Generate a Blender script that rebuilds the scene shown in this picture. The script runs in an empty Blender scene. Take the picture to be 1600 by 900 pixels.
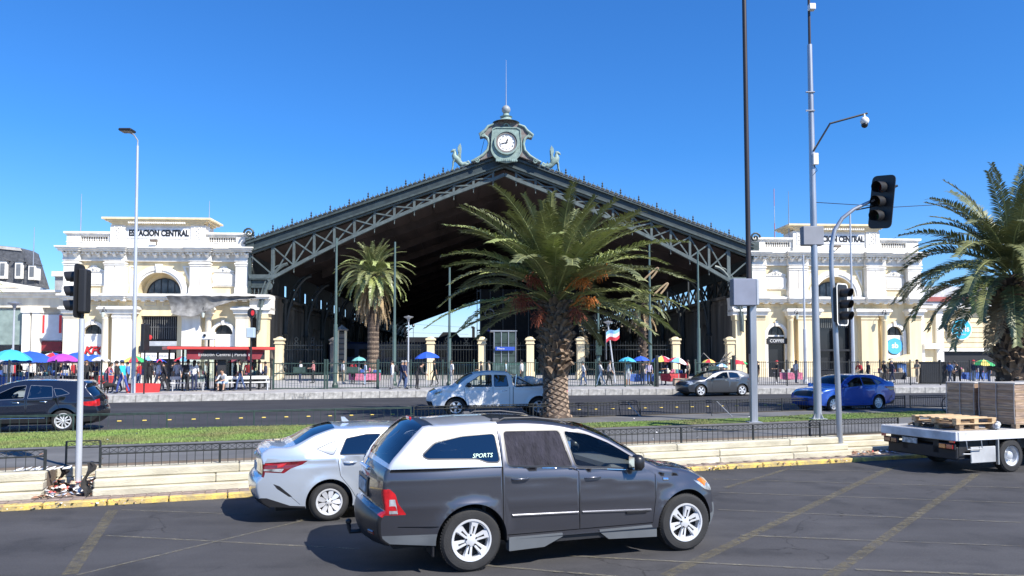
import bpy, bmesh, math, random
from mathutils import Vector, Matrix, geometry
random.seed(7)
R = math.radians
PI = math.pi
sc = bpy.context.scene
COL = sc.collection

# ---------------------------------------------------------------- camera
FPX, SH, EYE = 1180.0, 54.0, 2.6           # focal length in photo pixels, lens shift, eye height (m)
PITCH = math.atan(56 / FPX)
cd = bpy.data.cameras.new('camera'); cam = bpy.data.objects.new('camera', cd); COL.objects.link(cam)
cd.sensor_width = 36; cd.lens = 36 * FPX / 1600; cd.shift_y = SH / 1600
cd.clip_start = .1; cd.clip_end = 6000
cam.location = (0, 0, EYE); cam.rotation_euler = (R(90) + PITCH, 0, 0)
sc.camera = cam

# ---------------------------------------------------------------- sky and sun
SUN_EL, SUN_AZ = 44.0, -42.0                # sun stands right of the camera, a little behind it
w = bpy.data.worlds.new('World'); sc.world = w; w.use_nodes = True
nt = w.node_tree; nt.nodes.clear()
sky = nt.nodes.new('ShaderNodeTexSky'); sky.sky_type = 'NISHITA'; sky.sun_disc = False
sky.sun_elevation = R(SUN_EL); sky.altitude = 560; sky.air_density = 1.25; sky.dust_density = .1; sky.ozone_density = 3.4
bg = nt.nodes.new('ShaderNodeBackground'); bg.inputs['Strength'].default_value = .088
wo = nt.nodes.new('ShaderNodeOutputWorld')
hs = nt.nodes.new('ShaderNodeHueSaturation'); hs.inputs['Saturation'].default_value = 1.08
tn_ = nt.nodes.new('ShaderNodeMix'); tn_.data_type = 'RGBA'; tn_.blend_type = 'MULTIPLY'; tn_.inputs[0].default_value = 1.; tn_.inputs[7].default_value = (.34, .74, 1.08, 1)
tc_ = nt.nodes.new('ShaderNodeTexCoord'); sx_ = nt.nodes.new('ShaderNodeSeparateXYZ'); rp_ = nt.nodes.new('ShaderNodeValToRGB')
rp_.color_ramp.elements[0].position = .0; rp_.color_ramp.elements[0].color = (.74, .84, 1.3, 1); rp_.color_ramp.elements[1].position = .26; rp_.color_ramp.elements[1].color = (.33, .77, 1.28, 1)
e_ = rp_.color_ramp.elements.new(.10); e_.color = (.50, .82, 1.28, 1)
nt.links.new(tc_.outputs['Generated'], sx_.inputs[0]); nt.links.new(sx_.outputs[2], rp_.inputs[0]); nt.links.new(rp_.outputs[0], tn_.inputs[7])
nt.links.new(sky.outputs[0], hs.inputs['Color']); nt.links.new(hs.outputs[0], tn_.inputs[6]); nt.links.new(tn_.outputs[2], bg.inputs[0]); nt.links.new(bg.outputs[0], wo.inputs[0])
sd = Vector((math.cos(R(SUN_EL)) * math.cos(R(SUN_AZ)), math.cos(R(SUN_EL)) * math.sin(R(SUN_AZ)), math.sin(R(SUN_EL))))
sky.sun_rotation = math.atan2(sd.x, sd.y)
ld = bpy.data.lights.new('sun', 'SUN'); ld.energy = 5.0; ld.angle = R(.55); ld.color = (1, .95, .87)
lo = bpy.data.objects.new('sun', ld); COL.objects.link(lo)
lo.rotation_euler = sd.to_track_quat('Z', 'Y').to_euler(); lo.location = (20, -20, 40)
sc.view_settings.view_transform = 'Standard'; sc.view_settings.look = 'None'
sc.view_settings.exposure = 0.74; sc.view_settings.gamma = 1

# ---------------------------------------------------------------- helpers
def ray(x, y):
    a = (x - 800) / FPX; b = (450 - y + SH) / FPX
    return Vector((a, math.cos(PITCH) - b * math.sin(PITCH), math.sin(PITCH) + b * math.cos(PITCH)))
def gnd(x, y, z=0.):
    d = ray(x, y); t = (z - EYE) / d.z
    return Vector((d.x * t, d.y * t, z))
def at(x, y, Y):
    d = ray(x, y); t = Y / d.y
    return Vector((d.x * t, Y, EYE + d.z * t))
TH = R(19.6); U = Vector((math.cos(TH), math.sin(TH), 0)); N = Vector((-math.sin(TH), math.cos(TH), 0))
RO = Vector((-8.78, 12.94, 0))
def rf(s, w_, z=0.):                        # road frame: s along the near kerb, w_ away from it
    p = RO + U * s + N * w_
    return Vector((p.x, p.y, z))
def to_rf(p):
    q = Vector((p[0], p[1], 0)) - RO
    return q.dot(U), q.dot(N)
PHI = R(3.1); SO = Vector((-.73, 71.5, 0))   # station frame
def fac(x, y, dy=0.):
    d = ray(x, y); n = Vector((-math.sin(PHI), math.cos(PHI), 0))
    t = (dy + SO.dot(n)) / d.dot(n)
    q = d * t - SO
    return q.x * math.cos(PHI) + q.y * math.sin(PHI), EYE + d.z * t
def st(x, y, z=0.):                          # station local -> world
    return SO + Vector((x * math.cos(PHI) - y * math.sin(PHI), x * math.sin(PHI) + y * math.cos(PHI), z))
def lerp(a, b, t): return a + (b - a) * t

def tag(o, label=None, cat=None, group=None, kind=None):
    if label: o['label'] = label
    if cat: o['category'] = cat
    if group: o['group'] = group
    if kind: o['kind'] = kind
    return o
def thing(name, label, cat, loc=(0, 0, 0), rz=0., group=None):
    o = bpy.data.objects.new(name, None); COL.objects.link(o)
    o.location = loc; o.rotation_euler = (0, 0, rz); o.empty_display_size = .1
    return tag(o, label, cat, group)
def inst(name, mesh, parent, loc=(0, 0, 0), rot=(0, 0, 0), scl=(1, 1, 1)):
    o = bpy.data.objects.new(name, mesh); COL.objects.link(o)
    o.parent = parent; o.location = loc; o.rotation_euler = rot; o.scale = scl
    return o
def copy_tree(o, parent=None):
    c = o.copy(); COL.objects.link(c); c.parent = parent
    for ch in list(o.children): copy_tree(ch, c)
    return c

class MB:
    """collects faces, then links them as one mesh object"""
    def __init__(s): s.v = []; s.f = []; s.m = []
    def add(s, vs, fs, mi=0, mx=None):
        b = len(s.v)
        for p in vs:
            p = Vector(p)
            s.v.append(tuple(mx @ p) if mx is not None else tuple(p))
        for q in fs: s.f.append([b + i for i in q]); s.m.append(mi)
        return s
    def box(s, x0, x1, y0, y1, z0, z1, mi=0, mx=None, bev=0.):
        if x1 < x0: x0, x1 = x1, x0
        if y1 < y0: y0, y1 = y1, y0
        if z1 < z0: z0, z1 = z1, z0
        if bev > 0:
            b = min(bev, (x1 - x0) / 3, (y1 - y0) / 3, (z1 - z0) / 3); vs = []
            for X, sx in ((x0, 1), (x1, -1)):
                for Y, sy in ((y0, 1), (y1, -1)):
                    for Z, sz in ((z0, 1), (z1, -1)):
                        vs += [(X + sx * b, Y + sy * b, Z), (X + sx * b, Y, Z + sz * b), (X, Y + sy * b, Z + sz * b)]
            bm = bmesh.new(); bv = [bm.verts.new(p) for p in vs]
            r = bmesh.ops.convex_hull(bm, input=bv); bmesh.ops.dissolve_limit(bm, angle_limit=.02, verts=bm.verts[:], edges=bm.edges[:])
            bm.verts.index_update()
            s.add([v.co for v in bm.verts], [[v.index for v in f.verts] for f in bm.faces], mi, mx); bm.free(); return s
        vs = [(x0, y0, z0), (x1, y0, z0), (x1, y1, z0), (x0, y1, z0), (x0, y0, z1), (x1, y0, z1), (x1, y1, z1), (x0, y1, z1)]
        return s.add(vs, [(0, 3, 2, 1), (4, 5, 6, 7), (0, 1, 5, 4), (1, 2, 6, 5), (2, 3, 7, 6), (3, 0, 4, 7)], mi, mx)
    def tube(s, pts, rad, n=8, mi=0, mx=None, cap=True):
        pts = [Vector(p) for p in pts]; k = len(pts)
        rs = rad if isinstance(rad, (list, tuple)) else [rad] * k
        vs = []; prev = None
        for i, p in enumerate(pts):
            t = (pts[min(i + 1, k - 1)] - pts[max(i - 1, 0)])
            if t.length < 1e-9: t = Vector((0, 0, 1))
            t.normalize()
            if prev is None:
                a = Vector((0, 0, 1)) if abs(t.z) < .9 else Vector((1, 0, 0))
                x = t.cross(a).normalized()
            else:
                x = (prev - t * prev.dot(t))
                x = x.normalized() if x.length > 1e-6 else t.orthogonal().normalized()
            y = t.cross(x); prev = x
            for j in range(n):
                an = 2 * PI * j / n
                vs.append(p + (x * math.cos(an) + y * math.sin(an)) * rs[i])
        fs = []
        for i in range(k - 1):
            for j in range(n):
                j2 = (j + 1) % n
                fs.append((i * n + j, i * n + j2, (i + 1) * n + j2, (i + 1) * n + j))
        if cap: fs.append(tuple(range(n))[::-1]); fs.append(tuple((k - 1) * n + j for j in range(n)))
        return s.add(vs, fs, mi, mx)
    def lathe(s, prof, n=16, mi=0, mx=None):   # prof [(r,z)] about z
        vs = []; fs = []
        for r, z in prof:
            for j in range(n):
                an = 2 * PI * j / n; vs.append((r * math.cos(an), r * math.sin(an), z))
        for i in range(len(prof) - 1):
            for j in range(n):
                j2 = (j + 1) % n
                fs.append((i * n + j, i * n + j2, (i + 1) * n + j2, (i + 1) * n + j))
        return s.add(vs, fs, mi, mx)
    def prism(s, poly, d0, d1, axis='y', mi=0, mx=None, cap0=True):
        """poly in 2d, pushed along an axis; y: poly=(x,z); z: poly=(x,y); x: poly=(y,z)"""
        n = len(poly); fn = {'y': lambda p, d: (p[0], d, p[1]), 'z': lambda p, d: (p[0], p[1], d), 'x': lambda p, d: (d, p[0], p[1])}[axis]
        vs = [fn(p, d0) for p in poly] + [fn(p, d1) for p in poly]
        fs = [tuple(range(n)), tuple(range(n, 2 * n))[::-1]] + [(i, i + n, (i + 1) % n + n, (i + 1) % n) for i in range(n)]
        return s.add(vs, fs, mi, mx)
    def ring(s, outer, inner, d0, d1, mi=0, mx=None):   # two polylines (x,z), same count: a moulding of depth d0..d1
        n = len(outer); vs = []
        for a, b in zip(outer, inner): vs += [(a[0], d0, a[1]), (b[0], d0, b[1]), (b[0], d1, b[1]), (a[0], d1, a[1])]
        fs = []
        for i in range(n - 1):
            a = i * 4; b = a + 4
            fs += [(a, b, b + 1, a + 1), (a + 1, b + 1, b + 2, a + 2), (a + 2, b + 2, b + 3, a + 3), (a + 3, b + 3, b, a)]
        fs += [(0, 1, 2, 3), ((n - 1) * 4 + 3, (n - 1) * 4 + 2, (n - 1) * 4 + 1, (n - 1) * 4)]
        return s.add(vs, fs, mi, mx)
    def sphere(s, c, r, n=12, mi=0, sc_=(1, 1, 1), mx=None):
        m = n // 2; prof = [(max(1e-4, math.sin(PI * i / m)) , -math.cos(PI * i / m)) for i in range(m + 1)]
        k = MB().lathe(prof, n)
        s.add([(c[0] + v[0] * r * sc_[0], c[1] + v[1] * r * sc_[1], c[2] + v[2] * r * sc_[2]) for v in k.v], k.f, mi, mx); return s
    def mesh(s, name, mats, smooth=False, fix=True):
        me = bpy.data.meshes.new(name); me.from_pydata(s.v, [], s.f)
        if not isinstance(mats, (list, tuple)): mats = [mats]
        for m in mats: me.materials.append(m)
        if len(mats) > 1: me.polygons.foreach_set('material_index', s.m)
        if fix:
            bm = bmesh.new(); bm.from_mesh(me); bmesh.ops.recalc_face_normals(bm, faces=bm.faces[:]); bm.to_mesh(me); bm.free()
        if smooth: me.polygons.foreach_set('use_smooth', [True] * len(me.polygons)); me.set_sharp_from_angle(angle=R(40 if smooth is True else smooth))
        me.update(); return me
    def build(s, name, mats, parent=None, smooth=False, loc=(0, 0, 0), rz=0., fix=True):
        me = s.mesh(name, mats, smooth, fix)
        o = bpy.data.objects.new(name, me); COL.objects.link(o); o.parent = parent; o.location = loc; o.rotation_euler = (0, 0, rz)
        return o

# ---------------------------------------------------------------- materials
def M(name, col, rough=.7, metal=0., var=.12, scale=2., bump=0., bscale=30., coat=0., col2=None, spec=.5, alpha=1., detail=6, streak=False, emit=0.):
    m = bpy.data.materials.new(name); m.use_nodes = True; t = m.node_tree; b = t.nodes['Principled BSDF']
    b.inputs['Roughness'].default_value = rough; b.inputs['Metallic'].default_value = metal
    b.inputs['Specular IOR Level'].default_value = spec
    b.inputs['Coat Weight'].default_value = coat; b.inputs['Coat Roughness'].default_value = .04
    b.inputs['Base Color'].default_value = (*col, 1)
    if emit: b.inputs['Emission Color'].default_value = (*col, 1); b.inputs['Emission Strength'].default_value = emit
    if var or bump:
        tc = t.nodes.new('ShaderNodeTexCoord'); src = tc.outputs['Object']
        if streak:
            mp = t.nodes.new('ShaderNodeMapping'); mp.inputs['Scale'].default_value = streak if isinstance(streak, tuple) else (1, 1, .15); t.links.new(src, mp.inputs[0]); src = mp.outputs[0]
    if var:
        nz = t.nodes.new('ShaderNodeTexNoise'); nz.inputs['Scale'].default_value = scale; nz.inputs['Detail'].default_value = detail
        t.links.new(src, nz.inputs['Vector'])
        rp = t.nodes.new('ShaderNodeValToRGB'); rp.color_ramp.elements[0].position = .3; rp.color_ramp.elements[1].position = .72
        c2 = col2 or tuple(c * (1 - 2.2 * var) for c in col)
        rp.color_ramp.elements[0].color = (*c2, 1); rp.color_ramp.elements[1].color = (*[min(1, c * (1 + var)) for c in col], 1)
        t.links.new(nz.outputs['Fac'], rp.inputs[0]); t.links.new(rp.outputs[0], b.inputs['Base Color'])
    if bump:
        n2 = t.nodes.new('ShaderNodeTexNoise'); n2.inputs['Scale'].default_value = bscale; n2.inputs['Detail'].default_value = 4
        t.links.new(src, n2.inputs['Vector']); bp = t.nodes.new('ShaderNodeBump'); bp.inputs['Strength'].default_value = bump; bp.inputs['Distance'].default_value = .02
        t.links.new(n2.outputs['Fac'], bp.inputs['Height']); t.links.new(bp.outputs[0], b.inputs['Normal'])
    return m
def glassM(name, tint, refl=1.45, extra=0.):
    m = bpy.data.materials.new(name); m.use_nodes = True; t = m.node_tree; t.nodes.remove(t.nodes['Principled BSDF'])
    o = t.nodes['Material Output']; tr = t.nodes.new('ShaderNodeBsdfTransparent'); tr.inputs[0].default_value = (*tint, 1)
    gl = t.nodes.new('ShaderNodeBsdfGlossy'); gl.inputs['Roughness'].default_value = .02; gl.inputs['Color'].default_value = (.95, .97, 1, 1)
    fr = t.nodes.new('ShaderNodeFresnel'); fr.inputs[0].default_value = refl; mx = t.nodes.new('ShaderNodeMixShader')
    ad = t.nodes.new('ShaderNodeMath'); ad.operation = 'ADD'; ad.inputs[1].default_value = extra
    t.links.new(fr.outputs[0], ad.inputs[0]); t.links.new(ad.outputs[0], mx.inputs[0]); t.links.new(tr.outputs[0], mx.inputs[1]); t.links.new(gl.outputs[0], mx.inputs[2])
    t.links.new(mx.outputs[0], o.inputs[0]); return m
def asphaltM(name, base, light, patch):
    m = bpy.data.materials.new(name); m.use_nodes = True; t = m.node_tree; b = t.nodes['Principled BSDF']
    b.inputs['Roughness'].default_value = .85; b.inputs['Specular IOR Level'].default_value = .3
    tc = t.nodes.new('ShaderNodeTexCoord')
    def noise(sc_, det, vec=None, rough=.6):
        n = t.nodes.new('ShaderNodeTexNoise'); n.inputs['Scale'].default_value = sc_; n.inputs['Detail'].default_value = det; n.inputs['Roughness'].default_value = rough
        t.links.new(vec or tc.outputs['Object'], n.inputs['Vector']); return n.outputs['Fac']
    def ramp(f, p0, c0, p1, c1):
        r = t.nodes.new('ShaderNodeValToRGB'); r.color_ramp.elements[0].position = p0; r.color_ramp.elements[1].position = p1
        r.color_ramp.elements[0].color = (*c0, 1); r.color_ramp.elements[1].color = (*c1, 1); t.links.new(f, r.inputs[0]); return r.outputs[0]
    def mix(f, a, c, mode='MIX', fac=None):
        x = t.nodes.new('ShaderNodeMix'); x.data_type = 'RGBA'; x.blend_type = mode
        if f is not None: t.links.new(f, x.inputs[0])
        else: x.inputs[0].default_value = fac
        t.links.new(a, x.inputs[6]); t.links.new(c, x.inputs[7]); return x.outputs[2]
    mp = t.nodes.new('ShaderNodeMapping'); mp.inputs['Rotation'].default_value = (0, 0, -TH); mp.inputs['Scale'].default_value = (.12, 1, 1); t.links.new(tc.outputs['Object'], mp.inputs[0])
    big = ramp(noise(.45, 5), .3, base, .7, light)
    lanes = ramp(noise(.7, 4, mp.outputs[0]), .35, (.74,) * 3, .65, (1.12,) * 3)
    grit = ramp(noise(38, 3, rough=.8), .25, (.6,) * 3, .8, (1.4,) * 3)
    stain = ramp(noise(.9, 9), .50, (1, 1, 1), .64, patch)
    c = mix(None, big, lanes, 'MULTIPLY', 1.); c = mix(None, c, grit, 'MULTIPLY', .75); c = mix(None, c, stain, 'MULTIPLY', .8)
    vo = t.nodes.new('ShaderNodeTexVoronoi'); vo.feature = 'DISTANCE_TO_EDGE'; vo.inputs['Scale'].default_value = .42
    wv = t.nodes.new('ShaderNodeVectorMath'); wv.operation = 'ADD'; nn = t.nodes.new('ShaderNodeTexNoise'); nn.inputs['Scale'].default_value = 1.3; nn.inputs['Detail'].default_value = 8
    t.links.new(tc.outputs['Object'], nn.inputs['Vector']); t.links.new(tc.outputs['Object'], wv.inputs[0]); t.links.new(nn.outputs['Color'], wv.inputs[1]); t.links.new(wv.outputs[0], vo.inputs['Vector'])
    crack = ramp(vo.outputs['Distance'], .0, (.45,) * 3, .006, (1, 1, 1)); cm = ramp(noise(.3, 2), .5, (0,) * 3, .56, (1,) * 3)
    white = t.nodes.new('ShaderNodeRGB'); white.outputs[0].default_value = (1, 1, 1, 1)
    c = mix(None, c, mix(cm, white.outputs[0], crack), 'MULTIPLY', 1.)
    t.links.new(c, b.inputs['Base Color'])
    bp = t.nodes.new('ShaderNodeBump'); bp.inputs['Strength'].default_value = .5; bp.inputs['Distance'].default_value = .006
    t.links.new(noise(70, 3), bp.inputs['Height']); t.links.new(bp.outputs[0], b.inputs['Normal'])
    return m
def fadedM(name, col, lo_=.42, hi=.6, scale=9.):
    """worn road paint: transparent where the paint has gone"""
    m = M(name, col, .8, var=.15, scale=4); t = m.node_tree; b = t.nodes['Principled BSDF']
    tc = t.nodes.new('ShaderNodeTexCoord'); n = t.nodes.new('ShaderNodeTexNoise'); n.inputs['Scale'].default_value = scale; n.inputs['Detail'].default_value = 9; n.inputs['Roughness'].default_value = .75
    t.links.new(tc.outputs['Object'], n.inputs['Vector'])
    r = t.nodes.new('ShaderNodeMapRange'); r.inputs[1].default_value = lo_; r.inputs[2].default_value = hi; r.inputs[4].default_value = .8; t.links.new(n.outputs['Fac'], r.inputs[0]); t.links.new(r.outputs[0], b.inputs['Alpha'])
    return m

asphalt = asphaltM('asphalt', (.050, .049, .052), (.080, .078, .080), (.55, .56, .58))
asphalt_far = asphaltM('asphalt_far', (.034, .034, .038), (.054, .054, .058), (.7, .7, .72))
path_mat = M('path_asphalt', (.13, .13, .13), .9, var=.14, scale=1.1, bump=.3, bscale=60)
soil = M('soil', (.17, .13, .09), .95, var=.2, scale=3, bump=.6)
paving = M('paving', (.36, .35, .34), .85, var=.14, scale=1.5, bump=.2)
paving_light = M('paving_light', (.42, .40, .37), .85, var=.15, scale=.8, bump=.2)
stone_kerb = M('stone_kerb', (.40, .39, .37), .85, var=.2, scale=5, bump=.4)
brick_tile = M('brick_tile', (.30, .23, .19), .9, var=.3, scale=4, bump=.4)
yellow_kerb = M('yellow_kerb', (.66, .47, .10), .8, var=.14, scale=6, bump=.6, col2=(.27, .22, .14))
cream_stone = M('cream_stone', (.60, .56, .43), .85, var=.12, scale=2.2, bump=.6, bscale=30, col2=(.36, .33, .25), streak=(.6, 1, 1.6))
grass_base = M('grass_base', (.10, .15, .035), .95, var=.25, scale=2.2)
blade_mat = M('grass_blades', (.15, .26, .05), .8, var=.2, scale=.6, col2=(.20, .18, .08))
fence_black = M('fence_black', (.022, .026, .026), .5, var=.2, scale=8)
fence_green = M('fence_green', (.03, .06, .05), .5, var=.2, scale=6)
white_stucco = M('white_stucco', (.84, .82, .76), .85, var=.05, scale=1.7, bump=.2, streak=True, col2=(.68, .64, .57))
cream_stucco = M('cream_stucco', (.82, .69, .44), .85, var=.06, scale=1.7, bump=.2, streak=True, col2=(.66, .54, .34))
grey_shade_stucco = M('grey_shade_stucco', (.24, .21, .175), .9, var=.25, scale=.8, bump=.2, streak=True)  # grey stucco darkened so that shade is part of its colour
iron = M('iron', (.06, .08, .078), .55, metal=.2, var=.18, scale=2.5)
iron_shaded = M('iron_shaded', (.03, .038, .04), .6, var=.15)  # darker copy of the iron, with the interior shade painted in
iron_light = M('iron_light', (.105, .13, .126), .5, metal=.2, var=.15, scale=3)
copper = M('copper', (.23, .32, .29), .6, var=.2, scale=3, bump=.3, col2=(.16, .22, .20))
copper_dark = M('copper_dark', (.15, .17, .16), .6, var=.3, scale=4, col2=(.16, .10, .09))
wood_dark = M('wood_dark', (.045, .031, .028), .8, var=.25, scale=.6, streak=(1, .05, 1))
pale_cream = M('pale_cream', (.82, .75, .60), .85, var=.08, scale=1.1, bump=.15, streak=True, col2=(.60, .53, .42))
dark = M('dark', (.012, .013, .017), .6, var=.1)
window_dark = M('window_dark', (.02, .022, .026), .12, var=0)
black_metal = M('black_metal', (.018, .018, .02), .4, var=.1)
black_plastic = M('black_plastic', (.02, .02, .022), .45, var=.1)
grey_metal = M('grey_metal', (.42, .44, .47), .38, metal=.55, var=.12, scale=3, streak=(1, 1, .2))
pale_metal = M('pale_metal', (.55, .57, .60), .4, metal=.3, var=.08, scale=3, streak=(1, 1, .2))
brown_metal = M('brown_metal', (.05, .04, .04), .45, metal=.3, var=.15, scale=2, streak=(1, 1, .2))
galv = M('galvanised', (.45, .46, .46), .45, metal=.5, var=.12, scale=4)
slate = M('slate', (.10, .105, .115), .7, var=.2, scale=4)
white_paint = M('white_paint', (.80, .80, .79), .5, var=.05)
red_paint = M('red_paint', (.62, .03, .035), .45, var=.06)
glass_dark = glassM('glass_dark', (.05, .055, .06))
glass_clear = glassM('glass_clear', (.75, .82, .80))

# ================================================================ GROUND, ROADS, MEDIAN
def sheet(name, pts, mat, thick=0.):
    k = MB(); n = len(pts); k.add(pts, [tuple(range(n))])
    me = k.mesh(name, mat, fix=False)
    if me.polygons[0].normal.z < 0: me.flip_normals()
    o = bpy.data.objects.new(name, me); COL.objects.link(o); tag(o, kind='structure'); return o
sheet('near_road', [rf(-900, -400), rf(900, -400), rf(900, .3), rf(-900, .3)], asphalt)
sheet('far_road', [rf(-900, 9.6, .45), rf(900, 9.6, .45), rf(900, 27.5, .45), rf(-900, 27.5, .45)], asphalt_far)
KF = [(-60, 26.2), (-12, 26.2), (-4, 26.1), (11, 26.3), (17, 26.2), (24, 24.9), (31, 23.4), (38, 21.9), (60, 17.5), (90, 12.0)]    # far kerb line (s,w)
def interp(tab, s):
    for (a, b), (c, d) in zip(tab, tab[1:]):
        if s <= c: return lerp(b, d, max(0, (s - a) / (c - a)))
    return tab[-1][1]
sheet('ground', [rf(-900, 26.4, .8)] + [rf(s, w_ + .2, .8) for s, w_ in KF] + [rf(900, 12, .8), rf(900, 3000, .8), rf(-900, 3000, .8)], paving)
sheet('pavement_strip', [rf(-60, .12, .08), rf(90, .12, .08), rf(90, 2.2, .08), rf(-60, 2.2, .08)], brick_tile)
# median slab: recess in its front where the left traffic light stands
S0 = to_rf(gnd(76, 772, .08))[0]; S1 = to_rf(gnd(150, 770, .08))[0]; S2 = to_rf(gnd(1296, 706, .08))[0]; S3 = to_rf(gnd(1380, 700, .08))[0]
k = MB(); front = [(-60, .95), (S0, .95), (S0, 1.75), (S1, 1.75), (S1, .95), (S2, .95), (S2, 1.35), (90, 1.35)]
poly = [rf(s, w_, 0).to_2d() for s, w_ in front] + [rf(90, 9.95).to_2d(), rf(-60, 9.95).to_2d()]
k.prism([tuple(p) for p in poly], -.05, .5, 'z'); tag(k.build('median', soil), kind='structure')
# tiles of the strip
tm = MB().box(-.095, .095, -.1, .1, 0, .016, bev=.006).mesh('tile', brick_tile)
strip = thing('tile_strip', 'narrow strip of reddish brick tiles between yellow kerb and cream wall', 'pavement', rf(0, .2, .08), TH)
strip['kind'] = 'structure'
del strip['category']
for i in range(150):
    s = -2 + i * .2
    inst('tile', tm, strip, (s, .0 if i % 2 else .02, random.uniform(-.003, .004)), (0, 0, random.uniform(-.03, .03)))
    if i % 2 == 0 or s < 12: inst('tile', tm, strip, (s, .21, random.uniform(-.003, .004)), (0, 0, random.uniform(-.03, .03)))
# yellow kerb stones
kerb = thing('kerb', 'long low kerb of yellow painted concrete stones along the near road', 'kerb', rf(0, 0), TH)
kms = []
for v in range(4):
    b = MB().box(-.49, .49, 0, .17, -.05, .095, bev=.018)
    kms.append(b.mesh('kerb_stone', yellow_kerb))
for i in range(-3, 34):
    o = inst('kerb_stone', kms[i % 4], kerb, (i * 1.0 + .2, .0, random.uniform(-.006, .004)), (random.uniform(-.02, .02), 0, random.uniform(-.006, .006)))
# cream stone wall of three stepped courses
wall = thing('stone_wall', 'low cream wall of three stepped stone courses holding up the median', 'wall', rf(0, 0), TH)
def course(s0, s1, w0, depth, z0, z1, L=2.6):
    s = s0
    while s < s1 - .05:
        l = min(L * random.uniform(.8, 1.3), s1 - s)
        if s1 - (s + l) < .4: l = s1 - s
        b = MB().box(-l / 2 + .002, l / 2 - .002, 0, depth, z0, z1, bev=.022)
        b.build('stone', cream_stone, wall, loc=(s + l / 2, w0 + random.uniform(-.006, .006), random.uniform(-.004, .004)))
        s += l
for a, b, dw in ((-6, S0, 0), (S1, S2, 0), (S2, 32, .42)):
    course(a, b, .52 + dw, .6, .06, .215); course(a, b, .64 + dw, .5, .215, .37); course(a, b, .78 + dw, .45, .37, .535 if dw == 0 else .50)
course(S0, S1, 1.6, .3, .06, .3, .6); course(S0, S1, 1.66, .3, .3, .49, .6)
# path and grass on the median
sheet('path', [rf(-60, 1.9, .504), rf(90, 1.9, .504), rf(90, 5.55, .504), rf(-60, 5.55, .504)], path_mat)
sheet('path', [rf(11.5, 7.2, .504), rf(90, 7.2, .504), rf(90, 9.5, .504), rf(10, 9.5, .504)], path_mat)
GP = [(-14, 5.55, 9.6), (5, 5.6, 9.5), (9, 5.7, 8.8), (12, 5.7, 7.3), (21, 5.7, 7.2), (24, 5.7, 7.8), (32, 5.7, 7.8)]
sheet('lawn', [rf(s, a, .506) for s, a, b in GP] + [rf(s, b, .506) for s, a, b in GP[::-1]], grass_base)
vs = []; fs = []
rg = random.Random(3)
def blades(n, s0, s1, hmin, hmax, bare=0.):
    for _ in range(n):
        s = rg.uniform(s0, s1); a = interp([(g[0], g[1]) for g in GP], s); b = interp([(g[0], g[2]) for g in GP], s)
        t = rg.random(); w_ = lerp(a - .06, b + .06, t)
        if bare and (math.sin(s * 1.7) * math.sin(w_ * 2.3 + s) + rg.uniform(-.6, .6)) > 1 - bare: continue
        p = rf(s, w_, .505); h = rg.uniform(hmin, hmax) * (1 + .5 * math.sin(s * 2.1) * math.sin(w_ * 3)); an = rg.uniform(0, PI); d = Vector((math.cos(an), math.sin(an), 0)) * rg.uniform(.008, .018)
        l = Vector((rg.uniform(-1, 1), rg.uniform(-1, 1), 0)) * h * .5; b0 = len(vs)
        vs.extend([p - d, p + d, p + l + Vector((0, 0, h))]); fs.append((b0, b0 + 1, b0 + 2))
blades(60000, -6, 11, .018, .055, .25); blades(30000, 11, 32, .012, .035, .62)
k = MB(); k.v = [tuple(v) for v in vs]; k.f = fs; k.m = [0] * len(fs)
tag(k.build('grass', blade_mat, fix=False), 'short green grass growing on the median lawn', 'grass', kind='stuff')

# painted lines of the box junction (worn yellow), on the near road
yl = fadedM('worn_yellow_paint', (.21, .18, .105), .38, .72); yl_thin = fadedM('worn_yellow_paint_thin', (.25, .225, .16), .36, .66)
LINES = [((177, 797), (108, 898), .17, 0), ((165, 837), (560, 858), .05, 1), ((120, 899), (480, 812), .05, 1), ((190, 797), (390, 804), .04, 1),
         ((1397, 729), (1040, 900), .16, 0), ((1525, 741), (1290, 905), .15, 0), ((1231, 733), (1132, 763), .10, 0), ((1112, 749), (1640, 764), .045, 1),
         ((1125, 770), (1640, 788), .045, 1), ((1122, 797), (1640, 819), .045, 1), ((1156, 837), (1375, 846), .06, 1), ((1380, 846), (1640, 856), .03, 1),
         ((880, 869), (1300, 891), .05, 1), ((1337, 891), (1640, 903), .07, 1), ((1234, 734), (1381, 738), .035, 1), ((700, 880), (1010, 906), .05, 1), ((470, 814), (700, 770), .05, 1)]
for i, (a, b, wd, th_) in enumerate(LINES):
    A = gnd(*a); B = gnd(*b); d = (B - A).normalized(); n = Vector((-d.y, d.x, 0)) * wd / 2; z = Vector((0, 0, .004 + .0006 * i))
    sheet('road_marking', [A + n + z, B + n + z, B - n + z, A - n + z], (yl, yl_thin)[th_])

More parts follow.
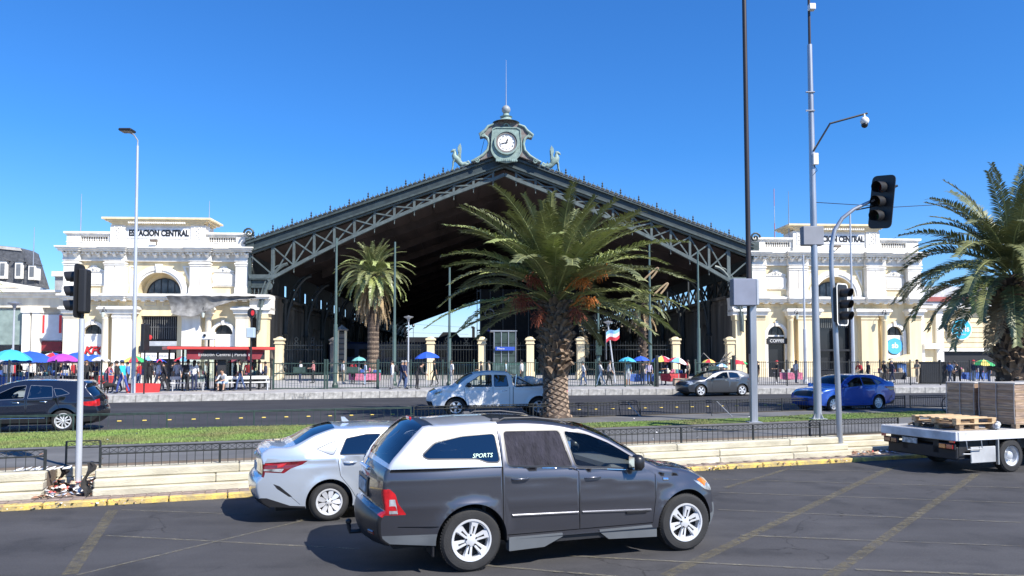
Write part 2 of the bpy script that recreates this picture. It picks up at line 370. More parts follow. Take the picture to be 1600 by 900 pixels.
# ---------------------------------------------------------------- litter
lm = [M('litter_white', (.7, .7, .7), .8, var=0), M('litter_red', (.55, .1, .08), .8, var=0), M('litter_brown', (.30, .16, .10), .9, var=0), M('litter_blue', (.25, .3, .4), .8, var=0), M('litter_tan', (.45, .36, .26), .9, var=0)]
def litter(name, label, pts, size, wts=(5, 1, 4, 1, 3)):
    k = MB(); r = random.Random(len(pts) + int(size * 1000))
    for p in pts:
        a = r.uniform(0, 6.3); l = size * r.uniform(.4, 1.3); q = []
        for j in range(5):
            q.append((p[0] + l * math.cos(a + j * 1.26) * r.uniform(.5, 1), p[1] + l * math.sin(a + j * 1.26) * r.uniform(.4, 1), p[2] + r.uniform(0, size * .7)))
        c = (p[0], p[1], p[2] + size * r.uniform(.3, .9)); b = len(k.v)
        k.add(q + [c], [(0, 1, 5), (1, 2, 5), (2, 3, 5), (3, 4, 5), (4, 0, 5)], r.choices(range(5), wts)[0])
    return tag(k.build(name, lm, fix=False), label, 'litter', kind='stuff')
rg = random.Random(11)
pts = [rf(rg.uniform(S0 - .15, S1 + .1), rg.uniform(.5, 1.6), .0) for _ in range(140)]
litter('litter', 'heap of torn paper and rubbish at the foot of left traffic light', [(p.x, p.y, .08 + .22 * rg.random() * (to_rf(p)[1] - .4)) for p in pts], .085)
pts = [rf(rg.uniform(S2 + .1, S2 + 2.2), rg.uniform(.45, 1.3), .09) for _ in range(150)]
litter('litter', 'scattered paper rubbish on pavement beside right traffic light', pts, .075, (3, 1, 6, 1, 5))
pts = [rf(rg.choice([.4, 1.2, 2.0, 8, 14.4, 14.6, 16.2, 17.8]) + rg.gauss(0, .35), rg.uniform(-.15, .16), .02 + .07 * rg.random()) for _ in range(260)]
litter('leaf_litter', 'dry leaves and scraps lying along the yellow kerb', pts, .035, (1, 0, 8, 0, 5))
pts = [rf(rg.uniform(-2, 24), rg.uniform(1.9, 9), .51) for _ in range(26)]
litter('litter', 'small paper scraps dropped on median path and lawn', pts, .06, (8, 0, 1, 1, 2))
# crumpled dark sheet over the wall in the recess
for px, lab in ((104, 'black cloth hanging down the cream wall left of traffic light'), (149, 'dark torn cloth knotted on the fence end right of traffic light')):
    k = MB(); r = random.Random(px); c = gnd(px, 735, .5); s0, w0 = to_rf(gnd(px, 745, .3)); rows = []
    top = rf(s0, 1.15 if px < 120 else .85, .62 if px > 120 else .53)
    for i in range(9):
        t = i / 8; z = lerp(.66 if px > 120 else .54, .10, t); ww = lerp(1.3, 1.5, t) if px < 120 else lerp(.95, .48, t)
        for j in range(4):
            p = rf(s0 + (j - 1.5) * .036 * (1 + .5 * math.sin(i * 1.3)) + .05 * math.sin(i * 1.1), ww + .05 * math.sin(j * 2 + i * .9), z + r.uniform(-.01, .01)); rows.append(tuple(p))
    k.add(rows, [(i * 4 + j, i * 4 + j + 1, i * 4 + j + 5, i * 4 + j + 4) for i in range(8) for j in range(3)])
    tag(k.build('cloth', M('black_cloth', (.03, .028, .026), .9, var=.3, scale=8), smooth=80, fix=False), lab, 'cloth')
k = MB()
for i in range(7):
    p = rf(S0 - .55 + i * .13, .98 + .03 * math.sin(i), 0); k.add([(p.x, p.y, .545), (p.x + .13, p.y + .04, .56 + .02 * (i % 2)), (p.x + .10, p.y + .16, .60), (p.x - .02, p.y + .1, .565)], [(0, 1, 2, 3)])
tag(k.build('paper_strip', white_paint, fix=False), 'torn white paper lying on wall top left of traffic light', 'paper')

# ================================================================ FENCES
def fence(name, label, pts, h, mat, bar=.13, post=2.0, rails=(.05, 1.), bar_r=.008, rail_r=.014, post_r=.022, band=None, tall_posts=0., spikes=0., skip=None, short=False, cat='fence', post_mat=None, group=None):
    """pts: polyline in world at ground level"""
    root = thing(name, label, cat, pts[0], 0, group); o0 = Vector(pts[0]); P = [Vector(p) - o0 for p in pts]
    L = [0]
    for a, b in zip(P, P[1:]): L.append(L[-1] + (b - a).length)
    def pos(s):
        for i in range(len(P) - 1):
            if s <= L[i + 1] or i == len(P) - 2: return P[i].lerp(P[i + 1], (s - L[i]) / (L[i + 1] - L[i]))
    tot = L[-1]; n = max(1, round(tot / post)); up = Vector((0, 0, 1))
    pm = MB().box(-post_r, post_r, -post_r, post_r, 0, h + tall_posts, bev=post_r * .3).mesh('post', post_mat or mat)
    for i in range(n + 1):
        s = tot * i / n; d = pos(min(tot, s + .1)) - pos(max(0, s - .1))
        inst('post', pm, root, pos(s), (0, 0, math.atan2(d.y, d.x)))
    for i in range(n):
        a = tot * i / n; b = tot * (i + 1) / n
        if skip and skip(i): continue
        A = pos(a); B = pos(b); D = (B - A); le = D.length; D.normalize()
        for r_ in rails:
            MB().tube([A + up * h * r_, B + up * h * r_], rail_r, 4).build('rail', mat, root)
        k = MB(); m = max(1, round(le / bar))
        for j in range(1, m):
            p = A + D * (le * j / m); top = h * rails[-1] + spikes
            if short and j % 2: top = h * rails[-2]
            k.tube([p + up * h * rails[0], p + up * top], bar_r, 4, cap=False)
        if band:
            z0, z1 = h * band[0], h * band[1]; m2 = max(1, round(le / (band[2])))
            for j in range(m2):
                p = A + D * (le * j / m2); q = A + D * (le * (j + 1) / m2)
                k.tube([p + up * z0, q + up * z1], bar_r * .7, 3, cap=False); k.tube([p + up * z1, q + up * z0], bar_r * .7, 3, cap=False)
        tag(k.build('bars', mat, root, fix=False), kind='stuff')
    return root
def run(s0, s1, w_, z, step=4):
    n = max(1, int((s1 - s0) / step)); return [rf(lerp(s0, s1, i / n), w_(lerp(s0, s1, i / n)) if callable(w_) else w_, z) for i in range(n + 1)]
fence('low_fence', 'low black iron fence standing on the wall left of the rubbish heap', run(-6, S0 - .05, 1.0, .5), .42, fence_black, .155, 2.2, (.06, .70, 1.), .007, .015, .024, (.72, .98, .155), short=True)
fence('low_fence', 'low black iron fence on cream wall running behind the near cars', run(S1 + .05, S2 - .6, 1.0, .5), .42, fence_black, .155, 2.2, (.06, .70, 1.), .007, .015, .022, (.72, .98, .155), short=False)
fence('low_fence', 'bent low fence panel set back behind the left traffic light', [rf(S0 + .1, 2.0, .5), rf(S1 - .1, 1.95, .5)], .46, fence_black, .5, 2.2, (.06, .72, 1.), .007, .012, .018, (.75, .98, .2))
fence('low_fence', 'low black iron fence near the flatbed truck beyond the right traffic light', run(S2 - .5, S2 + 2.6, 1.5, .5), .42, fence_black, .12, 2.2, (.06, .70, 1.), .007, .015, .022, (.72, .98, .12))
fence('median_fence', 'low dark fence along far side of the median before the palm', run(-8, 9.2, 9.65, .5), .5, fence_green, .22, 2.4, (.04, .97, .9), .006, .014, .02)
fence('median_fence', 'close barred black fence along far side of the median lawn', run(9.3, 30.5, 9.65, .5), .5, fence_black, .125, 2.2, (.04, .82, 1.), .008, .015, .02, (.84, .99, .25), tall_posts=.03)
fence('median_fence', 'black barred median fence behind the shaded lawn and flatbed truck', run(30.8, 44, 9.65, .5), .5, fence_black, .125, 2.2, (.04, .82, 1.), .008, .015, .02, (.84, .99, .25), tall_posts=.03)
# leaning loose barrier frames on the median fence
for px, lab in ((968, 'loose fence frame leaning by the palm'), (1110, 'loose fence frame tilted before the grey sedan')):
    p = gnd(px, 650, .5); r_ = thing('fence_frame', lab + ' on the median', 'fence frame', p, TH)
    k = MB().tube([(0, -.1, 0), (0, .1, .55), (.75, .1, .55), (.8, -.1, 0)], .014, 6); k.build('frame', fence_black, r_)
    MB().tube([(.55, -.55, 0), (.35, .1, .52)], .016, 6).build('strut', galv, r_)
# fence at the back of the far pavement
FC = [(-30, 32.6), (-12, 32.4), (0, 31.6), (8, 30.4), (18, 29.4), (28, 27.4), (38, 25.6), (60, 20.8)]
fw = lambda s: interp(FC, s)
def s_of(px, z=.8, h_=.0):
    lo_, hi_ = -30, 60
    for _ in range(40):
        m = (lo_ + hi_) / 2; p = rf(m, fw(m), z); x = 800 + FPX * p.x / p.y
        if x < px: lo_ = m
        else: hi_ = m
    return lo_
def seg(a, b): sa, sb = s_of(a), s_of(b); return run(sa, sb, fw, .8, 3)
fence('railing', 'tall black railing behind the bus shelter and market at left', seg(-60, 424), 1.62, fence_black, .165, 2.35, (.05, .96), .015, .022, .04, tall_posts=.12, spikes=.05)
fence('railing', 'tall green railing behind the pedestrians under the blue umbrella', seg(592, 1022), 1.62, fence_green, .15, 1.9, (.05, .95), .014, .022, .04, tall_posts=.12, spikes=.02)
fence('railing', 'tall black railing in front of the right pavilion', seg(1180, 1560), 1.62, fence_black, .135, 2.1, (.05, .96), .015, .022, .04, tall_posts=.10, spikes=.05)
gm = (('left swing of the green gate with small panel', 428, 508), ('right swing of the green gate with small panel', 512, 590), ('green gate leaf behind the grey sedan', 1086, 1142))
for lab, a, b in gm:
    g = fence('gate', lab + ' on far pavement', seg(a, b), 1.5, fence_green, .17, 9, (.04, .62, 1.), .012, .03, .06, tall_posts=.25, cat='gate')
    pa = Vector(seg(a, b)[0]); pb = Vector(seg(a, b)[-1]); mid = (pa + pb) / 2 - Vector(g.location)
    an = math.atan2(pb.y - pa.y, pb.x - pa.x); mx = Matrix.Translation(mid) @ Matrix.Rotation(an, 4, 'Z')
    MB().box(-.35, .35, -.03, .03, .95, 1.3, mx=mx, bev=.01).build('panel', fence_green, g)
for px, lab in ((1026, 'thick green gate post right of the pedestrians'), (1146, 'thick dark gate post beside the grey sedan')):
    s = s_of(px); tag(MB().box(-.09, .09, -.09, .09, 0, 2.0, bev=.02).build('gate_post', fence_black, loc=rf(s, fw(s), .8), rz=TH), lab, 'post')
# far kerb stones with scribbled writing
fk = thing('far_kerb', 'high pale stone kerb along the far pavement', 'kerb', (0, 0, 0))
for i in range(-12, 62):
    s = i * 1.0; a = rf(s, interp(KF, s), .45); b = rf(s + 1, interp(KF, s + 1), .45); d = b - a
    l = d.length; mx = Matrix.Rotation(math.atan2(d.y, d.x), 4, 'Z')
    MB().box(.006, l - .006, -.02, .28, -.05, .352 + random.uniform(-.004, .004), bev=.02).build('stone', stone_kerb, fk, loc=a, rz=math.atan2(d.y, d.x))
# yellow studs along the far lanes
stud = MB().box(-.07, .07, -.05, .05, 0, .035, bev=.015)
sm = stud.mesh('lane_stud', M('stud_yellow', (.75, .55, .12), .5))
for i in range(-8, 42):
    o = bpy.data.objects.new('lane_stud', sm); COL.objects.link(o); s = i * .78; o.location = rf(s, 13.7, .451); o.rotation_euler = (0, 0, TH)
    tag(o, 'small yellow stud in the row across the far road lanes', 'lane stud', 'yellow studs on the far road')
def text(body, size, mat, parent, loc, rot=(R(90), 0, 0), align='CENTER', extrude=.01, name='lettering', shear=0., bold=0., sx=1.):
    cu = bpy.data.curves.new('t', 'FONT'); cu.body = body; cu.size = size; cu.align_x = align; cu.align_y = 'CENTER'; cu.extrude = extrude; cu.shear = shear; cu.offset = bold; cu.resolution_u = 3
    o = bpy.data.objects.new('t', cu); COL.objects.link(o)
    me = bpy.data.meshes.new_from_object(o); bpy.data.objects.remove(o)
    me.materials.clear(); me.materials.append(mat)
    q = bpy.data.objects.new(name, me); COL.objects.link(q); q.parent = parent; q.location = loc; q.rotation_euler = rot; q.scale = (sx, 1, 1); return q
gr = M('chalk_grey', (.16, .16, .17), .9)
sA = to_rf(gnd(225, 622, .62))[0]
text('PASARON A LA FAMILIA', .30, gr, fk, tuple(rf(sA + .5, 26.165, .64)), (R(90), 0, TH), extrude=.002, name='scribble', bold=-.004)
text('LUM 16', .28, gr, fk, tuple(rf(sA + 7.6, 26.1, .64)), (R(90), 0, TH), extrude=.002, name='scribble', bold=-.004)

# ================================================================ THE STATION
G = .8
def arc(cx, cz, r, a0, a1, n): return [(cx + r * math.cos(R(lerp(a0, a1, i / n))), cz + r * math.sin(R(lerp(a0, a1, i / n)))) for i in range(n + 1)]
baluster_me = MB().lathe([(.05, 0), (.07, .03), (.05, .08), (.085, .2), (.045, .38), (.06, .42), (.07, .46)], 8).mesh('baluster', white_stucco, True)
corbel_me = MB().prism([(0, 0), (-.12, .02), (-.2, .14), (-.42, .22), (-.46, .36), (0, .36)], -.13, .13, 'x').mesh('corbel', white_stucco)
dentil_me = MB().box(-.07, .07, -.32, 0, 0, .16).mesh('dentil', white_stucco)
lantern_glass = M('lantern_glass', (.5, .55, .5), .2, var=0)
def wall_open(k, x0, x1, z0, z1, openings, y0, y1, mi=0):
    """wall x0..x1 z0..z1 with openings (xa,xb,za,zspring,round?) from left to right"""
    x = x0
    for xa, xb, za, zs, rd in openings:
        if xa > x: k.box(x, xa, y0, y1, z0, z1, mi)
        if za > z0: k.box(xa, xb, y0, y1, z0, za, mi)
        if rd:
            c = (xa + xb) / 2; r = (xb - xa) / 2; a = arc(c, zs, r, 180, 0, 14)
            for (ax, az), (bx, bz) in zip(a, a[1:]):
                k.add([(ax, y0, az), (bx, y0, bz), (bx, y0, z1), (ax, y0, z1), (ax, y1, az), (bx, y1, bz), (bx, y1, z1), (ax, y1, z1)],
                      [(0, 1, 2, 3), (7, 6, 5, 4), (0, 4, 5, 1), (1, 5, 6, 2), (2, 6, 7, 3), (3, 7, 4, 0)], mi)
        else: k.box(xa, xb, y0, y1, zs, z1, mi)
        x = xb
    if x < x1: k.box(x, x1, y0, y1, z0, z1, mi)
def pavilion(cx, label, mirror, paint_low):
    r_ = thing('station_pavilion', label, 'building', st(cx, 0), PHI)
    W_ = 8.35; low = cream_stucco if paint_low else pale_cream
    # --- lower storey wall with two arches and the middle bay
    k = MB(); wall_open(k, -W_, W_, G, 8.05, [(-6.75, -5.05, G, 4.9, 1), (-1.65, 1.65, G, 6.55, 0), (5.05, 6.75, G, 4.9, 1)], .35, .9)
    k.build('lower_wall', cream_stucco, r_)
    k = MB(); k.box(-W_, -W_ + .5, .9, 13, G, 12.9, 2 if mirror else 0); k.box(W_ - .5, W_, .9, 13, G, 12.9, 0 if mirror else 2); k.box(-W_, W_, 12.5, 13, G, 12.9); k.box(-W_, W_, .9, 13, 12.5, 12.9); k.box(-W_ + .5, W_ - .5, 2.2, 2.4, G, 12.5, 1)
    k.build('wall', [white_stucco, dark, grey_shade_stucco], r_)  # shed-facing side gets the darker stucco, its shade set by colour
    e = -1 if mirror else 1      # low porch that reaches under the shed
    a, b = sorted((e * 8.4, e * 10.35)); k = MB(); k.box(a, b, -.3, 1.2, 6.75, 7.4); k.box(a, b, -.2, 1.2, 7.4, 8.1); k.box(a, b, -.55, 1.3, 8.1, 8.3); k.box(a, b, -.75, 1.4, 8.3, 8.5); k.box(a, b, -.5, 1.3, 7.1, 7.3); k.build('porch_entablature', white_stucco, r_)
    a, b = sorted((e * 9.1, e * 10.05)); k = MB(); k.box(a, b, -.2, .8, G, 6.4); k.box(a - .08, b + .08, -.28, .9, G, 1.7, bev=.03); k.box(a - .08, b + .08, -.28, .9, 6.3, 6.75); k.build('porch_pier', cream_stucco, r_)
    a, b = sorted((e * 8.35, e * 9.1)); MB().box(a, b, .9, 1.1, G, 6.75).build('porch_gap_shade', dark, r_)  # dark sheet standing in for the shaded gap beside the pier
    # --- upper storey wall with the big round arch
    k = MB(); wall_open(k, -W_, W_, 8.05, 12.6, [(-2.0, 2.0, 8.05, 8.75, 1)], .30, .9); k.build('upper_wall', cream_stucco, r_)
    for c in (-5.9, 5.9):     # framed panels beside it
        b = MB().box(c - .95, c + .95, .16, .32, 9.3, 10.6, bev=.03); p = b.build('panel', white_stucco, r_)
        MB().box(c - .75, c + .75, .10, .18, 9.45, 10.4, bev=.02).build('tablet', white_stucco, p)
        k = MB().prism([(c - 1.0, 10.62), (c + 1.0, 10.62), (c + 1.0, 10.72), (c + .4, 10.95), (c + .2, 11.2), (c - .2, 11.2), (c - .4, 10.95), (c - 1.0, 10.72)], .08, .32); k.sphere((c, .06, 10.92), .14, 8); k.sphere((c - .28, .08, 10.82), .09, 6); k.sphere((c + .28, .08, 10.82), .09, 6)
        k.build('crest', white_stucco, r_)
        for sx in (-1, 1):
            MB().prism([(c + sx * .95, 9.25), (c + sx * 1.1, 9.3), (c + sx * 1.0, 9.7), (c + sx * 1.12, 10.3), (c + sx * .95, 10.5)], .14, .32).build('scroll', white_stucco, r_)
    # arch ring, keystone, recess, lunette
    MB().ring(arc(0, 8.6, 2.62, 0, 180, 28), arc(0, 8.6, 2.2, 0, 180, 28), .06, .36).build('arch_ring', white_stucco, r_)
    MB().ring(arc(0, 8.6, 2.2, 0, 180, 28), arc(0, 8.6, 2.0, 0, 180, 28), .16, .40).build('arch_ring', white_stucco, r_)
    MB().prism([(-.2, 10.55), (.2, 10.55), (.3, 11.35), (-.3, 11.35)], -.08, .35).build('keystone', white_stucco, r_)
    k = MB(); k.ring(arc(0, 8.62, 2.0, 0, 180, 28), arc(0, 8.62, 1.98, 0, 180, 28), .3, 1.5); k.box(-2, 2, 1.5, 1.6, 8.0, 10.8); k.build('niche', cream_stucco, r_)
    lw = MB().ring(arc(0, 8.56, 1.62, 0, 180, 24), arc(0, 8.56, 1.52, 0, 180, 24), 1.36, 1.46).build('window', black_metal, r_)
    k = MB(); k.prism(arc(0, 8.56, 1.55, 0, 180, 20), 1.42, 1.44); k.build('pane', M('lunette_glass', (.12, .13, .14), .08, var=.3, scale=1.2, col2=(.02, .02, .025)), lw)
    for xx in (-.95, -.3, .3, .95): MB().box(xx - .03, xx + .03, 1.36, 1.42, 8.56, 8.56 + math.sqrt(1.5 ** 2 - xx ** 2)).build('mullion', black_metal, lw)
    for sx in (-1, 1):        # triangular spandrel frames
        o_ = [(sx * 2.05, 11.2), (sx * 2.75, 11.2), (sx * 2.75, 9.6), (sx * 2.05, 11.2)]; i_ = [(sx * 2.3, 11.08), (sx * 2.65, 11.08), (sx * 2.65, 10.2), (sx * 2.3, 11.08)]
        MB().ring(o_, i_, .24, .31).build('spandrel_frame', white_stucco, r_)
    # --- pilasters of the upper storey
    for a, b in ((-8.4, -7.1), (-4.75, -2.95), (2.95, 4.75), (7.1, 8.4)):
        k = MB(); k.box(a - .08, b + .08, -.42, .3, 8.55, 9.15, bev=.03); k.box(a - .04, b + .04, -.36, .3, 9.15, 9.3, bev=.03)
        if b - a > 1.5: m = (a + b) / 2; k.box(a, m - .03, -.32, .3, 9.3, 11.15); k.box(m + .03, b, -.32, .3, 9.3, 11.15); k.box(m - .03, m + .03, -.2, .3, 9.3, 11.15)
        else: k.box(a, b, -.32, .3, 9.3, 11.15)
        k.box(a - .05, b + .05, -.38, .3, 11.15, 11.25); k.box(a - .1, b + .1, -.44, .3, 11.32, 11.44); k.box(a, b, -.34, .3, 11.24, 11.6)
        k.build('pilaster', white_stucco, r_)
    # --- entablature, corbels, cornice (breaks forward over the pilasters)
    BR = [(-8.5, -7.0, -.42), (-7.0, -4.85, 0), (-4.85, -2.85, -.42), (-2.85, 2.85, 0), (2.85, 4.85, -.42), (4.85, 7.0, 0), (7.0, 8.5, -.42)]
    k = MB()
    for a, b, d in BR:
        k.box(a, b, d + .02, .4, 11.6, 11.78); k.box(a, b, d + .1, .4, 11.78, 12.3); k.box(a - .02, b + .02, d - .12, .4, 12.30, 12.42)
    k.build('frieze', white_stucco, r_)
    k = MB()
    for a, b, d in BR:
        e = .18 if d else 0
        k.box(a - e, b + e, d - .5, .4, 12.42, 12.6); k.box(a - e - .1, b + e + .1, d - .68, .4, 12.6, 12.74); k.box(a - e - .18, b + e + .18, d - .78, .4, 12.74, 12.86)
    k.box(-8.7, 8.7, .4, 13, 12.5, 12.86); k.build('cornice', white_stucco, r_)
    for xx in (-8.2, -7.3, -6.3, -5.4, -4.55, -3.8, -3.1, -2.1, -1.2, -.3, .6, 1.5, 2.3, 3.1, 3.8, 4.55, 5.4, 6.3, 7.3, 8.2):
        d = next(d for a, b, d in BR if a <= xx <= b); inst('corbel', corbel_me, r_, (xx, d + .1, 11.92))
    for i in range(56):
        xx = -8.3 + i * .302; d = next(d for a, b, d in BR if a <= xx <= b + .01); inst('dentil', dentil_me, r_, (xx, d + .02, 12.22))
    # --- balustrades
    for a, b in ((-8.3, -4.2), (4.2, 8.3)):
        out = -1 if a < 0 else 1
        k = MB(); k.box(a, b, -.1, .3, 12.86, 13.35); k.box(a - .05, b + .05, -.14, .34, 13.3, 13.4); k.box(a, b, -.08, .28, 13.86, 14.0); k.box(a - .1, b + .1, -.2, .4, 14.0, 14.12); k.box(a - .22, b + .22, -.3, .5, 14.12, 14.3)
        for e, f_ in ((a, a + (1.25 if out < 0 else .35)), (b - (1.25 if out > 0 else .35), b)): k.box(e, f_, -.12, .32, 13.3, 13.95)
        k.build('balustrade', white_stucco, r_)
        MB().box(a + .3, b - .3, .29, .32, 13.38, 13.9).build('backing', grey_shade_stucco, r_)
        n = 11
        s0 = a + (1.3 if out < 0 else .4); s1 = b - (1.3 if out > 0 else .4)
        for i in range(n): inst('baluster', baluster_me, r_, (lerp(s0, s1, (i + .5) / n), .1, 13.4))
    for sx in (-1, 1): MB().box(sx * 8.25 - .1, sx * 8.25 + .1, .3, 12, 12.86, 14.1).build('parapet', white_stucco, r_)
    # --- attic with the station name
    a_ = MB(); a_.box(-4.2, 4.2, -.2, 2.2, 12.86, 14.95); a_.box(-4.3, -2.95, -.32, .4, 12.86, 14.95); a_.box(2.95, 4.3, -.32, .4, 12.86, 14.95); a_.box(-4.36, 4.36, -.36, .4, 12.86, 13.3)
    at_ = a_.build('attic', white_stucco, r_)
    k = MB(); k.box(-4.15, 4.15, -.45, 2.3, 14.95, 15.1); k.box(-4.35, 4.35, -.55, 2.4, 15.1, 15.25); k.box(-4.65, 4.65, -.68, 2.6, 15.25, 15.4); k.box(-4.9, 4.9, -.82, 2.8, 15.4, 15.58); k.build('attic_cornice', cream_stucco, r_)
    for i in range(26): inst('dentil', dentil_me, at_, (-2.5 + i * .2, -.42, 15.02), scl=(.8, 1, .9))
    MB().box(-2.8, 2.8, -.26, -.19, 13.68, 14.72, bev=.015).build('name_board', white_paint, at_)
    text('ESTACION CENTRAL', .78, black_plastic, at_, (.05, -.275, 14.17), extrude=.012, bold=.035, sx=.74)
    for sx in (-1, 1):
        k = MB(); c = sx * 3.62; k.ring([(c - .36, 13.65), (c + .36, 13.65), (c + .36, 14.85), (c - .36, 14.85), (c - .36, 13.65)], [(c - .28, 13.73), (c + .28, 13.73), (c + .28, 14.77), (c - .28, 14.77), (c - .28, 13.73)], -.37, -.31)
        for j in range(5): k.sphere((c + .08 * (-1) ** j, -.34, 13.86 + j * .2), .09, 6)
        k.build('relief_panel', white_stucco, at_)
    m = MB().tube([(-.1, -.3, 13.05), (.0, -.7, 13.35)], .05, 6); m.box(-.5, .15, -.95, -.65, 13.3, 13.5, bev=.03); m.build('floodlight', M('brown_lamp', (.18, .14, .11), .6), at_)
    # --- middle ledge and panelled frieze
    k = MB()
    for a, b, d in BR: k.box(a - .05, b + .05, d - .25, .4, 8.0, 8.15); k.box(a - .12, b + .12, d - .42, .4, 8.15, 8.32); k.box(a - .2, b + .2, d - .55, .4, 8.32, 8.5); k.box(a - .05, b + .05, d - .1, .4, 8.5, 8.58)
    k.build('ledge', white_stucco, r_)
    mod = MB().box(-.16, .16, -.22, .3, 7.86, 8.0).mesh('modillion', white_stucco)
    for i in range(20): inst('modillion', mod, r_, (-8 + i * .842, next(d for a, b, d in BR if a - .1 <= -8 + i * .842 <= b + .1), 0))
    for i in range(10):
        c = -7.55 + i * 1.68; y_ = next(d for a, b, d in BR if a - .1 <= c <= b + .1); k = MB()
        k.ring([(c - .55, 7.45), (c + .55, 7.45), (c + .55, 7.8), (c - .55, 7.8), (c - .55, 7.45)], [(c - .47, 7.51), (c + .47, 7.51), (c + .47, 7.74), (c - .47, 7.74), (c - .47, 7.51)], .28, .36); k.build('frieze_panel', low, r_)
    # --- lower entablature blocks, columns, pilasters
    for a, b in ((-8.45, -7.0), (-5.0, -1.8), (1.8, 5.0), (7.0, 8.45)):
        k = MB(); k.box(a, b, -.5, .36, 6.72, 6.95); k.box(a - .06, b + .06, -.58, .36, 6.95, 7.1); k.box(a - .2, b + .2, -.75, .36, 7.1, 7.28); k.box(a - .12, b + .12, -.62, .36, 7.28, 7.38); k.build('entablature', white_stucco, r_)
    for c in (-4.65, -2.2, 2.2, 4.65):
        if abs(c) < 3: continue
        k = MB().lathe([(.42, G), (.42, G + .5), (.36, G + .52), (.38, G + .62), (.32, G + .68), (.31, 3), (.27, 6.2), (.30, 6.25), (.27, 6.3), (.34, 6.5), (.40, 6.55), (.40, 6.72)], 18); k.build('column', low, r_, smooth=50, loc=(c, -.12, 0))
    for a, b, d in ((-3.95, -2.3, -.3), (2.3, 3.95, -.3), (-8.35, -7.15, -.22), (7.15, 8.35, -.22)):
        k = MB(); k.box(a - .08, b + .08, d - .1, .36, G, G + .9, bev=.03); k.box(a, b, d, .36, G + .9, 6.35); k.box(a - .06, b + .06, d - .08, .36, 6.4, 6.52); k.box(a - .03, b + .03, d - .04, .36, 6.3, 6.72)
        k.build('pilaster', white_stucco if abs(a + b) < 8 and not paint_low else low, r_)
    for c in (-5.9, 5.9):
        MB().ring([(c - 1.15, G), (c - 1.15, 4.9)] + arc(c, 4.9, 1.15, 180, 0, 16) + [(c + 1.15, 4.9), (c + 1.15, G)], [(c - .85, G), (c - .85, 4.9)] + arc(c, 4.9, .85, 180, 0, 16) + [(c + .85, 4.9), (c + .85, G)], .18, .4).build('arch_ring', white_stucco, r_)
        MB().prism([(c - .1, 5.7), (c + .1, 5.7), (c + .16, 6.2), (c - .16, 6.2)], .06, .3).build('keystone', white_stucco, r_)
        wdw = MB().box(c - .86, c + .86, .4, .62, 4.72, 4.86).build('window', white_stucco, r_)
        MB().prism(arc(c, 4.86, .85, 0, 180, 14), .56, .58).build('pane', window_dark, wdw)
        for xx in (-.3, .3): MB().box(c + xx - .02, c + xx + .02, .5, .56, 4.86, 5.62).build('mullion', black_metal, wdw)
    return r_
pl = pavilion(-32.1, 'white and cream station pavilion left of the iron shed, ESTACION CENTRAL above its arch', False, False)
pr = pavilion(32.3, 'white and cream station pavilion right of the iron shed, partly behind poles', True, True)
# fronts of the ground floor, left pavilion
MB().box(-6.75, -5.05, .45, .55, 2.6, 4.72).build('sign_board', white_paint, pl)
t1 = text('KFC', .95, M('sign_black', (.02, .02, .02), .5), pl, (-5.83, .425, 3.28), extrude=.01, bold=.05, shear=.25)
t2 = text('KFC', .95, red_paint, pl, (-5.88, .40, 3.34), extrude=.012, bold=.025, shear=.25)
MB().box(-6.7, -5.1, .5, .6, G, 2.55).build('doorway', dark, pl)
MB().box(5.1, 6.7, .5, .6, G, 3.3).build('doorway', dark, pl)
MB().box(5.1, 6.7, .44, .52, 3.3, 4.72).build('sign_board', white_paint, pl)
g = MB().box(-1.65, 1.65, 1.1, 1.3, 4.3, 6.55).build('recess', dark, pl)
k = MB(); [k.box(-1.6 + i * .2 - .015, -1.6 + i * .2 + .015, .6, .63, 4.4, 6.5) for i in range(17)]; k.box(-1.6, 1.6, .6, .63, 5.5, 5.53); tag(k.build('grille', M('grille_grey', (.22, .22, .21), .5), pl), kind='stuff')
MB().box(-1.65, 1.65, .3, .5, 3.75, 4.2).build('fascia', M('fascia_grey', (.45, .47, .5), .5), pl)
MB().box(-1.75, 1.65, .25, .5, 3.15, 3.75).build('shop_sign', black_plastic, pl)
MB().box(-1.6, 1.6, .5, .7, G, 2.6).build('doorway', dark, pl)
k = MB().box(-1.5, -.1, .2, .26, 2.55, 3.1, bev=.02); k.box(.1, 1.5, .2, .26, 2.55, 3.1, bev=.02); kk = k.build('notice_board', white_paint, pl)
text('SERVICIO  HORARIO', .22, M('board_text', (.2, .2, .2), .6), pl, (0, .18, 2.82), extrude=.003)
MB().sphere((-.9, .5, 4.55), .25, 8, sc_=(1, .5, 1)).build('red_pot', red_paint, pl)
# fronts of the right pavilion
k = MB(); k.box(-1.6, 1.6, .95, 1.1, G, 6.5); k.build('recess', window_dark, pr)
k = MB(); [k.box(-1.6 + i * .2 - .015, -1.6 + i * .2 + .015, .7, .73, 5.6, 6.5) for i in range(17)]; tag(k.build('grille', M('grille_grey2', (.3, .3, .28), .5), pr), kind='stuff')
k = MB(); k.box(-1.65, -1.5, .5, .8, G, 6.5); k.box(-.1, .1, .55, .8, G, 5.5); k.box(1.5, 1.65, .5, .8, G, 6.5); k.box(-1.6, 1.6, .5, .8, 3.3, 3.5); k.build('door_frame', black_metal, pr)
MB().box(-6.7, -5.1, .5, .6, G, 4.7).build('doorway', window_dark, pr)
MB().box(-6.9, -4.9, .1, .2, 4.0, 4.55, bev=.03).build('sign_board', black_plastic, pr); text('COFFEE', .42, white_paint, pr, (-5.9, .08, 4.28), extrude=.005)
MB().box(5.1, 6.7, .42, .5, 2.6, 4.72).build('sign_board', white_paint, pr)
